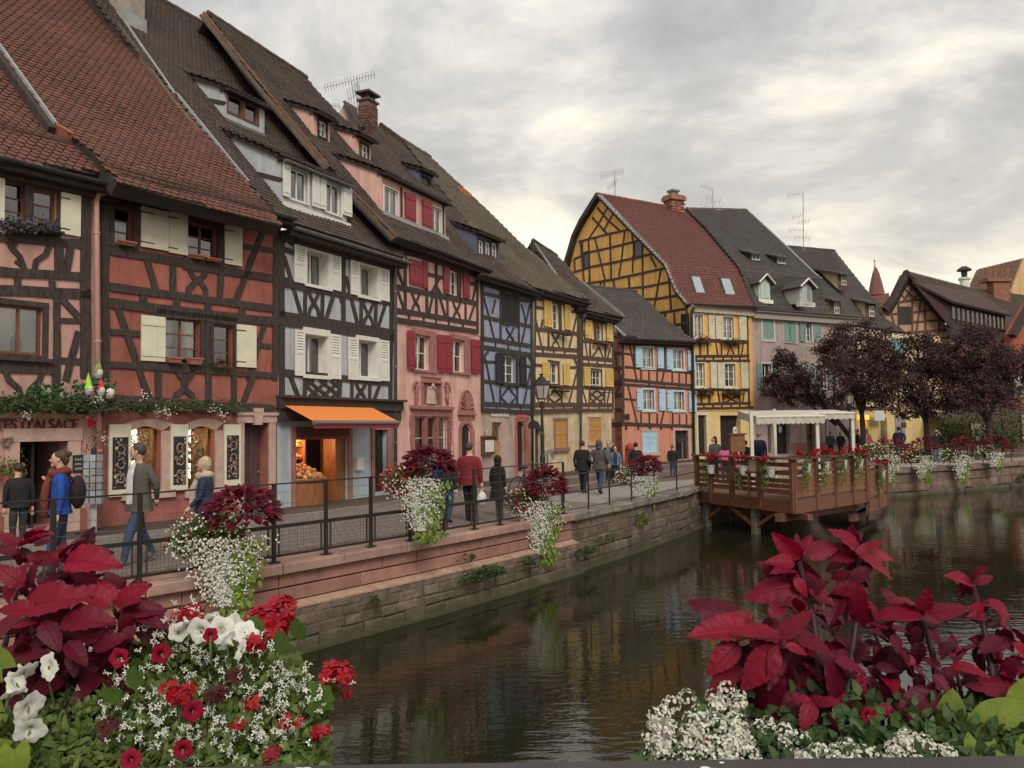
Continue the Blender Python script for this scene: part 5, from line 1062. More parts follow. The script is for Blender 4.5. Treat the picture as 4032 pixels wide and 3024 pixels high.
# roofs: upper slope and flared lower slope, in strips between the gable line and the right verge
def skin_roof(H,L,Rr,m,w=.2,ex=.16,nm='roof',under=UNDER,nx=None):
    """L, Rr: matching 3-D polylines (eave to ridge) of the left and right edges; tiled between them"""
    base=None;rrow=0
    for i in range(len(L)-1):
        a,b,c,d=L[i],Rr[i],Rr[i+1],L[i+1];nrm=(b-a).cross(d-a).normalized()
        if nrm.z<0:nrm=-nrm
        q=MB().slab([a,b,c,d],nrm,.2).build(nm,under,H.e);base=base or q
        rows=max(1,int(((d-a).length+(c-b).length)/2/ex));tb=tile_mesh(w,ex*1.5,'t',m,lift=.034);V,Fs=[],[]
        for r in range(rows):
            t=r/rows;p=a+(d-a)*t;q2=b+(c-b)*t;n=max(1,int((q2-p).length/w));ux=(q2-p).normalized();rrow+=1
            for k in range(n+(1 if rrow%2 else 0)):
                s_=(k+.5-(.5 if rrow%2 else 0))/n;o=p+(q2-p)*min(max(s_,.0),1)
                vy=((d+(c-d)*s_)-(a+(b-a)*s_)).normalized();j=U(0,.006);kk=len(V)
                for tv in tb.v:V.append(o+ux*(tv.x)+vy*tv.y+nrm*(tv.z+j))
                Fs+=[tuple(kk+x for x in f)for f in tb.f]
        me=bpy.data.meshes.new('tiles');me.from_pydata(V,[],Fs);me.materials.append(m);me.update();obj('tiles',me,base,kind='stuff')
    return base
T_RED9=mat('plum red roof tile',(.16,.055,.042),.85,.3,.7,.2,60,c2=(.085,.043,.04),isl_cols=[(.09,.045,.04),(.15,.05,.04),(.12,.05,.042),(.19,.06,.045)])
gx=lambda x,y:Gp.P(*Gp.uv(r1(x,y)),.28)
Rv=Pl((PK[0],PK[1],0),(.24,-.97,0),(0,0,1))
def shift(p,px):
    return Rv.hit(r1(*px))
Lp=[gx(1078,1240)+F.n*.35*0,gx(990,1130),gx(940,1010),gx(900,915),gx(600,610),gx(345,345)]
Rq=[Rv.hit(r1(*p))for p in((1600,1262),(1545,1160),(1500,1040),(1460,960),(1190,640),(1030,470))]
rb=skin_roof(H9,Lp,Rq,T_RED9,.2,.17);ridge_caps(rb,Lp[-1]+Vector((0,0,.03)),Rq[-1]+Vector((0,0,.03)),mat('orange ridge tile',(.27,.085,.05),.85,.2,4))
lt=[Gp.P(*Gp.uv(r1(*p)),.3)for p in((345,345),(215,560),(150,690),(105,830),(72,935))];H9L=[p+(Rq[-1]-Lp[-1])for p in lt]
for i in range(4):MB().slab([lt[i],H9L[i],H9L[i+1],lt[i+1]],Vector((-.5,-.3,.5)).normalized(),.15).build('rear_slope',T_GREY,H9.e)
for pts,m,w in(([Gp.uv(r1(*p))for p in((345,345),(600,610),(900,915),(940,1010),(990,1130),(1078,1240))],LEAD,.07),([Gp.uv(r1(*p))for p in((345,345),(205,565),(145,690),(105,830),(72,935))],TIMBER,.3)):MB().strip(Gp,pts,w,.0,.34).build('verge_board',m,H9.e)
# two roof windows
for a,b,c,d in(((1075,1015),(1145,1020),(1192,1160),(1118,1155)),((1315,1032),(1390,1036),(1437,1172),(1360,1170))):
    P3=Pl(Lp[1],(Rq[1]-Lp[1]),(Lp[3]-Lp[1]));n3=P3.n if P3.n.z>0 else-P3.n;q=[P3.hit(r1(*p))+n3*.07 for p in(d,c,b,a)]
    w=MB();cc=sum(q,Vector())/4;q2=[cc+(p-cc)*1.18 for p in q];w.slab(q2,n3,.16);fr=w.build('roof_window',ZINC_DARK,H9.e);MB().slab([p+n3*.02 for p in[cc+(p-cc)*.93 for p in q]],n3,.015).build('pane',mat('skylight glass',(.35,.38,.38),.08,.05,spec=.8),fr)
# chimney
cc=(Lp[-1]+(Rq[-1]-Lp[-1])*.88);CQ=obj('chimney',None,H9.e,Matrix.Translation(cc));Fc=Pl(at(r1(965,500),cc.y-.5),F.u,F.v);a,b=Fc.uv(r1(905,410)),Fc.uv(r1(1020,385));hb=abs(b[0]-a[0])/2*.86;top=Fc.uv(r1(965,392))[1]
MB().box(Fc,-hb+.01,hb-.01,-1.6,top,-hb*1.4,hb*.25-.01).build('stack',mat('chimney mortar',(.16,.11,.085)),CQ)
for r in range(int((top+1.2)/.17)):
    for i in range(5):
        u_=-hb+(i+.5)*2*hb/5
        obj('brick',bm,CQ,frame_mat(Fc.P(u_+(.06 if r%2 else-.06),-1.2+r*.17,hb*.25-.02),Fc.u*1.25,-Fc.n,Fc.v*1.3))
        if i<4:obj('brick',bm,CQ,frame_mat(Fc.P(-hb+.02,-1.2+r*.17,hb*.25-.2-i*.32),-Fc.n*1.25,-Fc.u,Fc.v*1.3))
MB().box(Fc,-hb-.12,hb+.12,top,top+.25,-hb*1.5,hb*.25+.12).box(Fc,-hb-.05,hb+.05,top+.25,top+.36,-hb*1.4,hb*.25+.04).build('collar',BRICK,CQ)
MB().box(Fc,-.25,.25,top+.36,top+.62,-.5,-.1).box(Fc,-.32,.32,top+.62,top+.74,-.6,0).build('cowl',ZINC,CQ)
H9.walls();H9.core(ze-.5,11,-1.2)
GP=F.off(.14);pipe(H9,[F.off(.42).hit(s4(310,118)),F.off(.3).hit(s4(285,150)),GP.hit(s4(272,175)),GP.hit(s4(297,1415))],mat('green grey pipe',(.05,.06,.055)),.07)
# ================================================================== 10  mauve house with slate mansard
H10=House('townhouse','mauve plaster townhouse with grey green shutters and mansard roof',PK,PM)
F=H10.F;Rv2=Pl((PM[0],PM[1],0),(.3,-.954,0),(0,0,1));ze=F.off(.3).uv(r1(1620,1280))[1]
H10.zone('up',PL_MAUVE,0,H10.w,0,ze)
CASE10=mat('grey white casing',(.48,.47,.42),.8,.06)
def green_closed(mp,a,b):
    x0,x1,y0,y1=H10.rect('up',mp(*a),mp(*b));c=.12;xm=(x0+x1)/2
    w=MB().box(F,x0-c,x0,y0-c,y1+c,-.02,.04).box(F,x1,x1+c,y0-c,y1+c,-.02,.04).box(F,x0,x1,y1,y1+c,-.02,.04).box(F,x0,x1,y0-c,y0,-.02,.06).build('casing',CASE10,H10.e)
    for p,q in(((x0,y0),(xm-.01,y1)),((xm+.01,y0),(x1,y1))):
        B=MB();S=MB();fw=.06;B.box(F,p[0],p[0]+fw,p[1],q[1],.01,.05).box(F,q[0]-fw,q[0],p[1],q[1],.01,.05).box(F,p[0]+fw,q[0]-fw,q[1]-fw,q[1],.01,.05).box(F,p[0]+fw,q[0]-fw,p[1],p[1]+fw,.01,.05);k=int((q[1]-p[1])/.09);h=(q[1]-p[1]-2*fw)/k
        for i in range(k):y=p[1]+fw+h*i;S.slab([F.P(p[0]+fw,y,.045),F.P(q[0]-fw,y,.045),F.P(q[0]-fw,y+h,.012),F.P(p[0]+fw,y+h,.012)],F.n,.008)
        o=B.build('shutter',GREENP,H10.e);S.build('louvre',GREENP,o,kind='stuff')
green_closed(r1,(1660,1352),(1755,1532));green_closed(r1,(1842,1366),(1930,1545));green_closed(r2,(112,848),(210,1028))
H10.shutter('up',r1(1962,1380),r1(2004,1545),'louvre',GREENP);H10.window('up',r1(2008,1385),r1(2066,1548),2,3,WHITEP,.15,.06,CASE10)
H10.shutter('up',r2(235,858),r2(279,1028),'louvre',GREENP);H10.window('up',r2(283,868),r2(345,1028),2,3,WHITEP,.15,.1,CASE10);H10.shutter('up',r2(350,866),r2(410,1032),'louvre',GREENP)
H10.shutter('up',s4(836,618),s4(883,840),'louvre',GREENP);H10.window('up',(3000,1432),(3038,1528),2,2,WHITEP,.15,.1,CASE10);H10.shutter('up',(3042,1436),(3064,1530),'louvre',GREENP)
for x in(3120,3210):H10.window('up',(x,1436),(x+42,1532),2,2,WHITEP,.15,.1,CASE10);H10.shutter('up',(x-26,1436),(x-4,1532),'louvre',GREENP);H10.shutter('up',(x+48,1436),(x+70,1532),'louvre',GREENP)
def dr(a,b,m,p=4,**k):return H10.door('up',s5(*a),s5(*b),m,p,depth=.3,**k)
dr((632,690),(885,1190),BLACKW);dr((1135,680),(1312,1160),mat('oak double door',(.20,.115,.05),.55,.2,8),3,glassed=True)
dr((502,690),(575,1180),mat('dark red door',(.05,.02,.017),.6),3)
c=F.off(-.29).hit(s5(712,785));Fd=F.off(-.28);q=Fd.uv(s5(712,785));MB().prism(Fd,[(q[0]+.14*math.cos(k*.5236),q[1]+.22*math.sin(k*.5236))for k in range(12)],0,.012).build('oval_plate',WHITEP,H10.e)
x0=F.uv(s5(895,1000))[0];x1=F.uv(s5(1118,1000))[0];yy=F.uv(s5(1000,1015))[1];MB().box(F,x0,x1,0,yy,-.02,.05).build('plinth',STONE_RED,H10.e)
x0=F.uv(s5(1380,1000))[0];MB().box(F,x0,x0+1.0,0,yy,-.02,.05).build('plinth',STONE_RED,H10.e)
MB().box(F,0,H10.w+.1,ze-.5,ze-.15,0,.25).box(F,0,H10.w+.1,ze-.15,ze-.02,0,.4).build('eave_moulding',mat('taupe cornice',(.30,.26,.22),.85,.08),H10.e)
gutter(H10,F.P(0,ze+.03,.46),F.P(H10.w+.2,ze+.02,.46),ZINC)
Lm=[Rv.hit(r1(*p))+Vector((.05,0,.02))for p in((1605,1268),(1545,1160),(1478,960))];La=[Rv.hit(r1(*p))+Vector((.1,0,.03))for p in((1475,975),(1450,930),(1190,620),(1030,465))]
Rm=[Rv2.hit(r2(*p))for p in((508,805),(438,690),(412,505))];Ra=[Rv2.hit(r2(*p))for p in((418,520),(360,475),(100,225),(-195,-48))]
SLATE=mat('grey slate roof tile',(.062,.056,.050),.85,.3,1.4,.3,60,isl_cols=[(.045,.04,.037),(.07,.062,.055),(.085,.075,.065)])
skin_roof(H10,Lm,Rm,SLATE,.24,.2);rb=skin_roof(H10,La,Ra,SLATE,.24,.2);ridge_caps(rb,La[-1],Ra[-1],T_MOSS,.13)
for i in range(3):MB().tube([Ra[i]+Vector((0,-.05,.06)),Ra[i+1]+Vector((0,-.05,.06))],.06,6).build('verge_flashing',LEAD,H10.e)
MB().slab([La[-1],Ra[-1],Ra[-1]+Vector((-3,5,-7)),La[-1]+Vector((-3,5,-7))],Vector((0,0,1)),.15).build('rear_slope',SLATE,H10.e)
def gabled_dormer(H,F,px,dep=1.6):
    """px: five pixels of the little gabled front: bl, br, tr, apex, tl"""
    D=F.off(-.15);uv=[D.uv(p)for p in px];x0,x1,y0,y1,ya=uv[0][0],uv[1][0],uv[0][1],uv[4][1],uv[3][1];xm=(x0+x1)/2
    d=obj('dormer',None,H.e,Matrix.Translation(D.P(x0,y0)))
    MB().prism(D,[(x0,y0),(x1,y0),(x1,y1),(xm,ya-.1),(x0,y1)],-dep,0).build('dormer_body',CASE10,d)
    xm2=(x0+x1)/2
    for p,q in((x0+.1,xm2-.01),(xm2+.01,x1-.1)):
        MB().box(D,p,q,y0+.1,y1-.02,.005,.045).build('dormer_shutter',mat('pale green shutter',(.42,.49,.44),.6,.05),d)
    for sg in(-1,1):
        e=x0-.2 if sg<0 else x1+.2;a,b=D.P(e,y1-.1,.25),D.P(xm,ya+.08,.25);n_=Vector((0,0,1));MB().slab([a,b,b-D.n*(dep+.25),a-D.n*(dep+.25)],(D.v*1+D.u*sg*.6).normalized(),.09).build('dormer_roof',SLATE,d)
        MB().tube([a+D.n*.01,b+D.n*.01],.05,5).build('bargeboard',WHITEP,d)
    MB().box(D,x0-.12,x1+.12,y0-.22,y0,-.2,.12).build('dormer_sill',WHITEP,d)
for px in([(1635,1200),(1728,1200),(1728,1055),(1685,1010),(1635,1055)],[(1972,1228),(2068,1228),(2068,1088),(2022,1045),(1972,1088)]):gabled_dormer(H10,F,[r1(*p)for p in px])
gabled_dormer(H10,F,[r2(*p)for p in[(248,705),(345,705),(345,570),(295,527),(248,570)]])
Rt=Pl(La[1],(Ra[1]-La[1]),(La[2]-La[1]));
if Rt.n.z<0:Rt=Pl(La[1],(La[1]-Ra[1]),(La[2]-La[1]))
for bl,br,tl,a,b in((r1(1565,885),r1(1645,895),r1(1565,815),(1575,830),(1640,885)),(r1(1775,915),r1(1855,925),r1(1775,845),(1785,862),(1850,915))):
    pz=Rt.hit(bl);D=Pl(pz,F.u,F.v);u1=D.uv(br)[0];h=D.uv(tl)[1];d=obj('dormer',None,H10.e,Matrix.Translation(pz));x=h*2.2
    MB().box(D,0,u1,-.3,h,-.1,0).build('dormer_front',SLATE,d)
    for e in(0,u1):MB().poly3([D.P(e,-.2),D.P(e,h),D.P(e,h+.8*h,-x*1.05)]).build('cheek',SLATE,d)
    p1,p2=D.P(-.2,h-.05,.25),D.P(u1+.2,h-.05,.25);bk=Vector((0,0,h*1.15))-F.n*(x*1.5);MB().slab([p1,p2,p2+bk,p1+bk],Vector((0,0,1)),.1).build('dormer_roof',SLATE,d)
    p,q=D.uv(r1(*a)),D.uv(r1(*b));MB().box(D,p[0],q[0],q[1],p[1],.003,.04).build('casing',CASE10,d);w_=(q[0]-p[0]);
    for k in(0,1):MB().box(D,p[0]+w_*(.08+.46*k),p[0]+w_*(.46+.46*k),q[1]+.08,p[1]-.08,.041,.05).build('pane',mat('black glass',(.02,.022,.024)),d)
H10.walls();H10.core(ze-.3,9,-1.2)
# ================================================================== 11  yellow timbered house behind the trees
H11=House('half_timbered_house','yellow half timbered house with lit shop front behind the plum trees',PM,PN)
H11.timber=TIMBER_BROWN;F=H11.F;ug=F.uv(r4(600,160))[1];ze=F.off(.4).uv(r2(980,950))[1]
H11.zone('up',PL_CREAM,0,H11.w,ug,ze,.05);H11.zone('gr',PL_LEMON,0,H11.w,0,ug)
H11.window('gr',r4(70,235),r4(300,480),2,1,GREENP,.2,.1,CASE10,room=mat('warm shop room',(.42,.26,.10),.8,.3,3),rd=1.6);H11.window('gr',r4(385,235),r4(520,560),1,1,ORWOOD,.2,.08,PL_LEMON,room=mat('warm shop room',(.42,.26,.10)),rd=1.6,frame=False)
H11.door('gr',r4(645,265),r4(728,560),mat('old grey door',(.16,.14,.10),.7,.2),3,depth=.2)
o=MB().box(F,F.uv(r4(388,240))[0],F.uv(r4(510,240))[0],F.uv(r4(400,282))[1],F.uv(r4(400,235))[1],.06,.12).build('shop_light_box',mat('lit yellow sign',(.8,.5,.1),.5,.02,emit=(1,.55,.08),estr=.55),H11.e)
o=MB().box(F,F.uv(r4(500,185))[0],F.uv(r4(615,185))[0],F.uv(r4(560,295))[1],F.uv(r4(560,188))[1],.5,.53).build('shop_banner',mat('white banner',(.62,.60,.58),.7,.1,8),None);tag(o,'square white hanging banner before the lit shop front','sign')
lamp=bpy.data.lights.new('shop_lamp','POINT');lamp.energy=60;lamp.color=(1,.62,.22);lamp.shadow_soft_size=.4;lo=bpy.data.objects.new('shop_lamp',lamp);COL.objects.link(lo);lo.location=F.P(F.uv(r4(200,300))[0],2.4,-.9)
lamp2=lamp.copy();lo2=bpy.data.objects.new('shop_lamp',lamp2);COL.objects.link(lo2);lo2.location=F.P(F.uv(r4(450,300))[0],2.4,-.9)
H11.beams(r4,[(.2,(30,145),(870,165)),(.2,(150,-250),(150,140)),(.2,(840,-250),(845,160)),(.16,(560,0),(590,140)),(.13,(580,20),(650,80),(580,145)),(.13,(690,10),(640,80),(700,145)),(.13,(730,10),(760,70),(710,130)),(.13,(800,20),(770,130)),(.13,(210,0),(240,130)),(.13,(330,0),(300,140))],z='up')
H11.beams(r2,[(.2,(500,1480),(1060,1490)),(.2,(520,1180),(1060,1200)),(.2,(700,1000),(700,1480)),(.2,(880,1000),(880,1480)),(.15,(880,1300),(960,1470)),(.15,(1000,1300),(900,1470))],z='up')
H11.shutter('up',r2(985,1000),r2(1085,1125),'louvre',mat('turquoise shutter',(.16,.33,.29),.6,.08));H11.window('up',r2(930,1040),r2(975,1120),2,2,WHITEP,.12,.06,TIMBER_BROWN)
Rv3=Pl((PN[0]+1.0,PN[1]+.6,0),(.35,-.936,0),(0,0,1))
Le=[Rv2.hit(r2(*p))+Vector((-.55,.5,-.1))for p in((540,830),(418,540),(300,420),(95,215))];Re=[Rv3.hit(r2(*p))for p in((1100,955),(880,720),(770,590),(525,285))]
rb=skin_roof(H11,Le,Re,T_GREY,.26,.22);ridge_caps(rb,Le[-1],Re[-1],T_BROWN,.13)
MB().slab([Le[-1],Re[-1],Re[-1]+Vector((-3,5,-7)),Le[-1]+Vector((-3,5,-7))],Vector((0,0,1)),.15).build('rear_slope',T_GREY,H11.e)
Rt=Pl(Le[0],(Re[0]-Le[0]),(Le[1]-Le[0]))
for bl,br,tl,tr,win in((r2(785,805),r2(865,825),r2(785,700),0,((805,735),(848,825))),(r2(560,570),r2(630,585),r2(560,465),0,((580,490),(620,570))),(r2(498,795),r2(580,810),r2(498,680),0,((520,705),(562,800)))):
    pz=Rt.hit(bl);D=Pl(pz,F.u,F.v);u1=D.uv(br)[0];h=D.uv(tl)[1];d=obj('dormer',None,H11.e,Matrix.Translation(pz));x=h*1.9
    MB().box(D,0,u1,-.3,h,-.1,0).build('dormer_front',TIMBER_BROWN,d)
    for e in(0,u1):MB().poly3([D.P(e,-.3),D.P(e,h),D.P(e,h+.55*h,-x)]).build('cheek',PL_CREAM,d)
    p1,p2=D.P(-.3,h-.08,.4),D.P(u1+.3,h-.08,.4);bk=Vector((0,0,h*.8))-F.n*(x*1.4);MB().slab([p1,p2,p2+bk,p1+bk],Vector((0,0,1)),.12).build('dormer_roof',T_GREY,d)
    p,q=D.uv(r2(*win[0])),D.uv(r2(*win[1]));MB().box(D,p[0],q[0],q[1],p[1],.003,.05).build('casing',WHITEP,d);w_=q[0]-p[0];hh=p[1]-q[1]
    for k in(0,1):
        for l in(0,1):MB().box(D,p[0]+w_*(.1+.46*k),p[0]+w_*(.44+.46*k),q[1]+hh*(.08+.46*l),q[1]+hh*(.46+.46*l),.051,.06).build('pane',mat('black glass',(.02,.022,.024)),d)
H11.walls();H11.core(ze-.3,9,-2.0)
# ================================================================== 12-15  the far end of the quay
PQ,PR=(27.5,62.0),(37.5,64.0)
H12=House('half_timbered_house','brown gabled house with lattice timbers and long dormer, right of the spire',PQ,PR)
F=H12.F;DUN=mat('dun plaster',(.42,.27,.17),.9,.08,3,.1,60,stain=.1);H12.timber=TIMBER_RUST
gpl=[(920,770),(985,680),(1080,480),(1240,680),(1420,870),(1500,960),(1500,1500),(940,1500)]
MB().prism(F,[F.uv(r2(*p))for p in gpl][::-1],-.3,0).build('gable_wall',DUN,H12.e)
H12.beams(r2,[(.22,(960,720),(1240,680)),(.2,(950,805),(1050,800)),(.2,(1150,790),(1330,765)),(.2,(1150,870),(1400,850)),(.2,(1060,960),(1450,930)),(.2,(1045,700),(1050,900)),(.2,(1160,690),(1160,960)),(.2,(1260,690),(1270,960)),(.2,(1380,850),(1380,960)),(.16,(1010,660),(1110,540)),(.16,(1060,550),(1180,680)),(.16,(1120,540),(1210,640)),(.16,(1000,650),(1060,560)),(.16,(990,640),(1030,700)),(.16,(1090,690),(1160,590)),(.16,(1030,590),(1110,690)),(.16,(1170,680),(1220,630)),(.16,(1230,690),(1190,960)),(.16,(970,720),(1010,880)),(.2,(940,1000),(1500,1000)),(.16,(1180,960),(1240,1000))],w=.18)
x=H12;p,q=F.uv(r2(1045,740)),F.uv(r2(1155,885));MB().box(F,p[0],q[0],q[1],p[1],-.05,.06).build('loft_door',mat('loft door wood',(.04,.032,.028),.8,.2),H12.e)
T_BR2=mat('dark brown roof tile',(.07,.045,.035),.9,.3,1.2,.3,60,isl_cols=[(.055,.035,.028),(.08,.05,.038),(.065,.045,.035),(.10,.06,.042)])
a=F.P(*F.uv(r2(1085,468)),.5);b=F.P(*F.uv(r2(1490,895)),.5);bd=Vector((14,12.5,-.3));b2=Vector((13,11.5,0))
ridge_end=at(r2(1640,590),a.y+12);eave_end=at(r2(2100,960),b.y+10)
skin_roof(H12,[b,a],[eave_end,ridge_end],T_BR2,.3,.26)
c=F.P(*F.uv(r2(910,770)),.5);MB().slab([a,ridge_end,ridge_end+(c-a),c],Vector((-.7,-.1,.7)),.25).build('rear_slope',TIMBER,H12.e)
MB().strip(F,[F.uv(r2(*p))for p in((910,770),(985,670),(1085,468),(1240,670),(1400,845),(1490,895))],.35,.1,.55).build('verge_board',TIMBER,H12.e)
# long shed dormer with a band of windows, standing on the right-hand slope
Pr=Pl(b,eave_end-b,a-b);Pr=Pr if Pr.n.z>0 else Pl(b,b-eave_end,a-b)
d0,d1=Pr.hit(r2(1480,885)),Pr.hit(r2(1910,910));D=Pl(d0,(d1.x-d0.x,d1.y-d0.y,0),(0,0,1));L_=D.uv(r2(1910,905))[0];h_=D.uv(r2(1485,712))[1]
dd=obj('dormer',None,H12.e,Matrix.Translation(d0));MB().box(D,-.1,L_,-.8,h_,-.3,0).build('dormer_front',TIMBER,dd)
for i in range(12):
    x0=L_*(i+.12)/12;x1=L_*(i+.88)/12;MB().box(D,x0,x1,h_*.25,h_*.82,.01,.06).build('pane',mat('black glass',(.02,.022,.024)),dd)
    MB().box(D,x1+.02,L_*(i+1.12)/12-.02,h_*.15,h_,.0,.12).build('mullion',TIMBER_RUST if i%3 else TIMBER,dd)
e1,e2=Pr.hit(r2(1165,540)),Pr.hit(r2(1715,635));f1,f2=D.P(-.35,h_-.02,.45),D.P(L_+.35,h_-.02,.45);nn=(f2-f1).cross(e1-f1).normalized();nn=nn if nn.z>0 else-nn
MB().slab([f1,f2,e2+nn*.05,e1+nn*.05],nn,.16).build('dormer_roof',T_BR2,dd)
MB().poly3([D.P(-.05,-.3),D.P(-.05,h_-.1),e1]).build('cheek',mat('dark red boards',(.06,.028,.022),.8,.15),dd)
MB().box(F,F.uv(r2(940,1400))[0],F.uv(r2(940,1400))[0]+22,0,F.uv(r2(1300,1000))[1]+.1,-6,-.02).build('lower_wall',mat('red brown plaster',(.24,.11,.085),.9,.12,3,stain=.15),H12.e)
# the house wing to the right with tiled roof, chimney
H13=thing('house','brown tiled roof wing with small brick chimney behind the long dormer','house',(38,74,0))
q=[at(r2(*p),Y)for p,Y in(((1640,592),80),((2120,655),84),((2200,930),76),((1890,930),73))];Hh=type('T',(),{})();Hh.e=H13;skin_roof(Hh,[q[3],q[0]],[q[2],q[1]],T_BR2,.36,.32)
MB().slab([q[0],q[1],q[1]+Vector((2,8,-8)),q[0]+Vector((2,8,-8))],Vector((0,0,1)),.2).build('rear_slope',T_BR2,H13)
b0=at(r2(1895,640),80);MB().box(Pl(b0,(1,.1,0),(0,0,1)),-.8,.8,-1,1.2,-1,0).box(Pl(b0,(1,.1,0),(0,0,1)),-1.5,1.0,1.2,1.5,-1.2,.2).build('chimney',BRICK,H13)
for i in range(4):MB().tube([b0+Vector((-1.2+i*.55,0,1.5)),b0+Vector((-1.0+i*.55,0,2.4))],.12,5).build('chimney_pot',BRICK,H13)
MB().box(WF,36,60,74,82,0,9).build('wall',mat('red brown plaster',(.24,.11,.085)),H13)
H14=thing('house','large ochre gable house with big brown roof at the far right','house',(50,96,0))
q=[at(r2(*p),Y)for p,Y in(((1610,640),100),((1600,540),103),((1700,440),106),((2074,345),106),((1960,630),96))]
Hh.e=H14;skin_roof(Hh,[q[0],q[2]],[q[4],q[3]],mat('warm brown roof tile',(.13,.068,.045),.9,.25,.6,.2,50,isl_cols=[(.10,.055,.04),(.14,.07,.046),(.16,.08,.055)]),.5,.42)
g4=[at(r2(*p),96.0)for p in((1960,640),(2074,345),(2350,640),(2350,1000),(1960,1000))];MB().slab(g4,Vector((0,-1,0)),.4).build('gable_wall',mat('ochre gable plaster',(.60,.40,.20),.9,.05),H14)
b0=at(r2(1590,570),98);MB().lathe(b0,[(.55,-2),(.55,.6),(.7,.7),(.7,.9)],8).build('chimney',WHITEP,H14);MB().lathe(b0+Vector((0,0,.9)),[(.3,0),(.35,.7),(.8,.8),(.8,.95),(.3,1.3)],8).build('cowl',IRON,H14)
MB().box(WF,52,75,98,105,0,12).build('wall',mat('ochre gable plaster',(.60,.40,.20)),H14)
H15=thing('house','red orange house cut off by the right edge of the photo','house',(40,60,0))
RO=mat('orange red plaster',(.36,.10,.055),.9,.08,3,stain=.12);D=Pl(at((3985,1500),62),(.9,.44,0),(0,0,1))
MB().prism(D,[D.uv(p)for p in(r2(1960,960),r2(2074,760),r2(2300,400),r2(2400,1900),r2(1960,1900))][::-1],-.4,0).build('gable_wall',RO,H15)
MB().strip(D,[D.uv(r2(1950,985)),D.uv(r2(2085,745)),D.uv(r2(2300,380))],.4,.0,.5).build('verge_board',TIMBER,H15)
p,q=D.uv(r2(1990,1315)),D.uv(r2(2090,1480));w=MB().box(D,p[0],q[0],q[1],p[1],.0,.05).build('window',WHITEP,H15)
for i in range(3):
    for j in range(3):ww=(q[0]-p[0]);hh=p[1]-q[1];MB().box(D,p[0]+ww*(.06+.31*i),p[0]+ww*(.31+.31*i),q[1]+hh*(.06+.31*j),q[1]+hh*(.31+.31*j),.051,.06).build('pane',mat('skylight glass',(.35,.38,.38)),w)
# spire
SP=thing('church_spire','slender red tiled spire with pale metal finial behind the roofs','spire',at(r2(870,700),130));c=at(r2(870,650),130);k=130/3400/2.074;top=at(r2(850,430),130)
MB().lathe((c.x,c.y,c.z),[(70*k,0),(66*k,25*k),(48*k,110*k),(30*k,180*k),(9*k,232*k)],8).build('tiled_cone',mat('mottled spire tile',(.22,.07,.055),.85,.3,.9,.3,3,c2=(.13,.07,.06)),SP)
MB().lathe((c.x-6*k,c.y,c.z+228*k),[(10*k,0),(5*k,25*k),(3*k,50*k),(8*k,56*k),(8*k,64*k),(2*k,70*k)],8).build('finial',LEAD,SP)
MB().prism(Pl(at(r2(900,700),128),(1,0,0),(0,0,1)),[Pl(at(r2(900,700),128),(1,0,0),(0,0,1)).uv(r2(*p))for p in((820,655),(940,640),(970,625),(990,760),(860,760))][::-1],-4,0).build('lower_roof',mat('mottled spire tile',(.22,.07,.055)),SP)
# aerials on the roofs
def aerial(label,foot,top,Y,booms,m=None):
    T=thing('roof_aerial',label,'aerial',at(foot,Y),'television aerials on the roofs');m=m or mat('aluminium aerial',(.42,.42,.41),.5,.1,metal=.5);MB().tube([at(foot,Y)-Vector((0,0,.3)),at(top,Y)],.03,5).build('mast',m,T)
    for a,b,n,h in booms:
        p,q=at(a,Y),at(b,Y);G=MB();G.tube([p,q],.018,4);d=(q-p).normalized();s=Vector((d.y,-d.x,0)).normalized()*.8+Vector((0,0,.6))
        for i in range(n):c=p+(q-p)*((i+.5)/n);G.tube([c-s*h,c+s*h],.010,3)
        G.build('boom',m,T)
aerial('long aerial with grid beside the brick chimney',z4(995,360),z4(990,110),37,[(z4(730,190),z4(1130,80),18,.2),(z4(915,280),z4(1020,210),6,.5),(z4(945,200),z4(1015,230),3,.4),(z4(800,325),z4(860,330),4,.15)])
aerial('aerial on the ochre gable ridge',r1(460,360),r1(458,150),55,[(r1(338,195),r1(535,150),14,.3),(r1(395,290),r1(475,245),5,.3),(r1(440,240),r1(478,240),2,.3)])
aerial('tall branched aerial right of the red chimney',r1(1262,500),r1(1258,300),60,[(r1(1158,270),r1(1258,300),5,.2),(r1(1150,425),r1(1335,395),5,.35),(r1(1165,468),r1(1335,470),5,.35),(r1(1200,368),r1(1262,370),4,.3)])
aerial('five armed aerial above the mauve house',r2(272,250),r2(270,-180),62,[(r2(135,-165),r2(272,-185),6,.3),(r2(175,15),r2(272,-5),5,.3),(r2(220,60),r2(330,35),4,.3),(r2(145,115),r2(275,118),6,.3),(r2(195,175),r2(335,182),5,.3)])
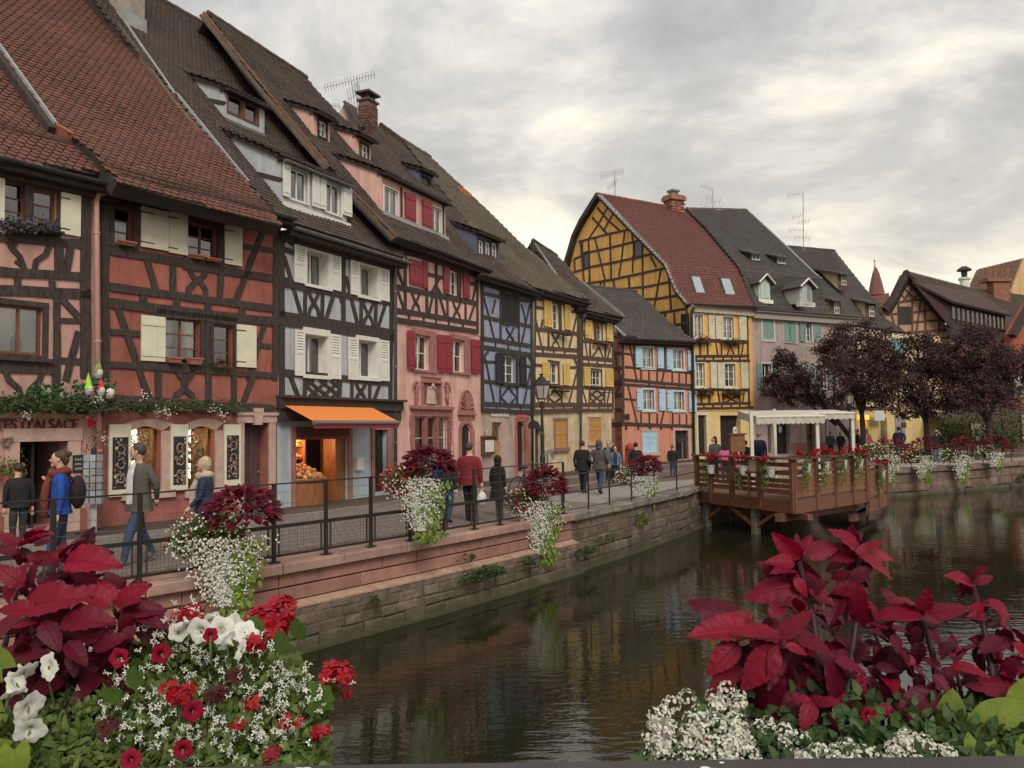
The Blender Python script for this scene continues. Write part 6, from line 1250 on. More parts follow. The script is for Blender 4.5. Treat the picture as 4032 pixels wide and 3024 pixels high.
# ------------------------------------------------------------------ plants kit
import numpy as np
def scatter(name,tmpl,mats4,m,parent=None,smooth=False,**props):
    """join many copies of a small template (verts, faces) into one mesh"""
    if not mats4:return None
    tv=np.array([tuple(v)+(1,)for v in tmpl[0]],dtype=np.float64);n=len(tv);V=np.empty((len(mats4)*n,3));Fs=[]
    for i,M4 in enumerate(mats4):
        V[i*n:(i+1)*n]=(tv@np.array(M4,dtype=np.float64).T)[:,:3];k=i*n
        Fs+=[tuple(k+x for x in f)for f in tmpl[1]]
    me=bpy.data.meshes.new(name);me.from_pydata(V.tolist(),[],Fs)
    for q in(m if isinstance(m,(list,tuple))else[m]):me.materials.append(q)
    if smooth:me.polygons.foreach_set('use_smooth',[True]*len(me.polygons))
    me.update();return obj(name,me,parent,**props)
def aim(p,d,up=None,s=1.0,roll=0.0):
    """matrix with local +Y along d, local +Z towards up, scale s, at p"""
    d=Vector(d).normalized();up=Vector(up)if up is not None else Vector((0,0,1))
    x=d.cross(up);x=x.normalized()if x.length>1e-4 else d.orthogonal().normalized();z=x.cross(d)
    if roll:q=Matrix.Rotation(roll,3,d);x=q@x;z=q@z
    return frame_mat(Vector(p),x*s,d*s,z*s)
def rdir(zmin=-1.0):
    while True:
        v=Vector((random.gauss(0,1),random.gauss(0,1),random.gauss(0,1)))
        if v.length>.01:
            v.normalize()
            if v.z>=zmin:return v
LEAF4=([(-.28,.35,.06),(0,0,0),(.28,.35,.06),(.2,.75,.03),(0,1,-.08),(-.2,.75,.03)],[(1,2,3,4,5,0)])
LEAFD=([(-.36,.5,.05),(0,0,0),(.36,.5,.05),(0,1,-.05)],[(1,2,3,0)])
FLOW4=([(0,0,0),(.5,.15,.12),(.15,.5,.1),(-.15,.5,.1),(-.5,.15,.12),(-.5,-.15,.12),(-.15,-.5,.1),(.15,-.5,.1),(.5,-.15,.12)],[(0,1,2),(0,3,4),(0,5,6),(0,7,8),(0,2,3),(0,4,5),(0,6,7),(0,8,1)])
def serrated_leaf(n=11,w=.36,fold=.12,droop=.22,teeth=True,heart=.0):
    v,f=[],[]
    for i in range(n+1):
        t=i/n;y=t
        ww=w*(math.sin(math.pi*min(1,t**.76))**.80)*(1-.10*t)if 0<t<1 else 0.0
        if heart and t<.25:ww=w*(.55+.45*t/.25)
        tz=-droop*t*t
        v.append((0,y,tz))
        s=ww*(1+(.085 if(teeth and i%2)else 0));yo=(.03 if(teeth and i%2)else 0)
        rip=.018*math.sin(i*1.9)
        v+=[(-s*.55,y+yo*.4-heart*.15*(1-t),tz+fold*ww*.75+rip*.4),(-s,y+yo-heart*.3*(1-t)**2,tz+fold*ww+rip),(s*.55,y+yo*.4-heart*.15*(1-t),tz+fold*ww*.75-rip*.4),(s,y+yo-heart*.3*(1-t)**2,tz+fold*ww-rip)]
    for i in range(n):
        a,b=i*5,(i+1)*5
        f+=[(a,b,b+1,a+1),(a+1,b+1,b+2,a+2),(a,a+3,b+3,b),(a+3,a+4,b+4,b+3)]
    return v,f
def tmesh(name,T,m,smooth=True):
    me=bpy.data.meshes.new(name);me.from_pydata([tuple(x)for x in T[0]],[],T[1])
    for q in(m if isinstance(m,(list,tuple))else[m]):me.materials.append(q)
    if smooth:me.polygons.foreach_set('use_smooth',[True]*len(me.polygons))
    me.update();return me
def leafmat(name,c,c2,vein=None,rough=.55,trans=.28,island=.35):
    """leaf with veins: c at the edge, c2 mottling, vein along the midrib (object coordinates: y along the leaf)"""
    if name in MATS:return MATS[name]
    M=mat(name,c,rough,.2,9,.25,30,c2=c2,island=island,trans=trans,spec=.3);
    return M
GREENL=mat('green leaf',(.18,.235,.06),.55,.25,9,c2=(.09,.135,.03),island=.35,trans=.3,spec=.3)
DGREENL=mat('dark green leaf',(.065,.115,.032),.55,.25,9,c2=(.035,.065,.02),island=.35,trans=.25,spec=.3)
LIMEL=mat('lime leaf',(.20,.28,.035),.5,.2,6,c2=(.12,.18,.025),island=.25,trans=.35,spec=.3)
COLEUS=mat('crimson coleus leaf',(.16,.005,.018),.55,.2,7,.15,20,c2=(.075,.004,.013),island=.35,trans=.22,spec=.25)
COLEUSD=mat('dark crimson coleus leaf',(.055,.004,.010),.6,.2,7,c2=(.03,.003,.007),island=.35,trans=.2,spec=.25)
WHITEF=mat('white petals',(.74,.73,.66),.6,.06,9,island=.1,trans=.25)
REDF=mat('red petals',(.38,.004,.016),.55,.15,9,island=.25,trans=.25)
STEMG=mat('green stem',(.09,.13,.04),.6,.2)
STEMR=mat('maroon stem',(.035,.010,.012),.6,.2)
# ------------------------------------------------------------------ plan of the quay: the fence line, from left to right
QL=[(-15.5,-3.2),(-4.46,10.4),(-3.25,11.9),(-1.63,14.16),(-.64,15.6),(1.17,18.3),(2.75,20.9),(4.68,24.4),(5.6,26.4),(15.6,35.7),(20.1,38.2),(24.5,41.4),(60,64)]
ZW=-1.1;ZC=0.12
def qsegs():return[facade(QL[i],QL[i+1])for i in range(len(QL)-1)],[(Vector(QL[i+1])-Vector(QL[i])).length for i in range(len(QL)-1)]
QS,QLEN=qsegs()
# water
Wm=bpy.data.materials.new('canal water');Wm.use_nodes=True;t=Wm.node_tree;b=t.nodes['Principled BSDF'];b.inputs['Base Color'].default_value=(.014,.0145,.007,1);b.inputs['Roughness'].default_value=.03;b.inputs['IOR'].default_value=1.33;b.inputs['Specular IOR Level'].default_value=.5
tcn=t.nodes.new('ShaderNodeTexCoord');mpn=t.nodes.new('ShaderNodeMapping');mpn.inputs['Rotation'].default_value=(0,0,rad(-14));mpn.inputs['Scale'].default_value=(.55,1.5,1);t.links.new(tcn.outputs['Object'],mpn.inputs[0])
w1=t.nodes.new('ShaderNodeTexNoise');w1.inputs['Scale'].default_value=5.0;w1.inputs['Detail'].default_value=3;w1.inputs['Roughness'].default_value=.5;t.links.new(mpn.outputs[0],w1.inputs['Vector'])
w2=t.nodes.new('ShaderNodeTexNoise');w2.inputs['Scale'].default_value=.35;w2.inputs['Detail'].default_value=2;t.links.new(tcn.outputs['Object'],w2.inputs['Vector'])
rr_=t.nodes.new('ShaderNodeMapRange');rr_.inputs[1].default_value=.35;rr_.inputs[2].default_value=.65;rr_.inputs[3].default_value=.12;rr_.inputs[4].default_value=1.0;t.links.new(w2.outputs['Fac'],rr_.inputs[0])
mlt=t.nodes.new('ShaderNodeMath');mlt.operation='MULTIPLY';t.links.new(w1.outputs['Fac'],mlt.inputs[0]);t.links.new(rr_.outputs[0],mlt.inputs[1])
bp=t.nodes.new('ShaderNodeBump');bp.inputs['Strength'].default_value=.2;bp.inputs['Distance'].default_value=.04;t.links.new(mlt.outputs[0],bp.inputs['Height']);t.links.new(bp.outputs[0],b.inputs['Normal'])
wo=MB().poly3([(-60,-40,ZW),(160,-40,ZW),(160,160,ZW),(-60,160,ZW)]).build('water',Wm);wo['kind']='structure';wo['label']='dark green brown canal water reflecting the houses'
# street: one sheet on the land side of the fence line
def brickmat(name,c1,c2,mort,sc,bump=.4,w=.5,h=.25,ms=.02):
    M=mat(name,c1,.85,.15,3,stain=.15);t=M.node_tree;b=t.nodes['Principled BSDF'];tc_=t.nodes.new('ShaderNodeTexCoord');mp_=t.nodes.new('ShaderNodeMapping');mp_.inputs['Rotation'].default_value=(0,0,rad(28));t.links.new(tc_.outputs['Object'],mp_.inputs[0])
    bt=t.nodes.new('ShaderNodeTexBrick');t.links.new(mp_.outputs[0],bt.inputs['Vector']);bt.inputs['Scale'].default_value=sc;bt.inputs['Color1'].default_value=(*c1,1);bt.inputs['Color2'].default_value=(*c2,1);bt.inputs['Mortar'].default_value=(*mort,1);bt.inputs['Mortar Size'].default_value=ms;bt.inputs['Brick Width'].default_value=w;bt.inputs['Row Height'].default_value=h
    old=b.inputs['Base Color'].links[0].from_socket;mm=t.nodes.new('ShaderNodeMix');mm.data_type='RGBA';mm.blend_type='MULTIPLY';mm.inputs[0].default_value=1;t.links.new(bt.outputs[0],mm.inputs[6])
    sc_=t.nodes.new('ShaderNodeVectorMath');sc_.operation='SCALE';sc_.inputs['Scale'].default_value=1/max(c1);t.links.new(old,sc_.inputs[0]);t.links.new(sc_.outputs[0],mm.inputs[7]);t.links.new(mm.outputs[2],b.inputs['Base Color'])
    bp_=t.nodes.new('ShaderNodeBump');bp_.inputs['Strength'].default_value=bump;bp_.inputs['Distance'].default_value=.015;iv=t.nodes.new('ShaderNodeMath');iv.operation='SUBTRACT';iv.inputs[0].default_value=1;t.links.new(bt.outputs['Fac'],iv.inputs[1]);t.links.new(iv.outputs[0],bp_.inputs['Height']);t.links.new(bp_.outputs[0],b.inputs['Normal'])
    return M
SETT=brickmat('sett paving',(.185,.15,.13),(.145,.12,.105),(.05,.043,.038),3.4)
PAVE=brickmat('dark brown pavement setts',(.10,.082,.072),(.085,.07,.062),(.04,.034,.03),4.5)
LIGHTP=mat('pale grey paving',(.29,.26,.235),.85,.12,3,.15,60,stain=.15)
ring=[Vector((x,y,0))for x,y in QL];land=ring+[Vector((160,130,0)),Vector((160,160,0)),Vector((-120,160,0)),Vector((-120,-40,0))]
st=MB().poly3(land);o=st.build('street',SETT);o['kind']='structure';o['label']='brown grey sett paved street along the canal'
# pale strip beside the low fence and in front of the deck, 4 mm above the setts
def offs(path,d):
    out=[]
    for i,p in enumerate(path):
        a=Vector(path[max(i-1,0)]);c=Vector(path[min(i+1,len(path)-1)]);t_=(c-a).normalized();out.append(Vector((p[0]-t_.y*d,p[1]+t_.x*d)))
    return out
pth=[(.3,17.0),(1.17,18.3),(2.75,20.9),(4.68,24.4),(5.6,26.4),(15.6,35.7),(24.5,41.4),(60,64)]
a_,b_=offs(pth,.3),offs(pth,3.1);B=MB()
for i in range(len(pth)-1):B.poly3([(*a_[i],.004),(*a_[i+1],.004),(*b_[i+1],.004),(*b_[i],.004)])
o=B.build('path',LIGHTP);o['kind']='structure';o['label']='pale grey stone path beside the low railing'
# pavement in front of the houses with a kerb
hp=[P0,PA,PB,PC,PD,PE,PF,PG,(6.3,44.0),PI,PK,PM,PN];hp=[(-14.5,8.5)]+[tuple(p)for p in hp]
wd=[1.5,1.5,1.5,1.5,1.5,1.5,1.6,1.7,1.8,1.7,1.6,1.6,1.6,1.6];inner=offs(hp,.6);outer=[offs(hp,-w)[i]for i,w in enumerate(wd)];kb=[offs(hp,-w-.14)[i]for i,w in enumerate(wd)];B=MB();K=[]
zk=.09
for i in range(len(hp)-1):B.poly3([(*inner[i],zk),(*outer[i],zk),(*outer[i+1],zk),(*inner[i+1],zk)])
o=B.build('pavement',PAVE);o['kind']='structure';o['label']='dark brown pavement along the house fronts'
KERB=mat('grey granite kerb',(.24,.215,.195),.85,.15,5,.2,60,stain=.1);kt=thing('kerb','grey granite kerb edging the house pavement','kerb',(*kb[2],0),kind='structure')
for i in range(len(hp)-1):
    a,c=kb[i],kb[i+1];L=(c-a).length;n=max(1,int(L/1.0));F=facade(a,c)
    for k in range(n):MB().box(F,L*k/n+.004,L*(k+1)/n-.004,-.05,zk+.012+U(-.004,.004),-.14,U(0,.006)).build('kerb_stone',KERB,kt)
# pale drain line running along the road
B=MB();a_,b_=offs(hp,-3.3),offs(hp,-3.52)
for i in range(1,8):B.poly3([(*b_[i],.006),(*b_[i+1],.006),(*a_[i+1],.006),(*a_[i],.006)])
o=B.build('drain_strip',LIGHTP);o['kind']='structure'
# real setts near the camera
F=facade((-8.2,7.4),(2.5,21.6));sm=MB();b0=[(-.078,-.048,0),(.078,-.048,0),(.078,.048,0),(-.078,.048,0)];t0=[(x*.86,y*.8,.022)for x,y,z in b0];sv=b0+t0;sf=[(4,5,6,7)]+[(i,(i+1)%4,4+(i+1)%4,4+i)for i in range(4)]
SETTS=mat('worn setts',(.18,.145,.125),.8,.15,8,.2,60,isl_cols=[(.125,.102,.09),(.18,.14,.12),(.15,.13,.115),(.21,.17,.145)])
mm=[]
for r in range(0,48):
    for c in range(0,108):
        u,v=c*.165+(.08 if r%2 else 0),.30+r*.103;p=F.P(u,0,-v)
        if p.y>25 or p.y<7.5:continue
        d_out=min([-(Pl((*hp[i],0),(*(Vector(hp[i+1])-Vector(hp[i])),0),(0,0,1))).n.dot(p-Vector((*hp[i],0)))*-1 for i in range(1,6)])
        hit_=True
        for i in range(0,7):
            a,c2=Vector(kb[i]),Vector(kb[i+1]);dd=(c2-a).normalized();w=p.xy-a;s_=w.dot(dd)
            if-.2<=s_<=(c2-a).length+.2 and(dd.y*w.x-dd.x*w.y)<.08:hit_=False
        if not hit_ or(-.3<0 and False):continue
        q=p-CP
        if abs(q.dot(RGT)/q.dot(FWD))>.62:continue
        mm.append(frame_mat(p+Vector((0,0,.004+U(-.003,.004))),F.u*U(.93,1.02),-F.n*U(.93,1.02),Vector((0,0,1))))
mm.sort(key=lambda M_:(M_.translation-Vector((-4,13,0))).length);sme=tmesh('sett',(sv,sf),SETTS,False);sroad=[x for x in bpy.data.objects if x.name=='street'][0]
for M_ in mm[:300]:obj('sett',sme,sroad,M_)
scatter('setts',(sv,sf),mm[300:],SETTS,sroad,kind='stuff')
# ------------------------------------------------------------------ quay wall
ST_RED=mat('dressed red sandstone',(.33,.165,.125),.85,.12,4,.2,50,stain=.22,island=.12)
ST_COP=mat('sandstone coping',(.36,.22,.175),.85,.12,4,.2,50,stain=.2,island=.12)
ST_OLD=mat('old grey brown masonry',(.215,.155,.115),.92,.3,5,.9,22,c2=(.095,.078,.055),stain=.35,island=.3)
ST_OLDC=mat('weathered grey coping',(.25,.215,.18),.92,.2,4,.6,25,stain=.3,island=.15)
ST_FAR=mat('pinkish brown masonry',(.225,.15,.12),.9,.2,4,.4,30,stain=.25,island=.22)
MORT=mat('wall mortar',(.13,.105,.08),.95,.2,6,.5,30);LEDGE=mat('pink mortar ledge',(.40,.25,.18),.9,.15,6,.4,40,stain=.15)
def algae(M):
    t=M.node_tree;N,L=t.nodes,t.links;b=N['Principled BSDF'];src=b.inputs['Base Color'].links[0].from_socket;tc_=N.new('ShaderNodeTexCoord');sx=N.new('ShaderNodeSeparateXYZ');L.new(tc_.outputs['Object'],sx.inputs[0])
    nz=N.new('ShaderNodeTexNoise');nz.inputs['Scale'].default_value=2.2;nz.inputs['Detail'].default_value=6;L.new(tc_.outputs['Object'],nz.inputs['Vector']);a=N.new('ShaderNodeMath');a.operation='MULTIPLY_ADD';L.new(nz.outputs['Fac'],a.inputs[0]);a.inputs[1].default_value=.9;L.new(sx.outputs[2],a.inputs[2])
    mr=N.new('ShaderNodeMapRange');L.new(a.outputs[0],mr.inputs[0]);mr.inputs[1].default_value=-.62;mr.inputs[2].default_value=-.25;mr.inputs[3].default_value=.85;mr.inputs[4].default_value=0
    mm=N.new('ShaderNodeMix');mm.data_type='RGBA';L.new(mr.outputs[0],mm.inputs[0]);L.new(src,mm.inputs[6]);mm.inputs[7].default_value=(.045,.048,.022,1);L.new(mm.outputs[2],b.inputs['Base Color'])
for M_ in(ST_OLD,ST_FAR,MORT):algae(M_)
def block(F,u0,u1,z0,z1,n0,n1,j=.0,ch=.012):
    b=MB();ju=lambda:U(-j,j)
    back=[F.P(u0,z0,n0),F.P(u1,z0,n0),F.P(u1,z1,n0),F.P(u0,z1,n0)]
    rim=[F.P(u0+ju(),z0+ju(),n1-ch),F.P(u1+ju(),z0+ju(),n1-ch),F.P(u1+ju(),z1+ju(),n1-ch),F.P(u0+ju(),z1+ju(),n1-ch)]
    fr=[F.P(u0+ch+j,z0+ch+j,n1+ju()),F.P(u1-ch-j,z0+ch+j,n1+ju()),F.P(u1-ch-j,z1-ch-j,n1+ju()),F.P(u0+ch+j,z1-ch-j,n1+ju())]
    b.v=back+rim+fr;b.f=[(8,9,10,11)]
    for a in(0,4):
        for i in range(4):k=(i+1)%4;b.f.append((a+i,a+k,a+4+k,a+4+i))
    return b
def wall_thing(label,segs,courses,mcore,ncore=-.04):
    """segs: indices into QS; courses: (z0, z1, n, length, jitter, material, name)"""
    w=thing('quay_wall',label,'wall',(*QL[segs[0]],ZW))
    for s_ in segs:
        F=QS[s_];L=QLEN[s_];u_start=0.0
        if s_==0:u_start=L-4.2
        if s_==len(QS)-1:L=14
        MB().box(F,u_start-.02,L+.02,ZW-.6,ZC-.1,-.5,ncore).build('wall_core',mcore,w)
        for k,(z0,z1,n,ln,j,m,nm)in enumerate(courses):
            u=u_start-(ln*.4*(k%2))
            while u<L-.02:
                l_=ln*U(.75,1.3);a,b2=max(u,u_start),min(u+l_,L)
                if b2-a>.12:
                    dz=U(-j,j)
                    block(F,a+.006,b2-.006,z0+.006,z1-.006+(dz if nm=='stone' else 0),-.45 if nm=='coping_stone' else-.2,n+U(-j,j)*1.2,j*.6).build(nm,m,w)
                u+=l_
    return w
w1_=wall_thing('red sandstone quay wall with rough stone footing at the left',[0,1,2,3,4],[(-.03,ZC,.16,1.15,.003,ST_COP,'coping_stone'),(-.22,-.035,.06,1.2,.003,ST_RED,'block'),(-.42,-.225,.062,1.2,.003,ST_RED,'block'),(-.61,-.48,.205,.34,.012,ST_OLD,'stone'),(-.76,-.61,.215,.42,.014,ST_OLD,'stone'),(-.91,-.76,.23,.40,.014,ST_OLD,'stone'),(-1.2,-.91,.25,.5,.016,ST_OLD,'stone')],MORT)
for s_ in range(5):
    F=QS[s_];L=QLEN[s_];u0=L-4.2 if s_==0 else 0;MB().box(F,u0,L,ZW-.4,-.49,-.1,.195).build('mortar_bed',MORT,w1_)
for s_ in range(5):
    F=QS[s_];L=QLEN[s_];u0=L-4.2 if s_==0 else 0
    MB().poly3([F.P(u0,-.42,.06),F.P(L,-.42,.06),F.P(L,-.475,.21),F.P(u0,-.475,.21)]).poly3([F.P(u0,-.475,.21),F.P(L,-.475,.21),F.P(L,-.5,.21),F.P(u0,-.5,.21)]).build('ledge',LEDGE,w1_)
    MB().box(F,u0,L,ZW-.3,-1.05,-.1,.32).build('footing',ST_OLD,w1_)
w2_=wall_thing('old mossy stone quay wall beside the timber deck',[5,6,7],[(-.04,ZC,.16,.9,.02,ST_OLDC,'coping_stone'),(-.26,-.045,.06,.55,.014,ST_OLD,'stone'),(-.48,-.26,.07,.5,.016,ST_OLD,'stone'),(-.70,-.48,.085,.6,.016,ST_OLD,'stone'),(-.92,-.70,.10,.6,.016,ST_OLD,'stone'),(-1.2,-.92,.12,.7,.016,ST_OLD,'stone')],MORT,.045)
for s_ in(5,6,7):MB().box(QS[s_],0,QLEN[s_],ZW-.3,-1.06,-.1,.20).build('footing',ST_OLD,w2_)
w3_=wall_thing('pinkish stone quay wall right of the deck',[8,9,10,11],[(-.14,ZC-.06,.16,1.3,.02,ST_FAR,'coping_stone'),(-.56,-.145,.05,1.3,.015,ST_FAR,'stone'),(-.92,-.56,.06,1.4,.015,ST_FAR,'stone'),(-1.2,-.92,.14,1.2,.03,ST_FAR,'stone')],MORT)
# weeds on and under the wall
def weed(label,c,rx,rz,n,size=.07,m=None,F=None,fl=True):
    ms=[];c=Vector(c)
    for i in range(n):
        d=rdir(-.5);p=c+F.u*d.x*rx*R()**.5+F.n*abs(d.y)*.16+Vector((0,0,d.z*rz*R()**.5));ms.append(aim(p,rdir(-.2)+F.n*.8,Vector((0,0,1))+rdir()*.6,size*U(.6,1.3)))
    o=scatter('weed_clump',LEAF4,ms,m or DGREENL);tag(o,label,'weeds','weeds on the quay wall','thing');return o
def onwall(px,n):
    best=None
    for F,L in zip(QS,QLEN):
        G=F.off(n);u,v=G.uv(px)
        if-.1<=u<=L+.1 and(G.hit(px)-CP).dot(FWD)>0:best=(G.hit(px),F)
    return best
for lab,px,n,rx,rz,k,s_ in[('large bushy weed clump on the footing under the third planter',z8(190,1590),.32,.75,.16,700,.06),('low weed cushion beside the drain under the wall',z8(560,1490),.3,.22,.14,160,.06),('creeping weeds along the waterline left of the deck',z8(1020,1400),.2,.55,.12,260,.06),('pale yellow green tuft hanging on the old wall',z8(1490,1150),.12,.28,.22,260,.07),('small trailing weeds above the waterline',z8(1200,1290),.16,.6,.1,200,.05),('small ivy patch on the rough footing',z6(1030,1600),.26,.12,.12,90,.05),('weed tuft on the pink ledge',z6(1700,1290),.16,.3,.1,120,.05),('weeds near the right end of the far wall',r4(2170,925),.15,.5,.2,120,.1)]:
    h=onwall(px,n)
    if h:weed(lab,h[0],rx,rz,k,s_,LIMEL if 'yellow' in lab else None,h[1])
# ------------------------------------------------------------------ fences
FENCE=mat('dark brown fence paint',(.020,.015,.013),.55,.15,10,.1,60);WIRE=mat('steel wire',(.16,.15,.14),.5,.1,metal=.5);MESHW=mat('dark fence wire',(.05,.043,.038),.6,.1)
def qat(px):
    best=None
    for F,L in zip(QS,QLEN):
        u,v=F.uv(px)
        if 0<=u<=L+.001 and(F.hit(px)-CP).dot(FWD)>0 and best is None:best=(F,u)
    return best
FT=thing('railing','tall dark railing with wire mesh panels along the near quay','railing',(*QL[1],ZC))
posts=[(-60,2400),(214,2350),(557,2293),(1087,2211),(1293,2175),(1470,2146),(1624,2123),(1757,2100),(1877,2080),(1978,2062),(2110,2040),(2228,2018)]
PP=[]
for p in posts:
    q=qat(p)
    if q:PP.append(q[0].P(q[1],0,-.05)*1)
Hf=1.08
for i,p in enumerate(PP):
    d=(PP[min(i+1,len(PP)-1)]-PP[max(i-1,0)]).normalized();F=Pl((p.x,p.y,ZC),d,(0,0,1))
    b=MB().box(F,-.028,.028,0,Hf,-.015,.015).box(F,-.08,.08,0,.012,-.05,.05);b.build('post',FENCE,FT)
for i in range(len(PP)-1):
    a,c=PP[i],PP[i+1];F=Pl((a.x,a.y,ZC),c-a,(0,0,1));L=(c-a).length
    MB().tube([F.P(0,Hf-.01),F.P(L,Hf-.01)],.011,5).build('top_rail',FENCE,FT)
    MB().box(F,.035,L-.035,.46,.51,-.02,.02).build('middle_rail',FENCE,FT);MB().box(F,.035,L-.035,.07,.10,-.015,.015).build('bottom_rail',FENCE,FT)
    for z in(.65,.8,.95):MB().tube([F.P(0,z),F.P(L,z)],.0035,4).build('wire',WIRE,FT)
    G=MB();n=int(L/.052)
    for k in range(1,n):G.tube([F.P(L*k/n,.1),F.P(L*k/n,.46)],.0022,3,False)
    for k in range(1,7):G.tube([F.P(.04,.1+.36*k/7),F.P(L-.04,.1+.36*k/7)],.0022,3,False)
    for x in(.09,L-.09):G.box(F,x-.012,x+.012,.1,.46,-.01,.01)
    G.build('mesh_panel',MESHW,FT,kind='stuff')
FL=thing('railing','low thin brown railing between tall fence and deck','railing',(*QL[6],ZC));PP2=[]
for p in[(2240,2016),(2321,1994),(2403,1972),(2490,1957),(2579,1941),(2668,1927),(2755,1910)]:
    q=qat(p)
    if q:PP2.append(q[0].P(q[1],0,-.02))
for p in PP2[1:]:MB().tube([p+Vector((0,0,ZC)),p+Vector((0,0,ZC+.82))],.02,6).build('post',FENCE,FL)
for i in range(len(PP2)-1):
    for z in(.8,.42,.06):MB().tube([PP2[i]+Vector((0,0,ZC+z)),PP2[i+1]+Vector((0,0,ZC+z))],.016 if z>.1 else .01,5).build('rail',FENCE,FL)
FR=thing('railing','low thin railing on the far quay behind the hanging planters','railing',(16,36,0));fa,L=QS[9],QLEN[9]
for s_ in(9,10):
    F=QS[s_];L=QLEN[s_]
    for k in range(4):MB().tube([F.P(L*k/4,ZC-.06,-.05),F.P(L*k/4,ZC+.75,-.05)],.02,5).build('post',FENCE,FR)
    for z in(.72,.4):MB().tube([F.P(0,ZC+z,-.05),F.P(L,ZC+z,-.05)],.014,5).build('rail',FENCE,FR)
# ------------------------------------------------------------------ timber deck over the water
DA,DB,DC,DE=Vector((5.6,26.4)),Vector((7.26,22.5)),Vector((10.36,25.5)),Vector((12.2,28.4))
ZD,ZR=-.05,1.02
DKW=mat('red brown deck timber',(.175,.070,.040),.65,.2,8,.25,40,streak=(6,6,.6));DKO=mat('orange brown deck boards',(.23,.105,.048),.65,.2,8,.25,40);PILE=mat('grey timber pile',(.17,.15,.125),.85,.2,8,.3,40)
DK=thing('timber_deck','red brown timber terrace deck built out over the canal','deck',(*DB,ZW))
def qpt(i,t):a,b=Vector(QL[i]),Vector(QL[i+1]);return a+(b-a)*t
back1,back2=qpt(8,.02),qpt(8,.55)
nb=26;F0=facade(DA,DB)
poly=[DA,DB,DC,back2+Vector((-.3,.3)),back1+Vector((-.3,.3))];ux=(DC-DB).normalized();vy=Vector((-ux.y,ux.x))
for k in range(46):
    o_=k*.16;ts=[]
    for i in range(len(poly)):
        a,b=poly[i],poly[(i+1)%len(poly)];da,db=(a-DB).dot(vy)-o_-.08,(b-DB).dot(vy)-o_-.08
        if(da>0)!=(db>0):p=a+(b-a)*(da/(da-db));ts.append((p-DB).dot(ux))
    if len(ts)==2 and abs(ts[1]-ts[0])>.2:
        t0_,t1_=min(ts),max(ts);Fp=Pl((*DB,ZD),(*ux,0),(*vy,0));MB().box(Fp,t0_,t1_,o_+.005,o_+.155,-.04,U(-.003,.003)).build('plank',DKW,DK)
def railing(a,b,xs,z0,zr,boards,nm='rail_board',mb_=DKW,solid=None):
    F=Pl((a.x,a.y,0),(b.x-a.x,b.y-a.y,0),(0,0,1));L=(b-a).length
    for t in xs:MB().box(F,t*L-.06,t*L+.06,z0-.3,zr-.012,-.05,.07).build('post',DKW,DK)
    MB().box(F,-.1,L+.1,zr-.01,zr+.04,-.1,.14).build('cap_rail',DKW,DK)
    for i in range(len(xs)-1):
        for(p,q)in boards:MB().box(F,xs[i]*L+.062,xs[i+1]*L-.062,z0+p,z0+q,-.025+U(-.003,.003),.01).build(nm,mb_,DK)
    MB().box(F,-.05,L+.05,z0-.34,z0-.005,-.06,.03).build('fascia_beam',DKW,DK)
    return F,L
bl=[(.86,.97),(.64,.76),(.44,.55),(.30,.40),(.14,.26)]
Fl,Ll=railing(DA,DB,[0,.16,.40,.69,.995],ZD,ZR,bl)
Fr_,Lr=railing(DB,DC,[.005,.28,.54,.79,1.0],ZD,ZR,[(.88,.97),(.66,.76),(.49,.60),(.35,.46),(.21,.33),(.07,.19)],mb_=DKO)
F2,L2=railing(DC+Vector((.08,.1)),DE,[.0,.5,1.0],ZD-.35,ZR-.36,[(.86,.97),(.66,.8),(.48,.62),(.3,.44),(.12,.26)],mb_=DKO)
MB().box(Fl,.25,Ll+.2,ZD-.50,ZD-.35,-.42,-.25).build('under_beam',DKW,DK);MB().box(Fr_,-.1,Lr,ZD-.56,ZD-.35,-.5,-.3).build('under_beam',DKW,DK)
MB().box(F2,-.3,L2,ZD-.9,ZD-.7,-.5,-.3).build('under_beam',DKW,DK)
poly2=[DC,DE,qpt(8,.78),back2];MB().slab([(p.x,p.y,ZD-.35)for p in poly2],Vector((0,0,1)),.06).build('lower_floor',DKW,DK)
def pile(p,top,br=()):
    p=Vector(p);o=MB().box(Pl((p.x,p.y,0),Fl.u,(0,0,1)),-.09,.09,ZW-.5,top,-.09,.09).build('pile',PILE,DK)
    for d in br:
        q=p+Vector((d[0],d[1]));MB().tube([(p.x,p.y,ZW+.2),(q.x,q.y,top-.02)],.06,4).build('brace',DKO,DK)
pp=Fl.off(-.12).hit((2974,1990)).xy;pile(pp,ZD-.35,[(Fl.u.x*.9,Fl.u.y*.9),(-Fl.u.x*1.1,-Fl.u.y*1.1)]);pq=Fl.off(-.12).hit((2782,1970)).xy;pile(pq,ZD-.35,[(Fl.u.x*.8,Fl.u.y*.8)])
for px in((3110,2010),(3290,1985),(3420,1985),(3450,1960)):pile(onz(px,ZW).xy,ZD-.4)
